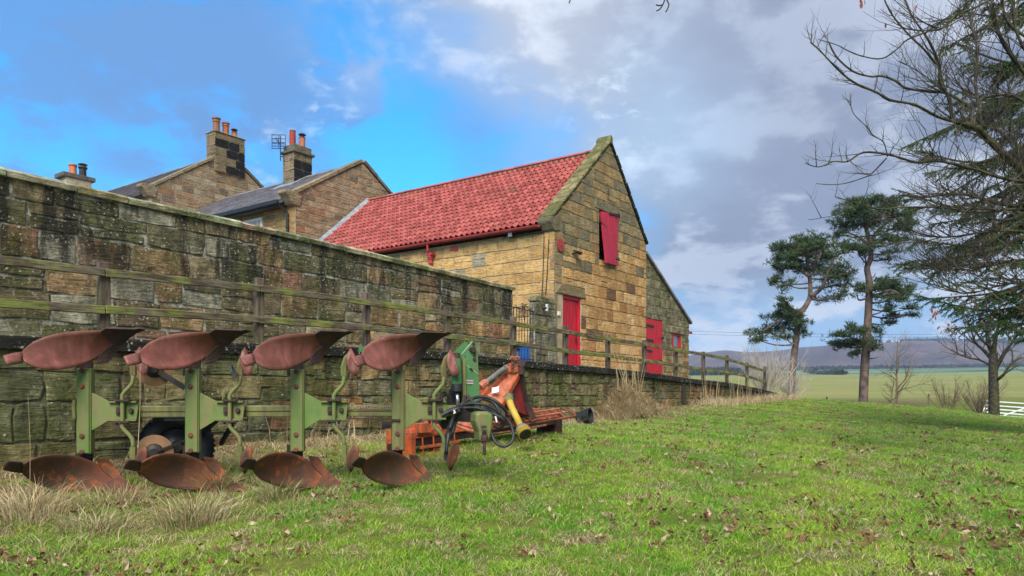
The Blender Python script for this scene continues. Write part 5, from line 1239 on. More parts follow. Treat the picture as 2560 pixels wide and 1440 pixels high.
# guard rails
for w_, h_, s0, s1, mt, r_ in ((.36, -.10, .28, 1.0, 'rust', .018), (.24, -.035, .30, .99, 'orange_pale', .015), (.12, .01, .34, .98, 'orange_pale', .015), (.44, -.15, .22, .72, 'rust', .016)):
    mb = MB(); mb.tube([HP(s0, w_, h_), HP((s0 + s1) / 2, w_, h_ - .01), HP(s1, w_, h_)], r_, 7); mb.build('guard_rail', M[mt], ph)
mb = MB(); mb.tube(smooth_path([HP(.97, .36, -.10), HP(1.0, .36, -.09), HP(1.02, .26, -.05), HP(1.0, .12, .01), HP(.97, .10, .015)]), .018, 7)
mb.build('guard_rail', M['rust'], ph)
for s in (.36, .5, .64, .78, .9): mb = MB(); mb.tube([HP(s, .10, .0), HP(s + .02, .24, -.035), HP(s + .02, .36, -.1)], .012, 6); mb.build('cross_rail', M['rust'], ph)
mb = MB(); mb.tube(smooth_path([C(690, 1035, 8.9), C(840, 1090, 8.7), C(870, 1060, 8.7), C(700, 1005, 8.9)]), .022, 7); mb.bar(C(690, 1010, 9), C(870, 985, 9), .06, .05); mb.build('front_guard', M['orange_pale'], ph)
mb = MB()
for s in (.06, .16, .26, .33, .42, .55, .7, .85): mb.box(HP(s, -.08 + .05 * math.sin(s * 40), .01), HA * (.03 + .03 * abs(math.sin(s * 23))), HB * .06, (0, 0, .02 + .02 * abs(math.sin(s * 31))))
mb.box(HP(.12, .10, -.07), HA * .30, HB * .02, (0, 0, .035)); mb.box(HP(.05, .14, .0), HA * .09, HB * .05, (0, 0, .06)); bevel(mb.build('deck_fittings', M['orange'], ph), .008)
mb = MB(); 
for s, h_ in ((.02, -.22), (.02, -.30)): mb.bar(HP(s, .18, h_), HP(s + .22, .18, h_), .02, .03)
for s in (.03, .09, .15, .21): mb.bar(HP(s, .18, -.10), HP(s + .004, .18, -.30), .012, .012)
mb.build('side_guard', M['orange'], ph)
# A frame
ap0 = C(1290, 480, 9.7)
q = [C(1215, 480, 9.75), C(1355, 478, 9.75), C(1160, 825, 9.3), C(935, 745, 9.3)]
mb = MB(); slab(mb, q, Vector((.3, -.8, .5)).normalized(), .03); up_ = mb.build('frame_top_plate', M['orange_pale'], ph)
mb = MB(); mb.bar(C(1355, 478, 9.72), C(1160, 825, 9.27), .03, .06); mb.bar(C(1215, 480, 9.72), C(935, 745, 9.27), .025, .05); mb.build('plate_edge', M['orange'], up_)
mb = MB(); q = C(1095, 655, 9.38); mb.box(q + Vector((0, -.03, 0)), Vector((.045, 0, .01)), Vector((0, .003, .003)), Vector((0, .005, .032))); mb.build('peeling_sticker', M['white_paint'], up_)
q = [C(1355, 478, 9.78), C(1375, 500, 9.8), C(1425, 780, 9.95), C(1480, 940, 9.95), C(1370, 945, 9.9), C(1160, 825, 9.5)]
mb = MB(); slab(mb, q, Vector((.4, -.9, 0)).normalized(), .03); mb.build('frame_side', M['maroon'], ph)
mb = MB(); mb.bar(C(1372, 490, 9.7), C(1428, 790, 9.8), .04, .045); mb.bar(C(1428, 790, 9.8), C(1500, 960, 9.75), .05, .06); mb.build('frame_leg', M['rust_dark'], ph)
q = [C(940, 650, 9.6), C(1000, 620, 9.7), C(1060, 640, 9.6), C(1010, 700, 9.5), C(935, 760, 9.5)]; mb = MB(); slab(mb, q, Vector((.3, -.9, .2)).normalized(), .04); mb.build('frame_wing', M['orange'], ph)
# top hitch
mb = MB()
for off in (0, .06):
    q = [C(1185, 400, 9.7 + off), C(1262, 365, 9.7 + off), C(1262, 315, 9.7 + off), C(1290, 300, 9.7 + off), C(1318, 315, 9.7 + off), C(1318, 365, 9.7 + off), C(1345, 400, 9.7 + off), C(1350, 475, 9.7 + off), C(1225, 470, 9.7 + off)]
    slab(mb, q, Vector((0, -1, 0)), .02)
ht = mb.build('top_hitch', M['orange'], ph); bevel(ht, .006)
mb = MB()
for xc, yc in ((1275, 318), (1275, 370), (1272, 410), (1270, 450), (1310, 330), (1318, 450), (1210, 400)): mb.lathe(C(xc, yc, 9.67), (0, -1, 0), [(.018, 0), (.018, .03)], 8)
mb.build('hitch_pin', M['rust'], ht)
mb = MB()
for xc in (1275, 1325): pts = [C(xc + 20 * math.cos(t), 320 - 16 * math.sin(t), 9.65) for t in np.linspace(-.5, 3.6, 9)]; mb.tube(pts, .012, 6)
mb.build('hitch_hook', M['orange'], ht)
mb = MB(); mb.tube([C(1370, 365, 9.65), C(1372, 490, 9.65)], .04, 8); mb.lathe(C(1370, 372, 9.65), (0, -1, 0), [(.05, -.02), (.05, .04)], 10); mb.build('hitch_link', M['rust_dark'], ph)
mb = MB(); mb.tube([C(1190, 430, 9.6), C(1150, 455, 9.58), C(1000, 570, 9.4)], .032, 9); mb.build('brace_rod', M['grey_steel'], ph)
mb = MB(); mb.tube([C(1000, 568, 9.4), C(975, 590, 9.38), C(935, 625, 9.35)], [.045, .05, .055], 9); mb.build('brace_end', M['orange_pale'], ph)
mb = MB(); mb.tube([C(1185, 428, 9.6), C(1215, 425, 9.62)], .045, 9); mb.build('brace_eye', M['grey_steel'], ph)
mb = MB(); mb.tube([C(1255, 715, 9.45), C(1240, 770, 9.4)], [.07, .05], 10); mb.tube([C(1262, 905, 9.6), C(1330, 900, 9.6)], .10, 10); mb.build('gearbox', M['iron'], ph)
# drive shaft
mb = MB(); mb.tube([C(1240, 765, 9.35), C(1262, 830, 9.25), C(1368, 1050, 8.95)], [.048, .043, .040], 14); ds = mb.build('drive_shaft', M['yellow'], ph, smooth=True)
mb = MB(); mb.tube([C(1225, 730, 9.4), C(1240, 765, 9.35), C(1247, 785, 9.32)], [.065, .06, .05], 12); mb.build('shaft_collar', M['olive'], ds)
pA, pB = C(1362, 1038, 8.97), C(1415, 1130, 8.85)
mb = MB(); mb.tube([pA + (pB - pA) * t for t in (0, .15, .4, .5)], [.045, .07, .088, .085], 14); mb.build('shaft_cone', M['grey_steel'], ds)
mb = MB()
for i in range(5): t = .5 + i * .1; mb.tube([pA + (pB - pA) * t, pA + (pB - pA) * (t + .05)], .088, 14)
mb.build('cone_ribs', M['yellow'], ds)
mb = MB(); mb.tube([pA + (pB - pA) * .5, pB], .075, 12); mb.build('cone_inside', M['iron'], ds)

# ------------------------------------------------------------------ black bucket lying on its side
bc = PX(1462, 1030, 14.4); bc.z = gz(bc.x, bc.y) + .17
bk_ = thing('bucket', 'black plastic bucket lying on its side at the foot of the retaining wall', 'bucket', (bc.x, bc.y, bc.z - .17))
ax = Vector((.86, -.42, .16)).normalized(); mb = MB()
mb.lathe(bc - ax * .16, ax, [(.01, .0), (.11, .0), (.13, .13), (.15, .26), (.16, .265), (.16, .285), (.142, .285), (.125, .15), (.105, .02), (.01, .02)], 22); mb.build('body', M['black_plastic'], bk_, smooth=False)
hp = [bc + ax * .17 + (ax.orthogonal().normalized() * math.cos(t) + ax.cross(ax.orthogonal().normalized()) * math.sin(t)) * .16 + ax * .09 * math.sin((t - 1) if 1 < t < 4.1 else 0) for t in np.linspace(1, 4.1, 12)]
mb = MB(); mb.tube(hp, .006, 5); mb.build('handle', M['steel'], bk_)

# ------------------------------------------------------------------ vegetation helpers
def blade_mesh(bases, dirs, lens, wids, bend, seed=0):
    """bent tapering blades: bases (n,3), horizontal lean dirs (n,2), lengths, widths, bend"""
    r = np.random.RandomState(seed); n = len(bases); bases = np.asarray(bases, float); dirs = np.asarray(dirs, float); lens = np.asarray(lens, float)[:, None]; wids = np.asarray(wids, float)[:, None]; bend = np.asarray(bend, float)[:, None]
    th = r.uniform(0, 2 * np.pi, n); side = np.c_[np.cos(th), np.sin(th), np.zeros(n)]
    d3 = np.c_[dirs, np.zeros(n)]; upv = np.array([0, 0, 1.])
    def at(t): return bases + upv * lens * (t * (1 - .45 * bend * t)) + d3 * lens * bend * t * t
    p0, p1, p2, p3 = at(0), at(.4), at(.75), at(1.)
    v = np.stack([p0 - side * wids / 2, p0 + side * wids / 2, p1 - side * wids * .45, p1 + side * wids * .45, p2 - side * wids * .25, p2 + side * wids * .25, p3], 1).reshape(-1, 3)
    base = (np.arange(n) * 7)[:, None]
    q = np.concatenate([base + np.array([0, 1, 3, 2]), base + np.array([2, 3, 5, 4])], 0); t3 = base + np.array([4, 5, 6])
    return v, q.tolist() + t3.tolist()
def np_obj(name, v, f, mat, parent=None, smooth=False):
    me = bpy.data.meshes.new(name); off = np.array(tuple(wloc(parent))) if parent is not None else np.zeros(3)
    me.from_pydata((v - off).tolist(), [], f); me.materials.append(mat)
    if smooth: me.polygons.foreach_set('use_smooth', [True] * len(me.polygons))
    return link(name, me, parent)

# ------------------------------------------------------------------ lawn: tufts spread by geometry nodes
lawn_src = bpy.data.collections.new('tuft_shapes')
def tuft(i, n, h, wd, spread, bend, mat):
    r = np.random.RandomState(100 + i); a = r.uniform(0, 6.28, n); rad = spread * np.sqrt(r.uniform(0, 1, n)); b = np.c_[rad * np.cos(a), rad * np.sin(a), np.full(n, -.006)]
    da = a + r.normal(0, .9, n); v, f = blade_mesh(b, np.c_[np.cos(da), np.sin(da)], h * r.uniform(.45, 1.15, n), wd * r.uniform(.7, 1.3, n), np.clip(r.uniform(bend * .5, bend * 1.5, n), 0, 1.1), i)
    me = bpy.data.meshes.new('tuft'); me.from_pydata(v.tolist(), [], f); me.materials.append(mat); o = bpy.data.objects.new('tuft_%02d' % i, me); lawn_src.objects.link(o)
for i in range(5): tuft(i, 34, .066, .0048, .075, .75, M['lawn'])
tuft(5, 24, .050, .004, .08, 1.0, M['dry']); tuft(6, 26, .085, .005, .06, .7, M['tuss'])
r = np.random.RandomState(5); pts = []; 
def keep(x, y):
    b = x * V.x + y * V.y; a = x * U.x + y * U.y
    return ~((b > 7.97) & (a < 28.6))
for (y0, y1, dens) in ((3.6, 6, 290), (6, 9, 230), (9, 14, 130), (14, 20, 80), (20, 30, 46), (30, 46, 16)):
    n = int((y1 - y0) * (y0 + y1) * .98 * dens); y = r.uniform(y0, y1, n); x = r.uniform(-1, 1, n) * (y * .98)
    k = keep(x, y) & (r.uniform(0, 1, n) < 1); pts.append(np.c_[x[k], y[k]])
pts = np.concatenate(pts); n = len(pts); zz = hmap(pts[:, 0], pts[:, 1])
def vn(x, y, s, o=0):
    return np.array([mnoise.noise(Vector((a * s + o, b * s, o))) for a, b in zip(x, y)])
big = vn(pts[:, 0], pts[:, 1], .9); sm = vn(pts[:, 0], pts[:, 1], 3.2, 9)
bb_ = pts[:, 0] * V.x + pts[:, 1] * V.y; yfar = pts[:, 1]
dryp = .17 + .70 * np.clip(sm * 1.6 + .1, 0, 1) + .6 * np.clip((bb_ - 7.0) / 1.0, 0, 1)
left = np.clip((-1.0 - pts[:, 0]) / 2, 0, 1) * np.clip((pts[:, 1] - 5.0) / .8, 0, 1); dryp += .35 * left
u_ = r.uniform(0, 1, n); idx = np.where(u_ < dryp, 5, np.where((u_ > .93) , 6, r.randint(0, 5, n)))
scl = (1 + .35 * big + .25 * sm) * r.uniform(.6, 1.25, n) * np.where(pts[:, 1] > 20, 1.25, 1.0)
thin = (vn(pts[:, 0], pts[:, 1], 2.2, 4) > .24) & (r.uniform(0, 1, n) < .75); kk = ~thin
pts, zz, idx, scl = pts[kk], zz[kk], idx[kk], scl[kk]; n = len(pts)
me = bpy.data.meshes.new('grass'); me.from_pydata(np.c_[pts, zz].tolist(), [], [])
a_ = me.attributes.new('pick', 'INT', 'POINT'); a_.data.foreach_set('value', idx.astype(np.int32))
a_ = me.attributes.new('size', 'FLOAT', 'POINT'); a_.data.foreach_set('value', scl.astype(np.float32))
a_ = me.attributes.new('turn', 'FLOAT_VECTOR', 'POINT'); a_.data.foreach_set('vector', np.c_[r.normal(0, .12, n), r.normal(0, .12, n), r.uniform(0, 6.28, n)].astype(np.float32).ravel())
go = link('grass', me); go['kind'] = 'stuff'; tag(go, 'short green lawn grass with dry patches covering the slope', 'grass')
ng = bpy.data.node_groups.new('scatter_tufts', 'GeometryNodeTree'); ng.interface.new_socket('Geometry', in_out='INPUT', socket_type='NodeSocketGeometry'); ng.interface.new_socket('Geometry', in_out='OUTPUT', socket_type='NodeSocketGeometry')
gi = ng.nodes.new('NodeGroupInput'); gout = ng.nodes.new('NodeGroupOutput'); ip = ng.nodes.new('GeometryNodeInstanceOnPoints'); ci = ng.nodes.new('GeometryNodeCollectionInfo')
ci.inputs['Collection'].default_value = lawn_src; ci.inputs['Separate Children'].default_value = True; ci.inputs['Reset Children'].default_value = True
def na_(nm, dt): q = ng.nodes.new('GeometryNodeInputNamedAttribute'); q.data_type = dt; q.inputs['Name'].default_value = nm; return q.outputs['Attribute']
ng.links.new(gi.outputs[0], ip.inputs['Points']); ng.links.new(ci.outputs[0], ip.inputs['Instance']); ip.inputs['Pick Instance'].default_value = True
ng.links.new(na_('pick', 'INT'), ip.inputs['Instance Index']); ng.links.new(na_('turn', 'FLOAT_VECTOR'), ip.inputs['Rotation']); ng.links.new(na_('size', 'FLOAT'), ip.inputs['Scale'])
ng.links.new(ip.outputs[0], gout.inputs[0]); md = go.modifiers.new('scatter', 'NODES'); md.node_group = ng
print('tufts', n)

# fallen leaves
r = np.random.RandomState(8); V_, F_ = [], []
def leaf_at(x, y, s, flat=.45):
    z = gz(x, y) + r.uniform(.015, .055); yaw = r.uniform(0, 6.28); nrm = Vector((r.normal(0, flat), r.normal(0, flat), 1)).normalized()
    t = Vector((math.cos(yaw), math.sin(yaw), 0)); t = (t - nrm * t.dot(nrm)).normalized(); s_ = nrm.cross(t); cu_ = r.uniform(-.6, 1.6)
    b = len(V_); c = Vector((x, y, z))
    for u, w_ in ((-.5, 0), (-.12, .16), (.10, .30), (.6, .02), (.22, -.20), (-.2, -.27), (0, 0)):
        V_.append(tuple(c + t * u * s + s_ * w_ * s + nrm * s * cu_ * (abs(w_) * 1.3 + u * u)))
    F_.extend([(b, b + 1, b + 6), (b + 1, b + 2, b + 6), (b + 2, b + 3, b + 6), (b + 3, b + 4, b + 6), (b + 4, b + 5, b + 6), (b + 5, b, b + 6)])
for i in range(9000):
    y = 3.9 + 22 * r.uniform(0, 1) ** 1.9; x = r.uniform(-.78, .78) * y
    if not keep(np.array(x), np.array(y)): continue
    if mnoise.noise(Vector((x * .8, y * .8, 3))) + .25 * (x > 0) < r.uniform(-.12, .50): continue
    leaf_at(x, y, r.uniform(.018, .060), .9)
    if r.uniform() < .16:
        for _ in range(7): leaf_at(x + r.normal(0, .06), y + r.normal(0, .06), r.uniform(.025, .065), 1.1)
lv = np_obj('fallen_leaves', np.array(V_), F_, M['leaf']); lv['kind'] = 'stuff'; tag(lv, 'brown fallen leaves scattered over the lawn', 'leaves')

# tussocks and dead grass by the plough
def tussock(x, y, n, h, spread, mat, label, dead=.5, seed=1, name='grass_tussock'):
    r = np.random.RandomState(seed); a = r.uniform(0, 6.28, n); rad = spread * r.uniform(0, 1, n) ** .8; bx_ = x + rad * np.cos(a); by_ = y + rad * np.sin(a)
    b = np.c_[bx_, by_, hmap(bx_, by_) - .01]; da = a + r.normal(0, .5, n)
    t_ = thing(name, label, 'grass tussock', (x, y, gz(x, y)), None); k = r.uniform(0, 1, n) < dead
    for m_, sel in ((M['dry'], k), (mat, ~k)):
        if sel.sum() < 1: continue
        ns = sel.sum(); v, f = blade_mesh(b[sel], np.c_[np.cos(da), np.sin(da)][sel], h * r.uniform(.3, 1.35, ns), r.uniform(.003, .008, ns), r.uniform(.3, 1.35, ns), seed)
        o = np_obj('blades', v, f, m_, t_); o['kind'] = 'stuff'
def ground_at(x, y, Z0=6.0):
    """where the sight line to a photo point meets the ground"""
    Z = 3.0
    while Z < 40:
        p = PX(x, y, Z)
        if p.z < gz(p.x, p.y): return p
        Z *= 1.01
    return PX(x, y, Z0)
for i, (x, y, n, h, sp, dead, lab) in enumerate([
    (75, 1290, 700, .28, .34, .88, 'tall straw coloured grass clump at the far left, in front of the first furrow body'),
    (235, 1330, 420, .22, .24, .45, 'low green and straw tussock left of the big pale tussock'),
    (480, 1305, 750, .28, .28, .62, 'large spreading pale tussock in front of the second lower mouldboard'),
    (535, 1225, 420, .26, .17, .12, 'dark green tussock growing against the second lower mouldboard'),
    (690, 1250, 420, .24, .15, .25, 'green upright tussock in front of the third lower mouldboard'),
    (300, 1260, 420, .17, .35, .9, 'flattened dead grass between the first and second furrow bodies')]):
    p = ground_at(x, y); tussock(p.x, p.y, n, h, sp, M['tuss'], lab, dead, 60 + i)
# dead grass along the foot of the wall: one uncountable mass
r = np.random.RandomState(12); B_, D_, L_, W_, K_ = [], [], [], [], []
def strew(n, ar, br, h, wd=.006, bend=(.4, 1.1)):
    for _ in range(n):
        a = r.uniform(*ar); b = r.uniform(*br); p = W(a, b, 0); B_.append((p.x, p.y, gz(p.x, p.y) - .01)); t = r.uniform(0, 6.28); D_.append((math.cos(t), math.sin(t))); L_.append(h * r.uniform(.4, 1.2)); W_.append(wd * r.uniform(.6, 1.3)); K_.append(r.uniform(*bend))
strew(7000, (1.5, 8.0), (5.2, 7.95), .15, .005, (.6, 1.4)); strew(2600, (8.0, 10.5), (6.6, 7.95), .22, .006, (.5, 1.3)); strew(2500, (9, 20), (6.3, 7.6), .13, .006, (.7, 1.4)); strew(1500, (10, 14.5), (7.1, 7.95), .22); strew(1600, (14, 17), (7.2, 7.95), .3)
strew(2600, (19.5, 28.5), (7.1, 7.95), .38, .010); strew(60, (20, 25.5), (7.6, 7.95), 1.1, .012, (.05, .25)); strew(40, (5.5, 9), (7.5, 7.9), .5, .006, (.1, .5))
v, f = blade_mesh(B_, D_, L_, W_, K_, 3); o = np_obj('dead_grass', v, f, M['dry']); o['kind'] = 'stuff'; tag(o, 'dead straw grass lying along the foot of the retaining wall', 'dead grass')
# big dead heap right of the bucket
hp_ = PB(1585, 1040, 7.45); ha = hp_[0]; P_ = W(ha, 7.4, 0); P_.z = gz(P_.x, P_.y)
hp = thing('dead_plant_heap', 'big slumped heap of straw coloured dead stems under the coping, right of the bucket', 'plant', P_)
B_, D_, L_, W_, K_ = [], [], [], [], []; r = np.random.RandomState(33)
for _ in range(4200):
    a = ha + r.normal(0, .75); b = 7.5 + r.normal(0, .22); b = min(b, 7.92); hh = .70 * math.exp(-((a - ha - .15) / .85) ** 2) * (1 - abs(b - 7.75) * .9)
    p = W(a, b, 0); B_.append((p.x, p.y, P_.z + max(0, hh) * r.uniform(0, 1))); t = math.atan2(-U.y, -U.x) + r.normal(0, .9); D_.append((math.cos(t), math.sin(t))); L_.append(r.uniform(.15, .5)); W_.append(r.uniform(.006, .014)); K_.append(r.uniform(.8, 1.4))
v, f = blade_mesh(B_, D_, L_, W_, K_, 5); o = np_obj('fallen_stems', v, f, M['dry'], hp); o['kind'] = 'stuff'
B_, D_, L_, W_, K_ = [], [], [], [], []
for i in range(34):
    a = ha + r.normal(.35, .38); p = W(a, 7.7, 0); B_.append((p.x, p.y, P_.z + .2)); t = r.uniform(0, 6.28); D_.append((math.cos(t), math.sin(t))); L_.append(r.uniform(.9, 1.75)); W_.append(.014); K_.append(r.uniform(.05, .28))
v, f = blade_mesh(B_, D_, L_, W_, K_, 6); np_obj('upright_stems', v, f, M['dry'], hp)
# single tall dry stalks
r2 = random.Random(4)
for i, (x0, y0, x1, y1, lab) in enumerate([(75, 1240, 70, 985, 'single tall dry stalk standing at the far left before the wall'), (345, 1120, 350, 905, 'thin dry stalk rising beside the rusty discs')]):
    p = PX(x0, y0, 6.2 if i == 0 else 6.75); q = PX(x1, y1, 6.2 if i == 0 else 6.75); mb = MB(); mb.tube([p, (p + q) / 2 + Vector((.01, 0, 0)), q], [.003, .0022, .0012], 5); tag(mb.build('dry_stalk', M['dry']), lab, 'stalk')
for i, x in enumerate((1502, 1530, 1548, 1722)):
    a, z = PB(x, 1020, 7.8); p = W(a, 7.8, 0); p.z = gz(p.x, p.y); mb = MB(); q = p + Vector((.05, 0, .62 + .12 * i))
    mb.tube([p, (p + q) / 2 + Vector((.03, .02, 0)), q], [.010, .008, .004], 5)
    for k in range(3): t = .4 + .18 * k; s = p + (q - p) * t; mb.tube([s, s + Vector((r2.uniform(-.12, .12), 0, .14))], [.005, .002], 4)
    tag(mb.build('dead_weed_stem', M['brown_twig']), ['dark dead weed stem just right of the bucket', 'dark dead weed stem at the left edge of the straw heap', 'forked dark weed stem in front of the straw heap', 'dark dead weed stem beside the black drain pipe'][i], 'weed')

# ------------------------------------------------------------------ trees
class Tree:
    def __init__(s, seed): s.r = random.Random(seed); s.big = MB(); s.tw = MB(); s.tips = []
    def limb(s, pts, r0, r1, n=7, thick=True, wob=0):
        m = len(pts); rad = [r0 + (r1 - r0) * (i / (m - 1)) ** .8 for i in range(m)]
        (s.big if thick else s.tw).tube(pts, rad, n, cap=False); return pts, rad
    def grow(s, p, d, L, rad, depth, up=.25, droop=0, kink=.35, nb=(3, 5), shrink=.62):
        r = s.r; seg = 5 if depth > 1 else 4; pts = [Vector(p)]; d = Vector(d).normalized()
        for i in range(seg):
            d = (d + Vector((r.gauss(0, kink), r.gauss(0, kink), r.gauss(0, kink) + up - droop)) * .35).normalized(); pts.append(pts[-1] + d * L / seg)
        rr_ = [rad * (1 - .75 * i / seg) for i in range(seg + 1)]
        s.tw.tube(pts, rr_, 5 if depth > 1 else (4 if depth == 1 else 3), cap=False)
        if depth <= 0: s.tips.append(pts[-1]); return
        for _ in range(r.randint(*nb)):
            t = r.uniform(.2, 1) * seg; i = min(int(t), seg - 1); q = pts[i].lerp(pts[i + 1], t - i); dd = (pts[i + 1] - pts[i]).normalized()
            sd = Vector((r.gauss(0, 1), r.gauss(0, 1), r.gauss(0, 1))); sd = (sd - dd * sd.dot(dd)).normalized()
            s.grow(q, dd * .75 + sd * r.uniform(.5, 1.0), L * shrink * r.uniform(.6, 1.15), rr_[i] * .62, depth - 1, up, droop, kink, nb, shrink)
def along(pts, t):
    n = len(pts) - 1; i = min(int(t * n), n - 1); return pts[i].lerp(pts[i + 1], t * n - i), (pts[i + 1] - pts[i]).normalized()

# Scots pines
def cz(x, y, Z): return PX(1800 + x / 2.057, 400 + y / 2.057, Z)
def pine(label, Z, trunk, trad, limbs, pads, seed, base_y):
    r = np.random.RandomState(seed); t0 = cz(*trunk[0], Z); t0.z = gz(t0.x, t0.y) - .1
    th = thing('pine_tree', label, 'tree', t0, 'tall pines beyond the end of the fence')
    tp_ = smooth_path([t0] + [cz(x, y, Z + dz) for x, y, dz in trunk[1:]], 4); mb = MB(); m = len(tp_); mb.tube(tp_, [trad * (1 - .62 * (i / (m - 1))) for i in range(m)], 10); mb.build('trunk', M['pine_bark'], th, smooth=True)
    mb = MB(); 
    for l, rd in limbs: q = smooth_path([cz(x, y, Z + dz) for x, y, dz in l], 4); mb.tube(q, [rd * (1 - .7 * i / (len(q) - 1)) for i in range(len(q))], 6)
    pc_ = []
    for (x, y, rx_, ry_, dens) in pads:
        dz = r.uniform(-1.2, 1.2); c = cz(x, y, Z + dz); sc_ = Z / 1850 / 2.057; ax_, az_ = rx_ * sc_ * 1.12, ry_ * sc_ * 1.22; ay_ = ax_ * .8
        best = min(tp_, key=lambda p: (p - c).length + (1.5 if p.z > c.z else 0)); q = [best, best.lerp(c, .5) + Vector((0, 0, -.12 * (c - best).length * .6)), c]
        mb.tube(smooth_path(q, 3), [.06, .055, .05, .04, .035, .03, .02], 5)
        for k in range(5 + int(ax_ * 3)):
            t = r.uniform(0, 6.28); e = c + Vector((math.cos(t) * ax_ * r.uniform(.5, .95), math.sin(t) * ay_ * .8, r.uniform(-.2, .5) * az_)); mb.tube([c.lerp(best, r.uniform(0, .35)), c.lerp(e, .5) + Vector((0, 0, -.1)), e], [.035, .022, .012], 4)
        pc_.append((c, ax_, ay_, az_, dens))
    mb.build('branches', M['pine_bark'], th, fix=False)
    VV, FF = [], []
    for c, ax_, ay_, az_, dens in pc_:
        n = int(ax_ * ax_ ** .3 * az_ * 640 * dens) + 70
        # sub-clumps give light and dark masses
        sub = [(r.normal(0, .5), r.normal(0, .5), r.normal(.05, .45), r.uniform(.16, .36)) for _ in range(int(9 + ax_ * az_ * 10))]
        for _ in range(n):
            sx, sy, szz, sr = sub[r.randint(len(sub))]; g = r.normal(0, 1, 3); g /= np.linalg.norm(g) + 1e-6; g *= r.uniform(.45, 1) ** .5 * sr
            u = np.array([sx, sy, szz]) * .85 + g * np.array([1, 1, 1.0]); 
            if (u ** 2).sum() > 1.9: continue
            p = np.array(tuple(c)) + u * np.array([ax_, ay_, az_]) 
            o_ = g / (np.linalg.norm(g) + 1e-6) + np.array([0, 0, .55]) + r.normal(0, .35, 3)
            for _k in range(4):
                d_ = o_ + r.normal(0, .75, 3); d_ /= np.linalg.norm(d_); L_ = r.uniform(.14, .34); sd = np.cross(d_, r.normal(0, 1, 3)); sd /= np.linalg.norm(sd) + 1e-6; w_ = r.uniform(.012, .024)
                b = len(VV); VV.extend([p - sd * w_, p + sd * w_, p + d_ * L_]); FF.append((b, b + 1, b + 2))
    o = np_obj('crown', np.array(VV), FF, M['needle'], th)
    return len(FF)
nA = pine('leaning pine with a curved trunk, nearer the fence end, shorter of the two', 46,
     [(365, 1222), (372, 1100, 0), (388, 950, 0), (408, 800, 0), (438, 755, 0), (463, 700, .2), (462, 610, .2), (450, 530, .2), (440, 470, 0)], .23,
     [([(463, 700, .1), (500, 680, 0), (530, 645, -.4), (560, 570, -.6), (590, 500, -.6)], .17), ([(462, 600, 0), (400, 560, .5), (340, 520, .6)], .13), ([(410, 800, 0), (360, 800, -.3), (300, 830, -.6), (220, 880, -.8)], .12), ([(460, 560, 0), (520, 480, .5), (560, 440, .8)], .12)],
     [(360, 440, 75, 34, 1), (455, 415, 90, 32, 1), (540, 430, 65, 38, 1), (330, 490, 70, 40, 1), (430, 480, 110, 42, 1), (540, 500, 80, 40, .9), (300, 555, 55, 40, 1), (380, 550, 70, 35, .8), (500, 560, 80, 35, .6), (600, 560, 70, 35, .7), (650, 590, 60, 30, .6), (290, 620, 45, 32, .7), (340, 640, 50, 30, .4), (600, 640, 80, 32, .45), (560, 710, 70, 28, .35), (640, 690, 50, 24, .3), (330, 720, 40, 22, .4),
      (345, 765, 52, 26, 1), (300, 800, 70, 26, 1), (385, 800, 60, 30, 1), (410, 840, 50, 28, .7), (300, 855, 75, 28, .8), (220, 880, 75, 26, .8), (180, 920, 52, 26, .7), (330, 905, 80, 24, .4), (420, 880, 35, 22, .5), (430, 520, 160, 90, .12), (570, 600, 120, 90, .10), (330, 810, 110, 55, .14), (480, 450, 120, 60, .2)], 3, 1222)
nB = pine('tallest pine with a straight reddish trunk and four separate tiers of foliage', 48,
     [(735, 1252), (742, 1100, 0), (752, 960, 0), (762, 800, 0), (767, 680, 0), (765, 610, 0), (756, 555, 0), (776, 500, .1), (770, 430, .1), (752, 350, 0), (745, 280, 0)], .29,
     [([(770, 430, 0), (800, 380, .3), (850, 330, .6), (920, 280, .6)], .15), ([(768, 440, 0), (720, 400, -.3), (650, 370, -.5)], .12), ([(765, 700, 0), (820, 690, -.4), (880, 670, -.8), (940, 700, -1)], .13), ([(762, 710, 0), (715, 720, 0), (705, 690, .2)], .09), ([(752, 950, 0), (700, 920, -.3), (640, 925, -.4)], .10), ([(765, 620, 0), (790, 600, 0), (800, 580, 0)], .05), ([(760, 760, 0), (800, 770, -.3)], .07), ([(752, 1020, 0), (790, 1020, .2), (815, 1010, .3)], .06)],
     [(700, 222, 80, 26, 1), (790, 212, 90, 26, 1), (880, 225, 70, 28, 1), (650, 275, 75, 32, 1), (740, 270, 90, 34, .9), (850, 275, 90, 34, 1), (935, 275, 75, 36, 1), (620, 330, 55, 30, 1), (690, 330, 70, 30, .7), (800, 335, 70, 34, .5), (900, 345, 85, 36, .9), (975, 330, 50, 34, .9), (620, 385, 45, 24, .6), (880, 400, 70, 30, .8), (940, 410, 50, 26, .7), (700, 452, 95, 22, 1), (640, 440, 50, 20, .7), (900, 470, 60, 22, .45), (860, 510, 60, 18, .25), (740, 480, 40, 22, .8),
      (840, 625, 65, 26, 1), (800, 655, 60, 26, 1), (880, 655, 85, 34, 1), (720, 660, 40, 26, 1), (950, 680, 70, 32, .9), (900, 710, 80, 24, .6), (870, 760, 50, 24, .6), (990, 760, 40, 16, .6), (985, 795, 45, 10, .9), (900, 800, 45, 18, .5), (880, 835, 45, 18, .4),
      (700, 868, 75, 22, 1), (800, 878, 45, 24, .8), (640, 900, 70, 22, .9), (600, 950, 55, 20, 1), (670, 945, 80, 22, .9), (760, 930, 55, 26, .9), (800, 960, 35, 22, .8), (700, 990, 35, 22, .8), (780, 300, 170, 85, .12), (800, 420, 150, 60, .10), (870, 690, 120, 65, .13), (690, 925, 110, 50, .14)], 4, 1252)
print('pine tris', nA, nB)

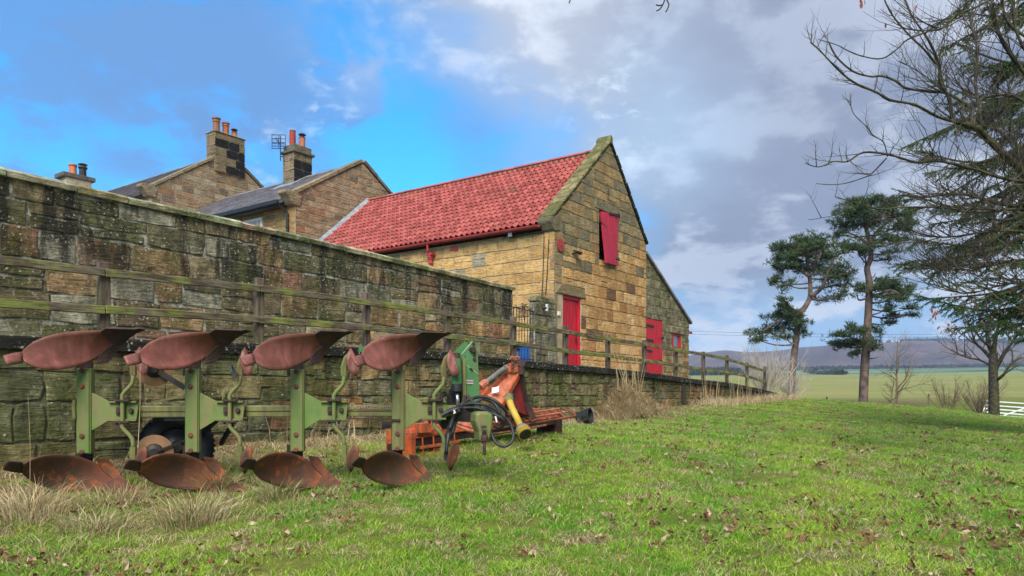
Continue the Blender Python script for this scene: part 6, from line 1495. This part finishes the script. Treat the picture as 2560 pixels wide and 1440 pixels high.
def bare_tree(name, label, cat, x, ybase, Z, ytop, stems, mat, seed, spread=.5, nb=(3, 5), depth=2, rad=.08, up=.3, group=None, lean=0, first=.25, root_z=None):
    tr = Tree(seed); b = PX(x, ybase, Z); b.z = gz(b.x, b.y) - .05 if root_z is None else root_z; H = (ybase - ytop) / 1850 * Z
    th = thing(name, label, cat, b, group)
    for s in range(stems):
        d = Vector((tr.r.gauss(lean, spread if stems > 1 else .05), tr.r.gauss(0, spread if stems > 1 else .05), 1)).normalized(); h = H * tr.r.uniform(.65, 1) if stems > 1 else H
        pts = [b.copy()]; p = b.copy()
        for i in range(8): d = (d + Vector((tr.r.gauss(0, .06), tr.r.gauss(0, .06), .05))).normalized(); p = p + d * h / 8; pts.append(p.copy())
        tr.limb(pts, rad, rad * .2, 7)
        nbr = int(16 if stems == 1 else 6)
        for k in range(nbr):
            t = first + (1 - first) * (k + tr.r.random()) / nbr; q, dd = along(pts, min(t, .99)); an = tr.r.uniform(0, 6.28)
            tr.grow(q, Vector((math.cos(an), math.sin(an), .65)), h * (.48 if stems == 1 else .35) * (1.15 - t * .8), rad * .42 * (1.1 - t * .7), depth, up, 0, .4, nb)
    tr.big.build('trunk' if stems == 1 else 'stems', mat, th, fix=False, smooth=True); o = tr.tw.build('crown', mat, th, fix=False)
    return th
bare_tree('bare_tree', 'slender bare young tree between the tall pine and the white gate', 'tree', 2243, 1010, 36, 820, 1, M['brown_twig'], 21, depth=2, rad=.075, up=.25, first=.2)
bare_tree('bare_tree', 'small low bare sapling just left of the slender bare tree', 'tree', 2224, 1010, 35, 925, 1, M['brown_twig'], 22, depth=1, rad=.06, up=.2, lean=-.1)
bare_tree('bare_shrub', 'pale many stemmed bare shrub under the leaning pine, behind the fence end', 'shrub', 1915, 1000, 34, 815, 30, M['pale_twig'], 23, .42, (3, 5), 2, .030, .35)
bare_tree('bare_shrub', 'pale thin bare shrub at the foot of the leaning pine', 'shrub', 1975, 1000, 36, 865, 20, M['pale_twig'], 24, .38, (3, 4), 2, .026, .35)
bare_tree('bare_shrub', 'low brown bare shrub left of the white gate, farther from it', 'shrub', 2370, 1022, 36, 915, 16, M['brown_twig'], 25, .5, (3, 4), 2, .028, .3)
bare_tree('bare_shrub', 'bushy brown bare shrub close to the white gate post', 'shrub', 2450, 1030, 38, 900, 20, M['brown_twig'], 26, .6, (3, 4), 2, .034, .3)
# the forked bare tree standing before the gate
tr = Tree(41); b = PX(2485, 1036, 27); b.z = gz(b.x, b.y) - .05
th = thing('bare_tree', 'forked grey bare tree standing in front of the white gate', 'tree', b)
K = lambda x, y, dz=0: PX(2200 + x / 2.4, 500 + y / 2.4, 27 + dz)
main = smooth_path([b, K(682, 1180), K(680, 1100), K(678, 1000), K(680, 920)], 3); tr.limb(main, .19, .14, 9)
for path, r0 in (([(680, 930, 0), (650, 860, .2), (640, 800, .4), (640, 730, .5)], .10), ([(680, 925, 0), (690, 850, -.2), (710, 760, -.3), (720, 680, -.4)], .10), ([(676, 960, 0), (620, 900, .3), (570, 850, .5), (545, 770, .6)], .08), ([(690, 1020, 0), (740, 930, -.3), (790, 860, -.5), (840, 780, -.6)], .09), ([(690, 1085, 0), (740, 1050, -.4), (780, 990, -.5), (850, 940, -.6)], .07), ([(672, 1000, 0), (600, 960, .3), (520, 945, .5), (430, 900, .7)], .05), ([(660, 880, 0), (600, 830, -.4), (560, 760, -.6), (500, 730, -.7)], .05)):
    q = smooth_path([K(*p) for p in path], 3); tr.limb(q, r0, r0 * .3, 6)
    for k in range(8): p, d_ = along(q, tr.r.uniform(.25, .98)); an = tr.r.uniform(0, 6.28); tr.grow(p, d_ * .4 + Vector((math.cos(an) * .7, math.sin(an) * .7, .4)), tr.r.uniform(.6, 1.4), .022, 2, .2, 0, .5, (3, 4))
tr.big.build('trunk', M['bark'], th, smooth=True, fix=False); tr.tw.build('crown', M['twig'], th, fix=False)

# big bare tree overhead, its trunk just outside the right edge
T1 = lambda x, y, Z=8: PX(1950 + x / 2.4, y / 2.4, Z)
tr = Tree(77); base = Vector((7.6, 8.6, 0)); base.z = gz(base.x, base.y) - .1
bt = thing('bare_broadleaf_tree', 'large bare tree with mossy boughs reaching in from the right edge over the lawn', 'tree', base)
top = T1(1700, 1200, 8.6)
q = smooth_path([base, Vector((7.5, 8.6, 1.5)), Vector((7.3, 8.6, 3.0)), Vector((7.4, 8.5, 4.4)), Vector((7.7, 8.5, 6.5)), Vector((7.6, 8.4, 9))], 3); tr.limb(q, .27, .10, 12)
fk = q[9]
boughs = [  # points in the crop, depths, start and end radius
 ([(1700, 1330, 8.6), (1464, 1050, 8.4), (1340, 930, 8.2), (1230, 820, 8.1), (1150, 770, 8.0), (1030, 720, 8.0)], 0.0527, 0.0248),
 ([(1215, 800, 8.1), (1195, 640, 8.1), (1185, 480, 8.2), (1175, 330, 8.3), (1150, 150, 8.4), (1120, 0, 8.5)], 0.0170, 0.0087),
 ([(1030, 725, 8), (1015, 600, 8), (965, 475, 7.9), (940, 390, 7.9), (880, 250, 7.8), (790, 100, 7.8), (745, -20, 7.8)], 0.0180, 0.0074),
 ([(930, 380, 7.9), (860, 300, 7.8), (780, 220, 7.8), (700, 110, 7.7), (655, 40, 7.7), (620, -20, 7.7)], 0.0110, 0.0062),
 ([(1080, 740, 8), (950, 690, 7.7), (820, 635, 7.5), (660, 590, 7.3), (580, 570, 7.2), (430, 490, 7.1), (320, 400, 7.0), (240, 310, 7.0), (183, 253, 7.0)], 0.0150, 0.0062),
 ([(1150, 650, 8.1), (1000, 570, 8.1), (890, 545, 8.1), (770, 525, 8.1), (690, 490, 8.1), (620, 455, 8.2), (540, 465, 8.2), (430, 425, 8.2), (350, 350, 8.2), (293, 255, 8.2)], 0.0150, 0.0081),
 ([(1000, 560, 8.1), (900, 490, 8.2), (820, 445, 8.3), (715, 365, 8.3)], 0.0100, 0.0037),
 ([(1500, 480, 8.6), (1380, 300, 8.5), (1290, 150, 8.4), (1270, 20, 8.4)], 0.0225, 0.0186),
 ([(1290, -20, 7.6), (1180, 50, 7.5), (1060, 90, 7.4), (970, 170, 7.3), (920, 192, 7.3), (820, 205, 7.2), (760, 240, 7.2), (700, 300, 7.1), (620, 335, 7.1), (510, 332, 7.1), (400, 300, 7.0), (340, 270, 7.0), (230, 237, 7.0)], 0.0110, 0.0037),
 ([(1700, 1100, 8.5), (1464, 1090, 8.0), (1300, 1080, 7.8), (1130, 1010, 7.7), (960, 962, 7.6), (820, 960, 7.5), (640, 945, 7.4), (500, 908, 7.3), (400, 962, 7.3), (320, 965, 7.3), (220, 1010, 7.2), (150, 978, 7.2)], 0.0200, 0.0037),
 ([(640, 948, 7.4), (560, 1030, 7.4), (500, 1075, 7.4), (400, 1100, 7.4), (310, 1110, 7.4), (220, 1102, 7.4)], 0.0070, 0.0031),
 ([(645, 940, 7.4), (635, 860, 7.4), (560, 800, 7.4), (510, 760, 7.4), (440, 690, 7.4), (420, 610, 7.4)], 0.0060, 0.0031),
 ([(1700, 1330, 8.6), (1464, 1240, 8.4), (1300, 1210, 8.3), (1130, 1165, 8.2), (1000, 1165, 8.2), (860, 1190, 8.1), (720, 1170, 8.1)], 0.0341, 0.0062),
 ([(1700, 1280, 8.6), (1464, 1255, 7.9), (1200, 1262, 7.8), (1000, 1255, 7.7), (750, 1250, 7.6), (600, 1240, 7.6), (440, 1220, 7.5), (330, 1180, 7.5)], 0.0140, 0.0043),
 ([(440, 1225, 7.5), (380, 1265, 7.5), (300, 1295, 7.5), (170, 1320, 7.5)], 0.0040, 0.0025),
 ([(1700, 1450, 8.6), (1464, 1400, 8.3), (1250, 1390, 8.2), (1000, 1420, 8.1), (820, 1390, 8.1), (700, 1300, 8.1), (650, 1240, 8.1)], 0.0175, 0.0037),
 ([(1700, 1600, 8.6), (1464, 1560, 8.3), (1250, 1600, 8.2), (1050, 1620, 8.2), (850, 1600, 8.1)], 0.0150, 0.0037),
 ([(1700, 1750, 8.6), (1464, 1700, 8.3), (1280, 1730, 8.2), (1100, 1760, 8.2), (900, 1700, 8.2)], 0.0140, 0.0037),
 ([(1700, 1000, 8.6), (1464, 880, 8.8), (1360, 820, 8.8), (1290, 700, 8.9), (1380, 560, 8.9)], 0.0225, 0.0124),
 ([(1700, 820, 8.6), (1464, 620, 8.7), (1350, 560, 8.7), (1200, 575, 8.7), (1100, 540, 8.7)], 0.0200, 0.0093),
 ([(1500, 240, 8.3), (1380, 120, 8.3), (1330, 0, 8.3)], 0.0150, 0.0124), ([(1500, 350, 7.7), (1420, 180, 7.7), (1400, -20, 7.7)], 0.0150, 0.0124)]
paths = []
for pts_, r0, r1 in boughs:
    jt = [T1(x, y, Z) + (Vector((tr.r.gauss(0, .012), tr.r.gauss(0, .02), tr.r.gauss(0, .012))) if 0 < i < len(pts_) - 1 else Vector()) for i, (x, y, Z) in enumerate(pts_)]
    if pts_[0][0] >= 1700: jt = [fk.lerp(jt[0], .3), jt[0]] + jt[1:]
    q = smooth_path(jt, 4); m = len(q); rad = [(r0 + (r1 - r0) * (i / (m - 1))) * tr.r.uniform(.9, 1.18) for i in range(m)]
    mb = MB(); mb.tube(q, rad, 8); mb.build('bough', M['bark'], bt, smooth=True, fix=False); paths.append((q, r0, r1))
for q, r0, r1 in paths:
    L_ = sum((q[i + 1] - q[i]).length for i in range(len(q) - 1)); n = int(L_ * 22)
    for k in range(n):
        t = tr.r.uniform(.12, 1); p, d_ = along(q, min(t, .999)); an = tr.r.uniform(0, 6.28)
        sd = Vector((math.cos(an), math.sin(an) * .8, tr.r.uniform(-.3, 1))); fx = (p.x / p.y * 1850 + 1280)
        dense = fx > 2330
        if not dense and tr.r.random() < .72: continue
        tr.grow(p, d_ * .7 + sd * .7, tr.r.uniform(.18, .55) * (1.45 if dense else .62), .0062 if dense else .0048, 2 if dense and tr.r.random() < .65 else 1, .30, 0, .38, (2, 4), .6)
tr.big.build('trunk', M['bark'], bt, smooth=True, fix=False); o = tr.tw.build('twigs', M['twig'], bt, fix=False); o['kind'] = 'stuff'
print('twig faces', len(tr.tw.f))
# twigs dipping into the top of the frame, from a bough overhead
tw = Tree(9); mb = MB(); tb = PX(1700, -160, 7.6)
for pts_ in ([(1900, -260), (1700, -120), (1668, -30), (1660, 5), (1650, 22), (1641, 27)], [(1663, -5), (1672, 10), (1668, 24), (1664, 30)], [(1655, 12), (1648, 14), (1640, 12)], [(1600, -200), (1450, -60), (1427, -4), (1423, 8)]):
    mb.tube(smooth_path([PX(x, y, 7.6) for x, y in pts_], 3), .007, 5)
mb.tube(smooth_path([fk, PX(2500, -600, 8.4), PX(2100, -420, 8), PX(1900, -260, 7.6), PX(1600, -200, 7.6)], 4), .03, 6)
mb.build('bough', M['twig'], bt, fix=False)
# withered leaves still hanging
V_, F_ = [], []; r = np.random.RandomState(3)
def hang(p, s):
    b = len(V_); t = Vector((r.normal(0, .3), r.normal(0, .3), -1)).normalized(); sd = t.cross(Vector((r.normal(), r.normal(), .1))).normalized(); n_ = t.cross(sd)
    for u, w_, h in ((0, 0, 0), (.35, .22, .1), (.7, .18, .12), (1, 0, .05), (.7, -.2, .12), (.35, -.22, .1)): V_.append(tuple(p + t * u * s + sd * w_ * s + n_ * h * s))
    F_.extend([(b, b + 1, b + 2, b + 3), (b, b + 3, b + 4, b + 5)])
for x, y, s in ((2150, 2, .07), (2154, 10, .08), (2160, 4, .07), (2215, 62, .06), (2290, 25, .09), (2295, 15, .08)): hang(PX(x, y - 6, 7.7), s)
for x, y in [(2331, 765), (2334, 780), (2338, 790), (2330, 800), (2337, 785), (2352, 815), (2354, 825), (2370, 808), (2371, 822), (2345, 775), (2328, 772)]: hang(PX(x + r.uniform(-3, 3), y, 8.1), .055)
for i in range(90): hang(PX(r.uniform(2330, 2560), r.uniform(540, 800), 8.2), .035)
lm = simple_mat('red_brown_leaf', (.16, .035, .028), (.26, .075, .04), 9, .7); o = np_obj('withered_leaves', np.array(V_), F_, lm, bt)

# spruce behind the bare tree
r = np.random.RandomState(14); sb_ = Vector((10.6, 13.6, 0)); sb_.z = gz(10.6, 13.6) - .1
sp = thing('spruce_tree', 'dark green spruce with drooping branches behind the bare boughs at the right edge', 'tree', sb_)
mb = MB(); mb.tube([sb_, Vector((10.6, 13.6, 5)), Vector((10.65, 13.6, 12)), Vector((10.6, 13.6, 19))], [.34, .26, .16, .03], 12); mb.build('trunk', M['bark'], sp, smooth=True)
BR = MB(); VV, FF = [], []
def needles(p, d_, L_, w_):
    """a needle-clad shoot as narrow blades round its axis"""
    p = np.array(tuple(p)); d_ = np.array(tuple(d_)); k = max(3, int(L_ / .022))
    for i in range(k):
        q = p + d_ * L_ * i / k
        for _ in range(3):
            s = np.cross(d_, r.normal(0, 1, 3)); s /= np.linalg.norm(s) + 1e-6; t = s * .8 + d_ * .75; t /= np.linalg.norm(t); e = np.cross(t, r.normal(0, 1, 3)); e /= np.linalg.norm(e) + 1e-6
            b = len(VV); VV.extend([q - e * .008, q + e * .008, q + t * w_ * 1.25]); FF.append((b, b + 1, b + 2))
def sbranch(tip, zrise, dens=1.):
    tip = Vector(tip); root = Vector((10.6, 13.6, tip.z + zrise)); Lb = (tip - root).length
    mid = root.lerp(tip, .55) + Vector((0, 0, r.uniform(-.20, .02) * Lb)); q = smooth_path([root, mid, tip], 9); m = len(q)
    BR.tube(q, [.045 * (1 - .85 * i / (m - 1)) for i in range(m)], 5, cap=False)
    needles(q[-2], (q[-1] - q[-2]).normalized(), .3, .03)
    for i in range(3, m - 1):
        for sd in (-1, 1):
            for rep in range(2):
                if r.uniform() > dens * .9: continue
                d_ = (q[i + 1] - q[i]).normalized(); s = d_.cross(Vector((0, 0, 1))).normalized() * sd; Ls = (.18 + .55 * (1 - i / m)) * r.uniform(.5, 1.1)
                e = (d_ * .7 + s * .75 + Vector((0, 0, r.uniform(-.95, .05)))).normalized(); p0 = q[i].lerp(q[i + 1], r.uniform()); BR.tube([p0, p0 + e * Ls], [.009, .003], 3, cap=False)
                needles(p0 + e * Ls * .1, e, Ls * .9, .032)
                for k in range(int(Ls / .11)):
                    pp = p0 + e * Ls * (k + .6) / (Ls / .11 + .5); s2 = e.cross(Vector((0, 0, 1))).normalized() * (1 if k % 2 else -1); e2 = (e * .7 + s2 * .7 + Vector((0, 0, r.uniform(-.5, .0)))).normalized(); needles(pp, e2, r.uniform(.10, .26), .036)
tips = [(2268, 365), (2236, 660), (2262, 672), (2330, 430), (2250, 478), (2275, 520), (2290, 600), (2345, 745), (2440, 800), (2395, 300), (2350, 210), (2345, 60), (2390, 110), (2330, 560), (2370, 640), (2410, 700), (2330, 690), (2300, 740), (2440, 420), (2400, 520), (2460, 250), (2480, 60), (2420, -20), (2500, 160), (2500, 350), (2520, 480), (2480, 600), (2500, 740), (2380, 480), (2350, 330), (2440, 180), (2400, 30), (2360, 120), (2450, 660), (2540, 560), (2380, 770), (2270, 655), (2440, 300), (2530, 60), (2540, 250), (2470, 470), (2530, 420), (2420, 600), (2530, 660), (2480, 800), (2540, 780), (2300, 380), (2360, 260), (2420, 160), (2460, 20), (2340, 620), (2390, 820)]
for x, y in tips: sbranch(PX(x, y, r.uniform(11.8, 14.6)), r.uniform(.1, 2.2), .62)
for i in range(26):      # the side of the tree outside the picture
    an = r.uniform(-1.9, 1.9); rad = r.uniform(2, 3); zt_ = r.uniform(1.5, 12); sbranch((10.6 + math.cos(an) * rad, 13.6 + math.sin(an) * rad, zt_), .8, .25)
BR.build('branches', M['bark'], sp, fix=False); o = np_obj('crown', np.array(VV), FF, M['spruce'], sp); print('spruce', len(FF))

# white field gate
gt = thing('field_gate', 'white five bar field gate at the right edge beyond the brow', 'gate', PX(2500, 1050, 43))
g0 = PX(2459, 1035, 43); gd = Vector((.93, -.36, 0)).normalized(); zl = [1.12, .90, .70, .48, .26, .06]; z0_ = PX(2459, 1036, 43).z; slope_ = -.12
def GP(s, h): p = g0 + gd * s; p.z = z0_ - .02 + h * .74 - s * .075; return p
for s in (0, 3.6): mb = MB(); mb.bar(GP(s, -.05), GP(s, 1.14), .08, .08, (1, 0, 0)); mb.build('stile', M['white_paint'], gt)
for h in (1.10, .78, .50, .24, .02): mb = MB(); mb.bar(GP(0, h), GP(3.6, h), .045, .065); mb.build('rail', M['white_paint'], gt)
mb = MB(); mb.bar(GP(1.0, .06), GP(2.5, 1.06), .03, .07); mb.bar(GP(.5, .24), GP(.5, .78), .03, .06); mb.build('brace', M['white_paint'], gt)
# far hedges, small trees on the crest
def clumps(name, label, cat, pts_, rad, mat, seed, hgt=1.0, conic=False):
    r = np.random.RandomState(seed); VV, FF = [], []
    for p in pts_:
        for _ in range(14):
            c = np.array(tuple(p)) + r.normal(0, .38, 3) * rad * np.array([1, 1, .5]) + np.array([0, 0, rad * .5 * hgt]); 
            for _k in range(5):
                a, b_, c_ = r.normal(0, .42, 3) * rad, r.normal(0, .42, 3) * rad, r.normal(0, .42, 3) * rad
                if conic: a[2] = abs(a[2]) * 2.5
                i = len(VV); VV.extend([c + a, c + b_, c + c_]); FF.append((i, i + 1, i + 2))
    o = np_obj(name, np.array(VV), FF, mat); o['kind'] = 'stuff'; return tag(o, label, cat)
def on_ground(x, Z): p = PX(x, 900, Z); p.z = gz(p.x, p.y); return p
M['far_green'] = simple_mat('far_foliage', (.025, .035, .018), (.06, .065, .03), .3, .95, .05, bmp=0)
clumps('hedge', 'thin dark hedge running across the pale far field', 'hedge', [on_ground(2010 + 95 * t, 900 - 380 * t) for t in np.linspace(0, 1, 46)], 2.6, M['far_green'], 1)
clumps('hedge', 'long low hedge where the fields meet the moor', 'hedge', [on_ground(x + rng.uniform(-3, 3), 1180 + rng.uniform(-30, 30)) for x in np.linspace(1720, 2600, 130)], 4.2, M['far_green'], 2)
clumps('wood', 'small dark wood in the valley behind the fence end', 'wood', [on_ground(x + rng.uniform(-3, 3), 800 + rng.uniform(-20, 20)) for x in np.linspace(1725, 1850, 46)], 5.0, M['far_green'], 3)
crest = []
for x in np.r_[np.random.RandomState(2).uniform(2260, 2460, 70), np.random.RandomState(3).uniform(2440, 2600, 60), np.random.RandomState(4).uniform(2130, 2260, 9)]:
    a_ = math.atan((x - 1280) / 1850); q = Vector((math.sin(a_) * 2345, math.cos(a_) * 2345, 0)); q.z = gz(q.x, q.y) - 1; crest.append(q)
clumps('crest_trees', 'row of tiny conifers along the crest of the moor', 'trees', crest, 4.5, M['far_green'], 4, 1.3, True)
# posts of the far field fence
for i, (x, y0, y1, lab) in enumerate(((2067, 1003, 992, 'short dark fence stake in the far field between the pines'), (2322, 1012, 985, 'thin fence stake between the bare trees and the gate'))):
    p = PX(x, y0, 52); mb = MB(); mb.bar(p, PX(x, y1, 52), .09, .09, (1, 0, 0)); tag(mb.build('fence_stake', M['brown_twig']), lab, 'post')
# overhead wires
for y0, y1, lab in ((825, 828, 'upper of two thin wires crossing the sky behind the pines'), (832, 835, 'lower of two thin wires crossing the sky behind the pines')):
    a, b = PX(1640, y0, 230), PX(2700, y1, 230); mb = MB(); mb.tube([a.lerp(b, t) - Vector((0, 0, 1.2 * (1 - (2 * t - 1) ** 2))) for t in np.linspace(0, 1, 12)], .035, 4); tag(mb.build('overhead_wire', M['iron']), lab, 'wire')
# loose branch on the ground near the gate
p = PX(2437, 1036, 33); p.z = gz(p.x, p.y) + .06; mb = MB(); mb.tube([p, p + Vector((.35, 0, .06)), p + Vector((.75, .1, .02)), p + Vector((1.0, .1, .25))], [.07, .06, .05, .02], 6); tag(mb.build('fallen_branch', M['bark']), 'dark fallen branch lying left of the white gate', 'branch')

# ------------------------------------------------------------------ thin valley air
hz = MB(); hz.box((0, 1400, 140), (3600, 0, 0), (0, 3100, 0), (0, 0, 190))
me = hz.mesh(); hm = bpy.data.materials.new('haze'); hm.use_nodes = True; nt = hm.node_tree; nt.nodes.clear(); pv = nt.nodes.new('ShaderNodeVolumePrincipled'); pv.inputs['Color'].default_value = (.55, .72, 1, 1); pv.inputs['Density'].default_value = .00022; ou = nt.nodes.new('ShaderNodeOutputMaterial'); nt.links.new(pv.outputs[0], ou.inputs['Volume'])
me.materials.append(hm); ho = link('haze', me); ho['kind'] = 'stuff'
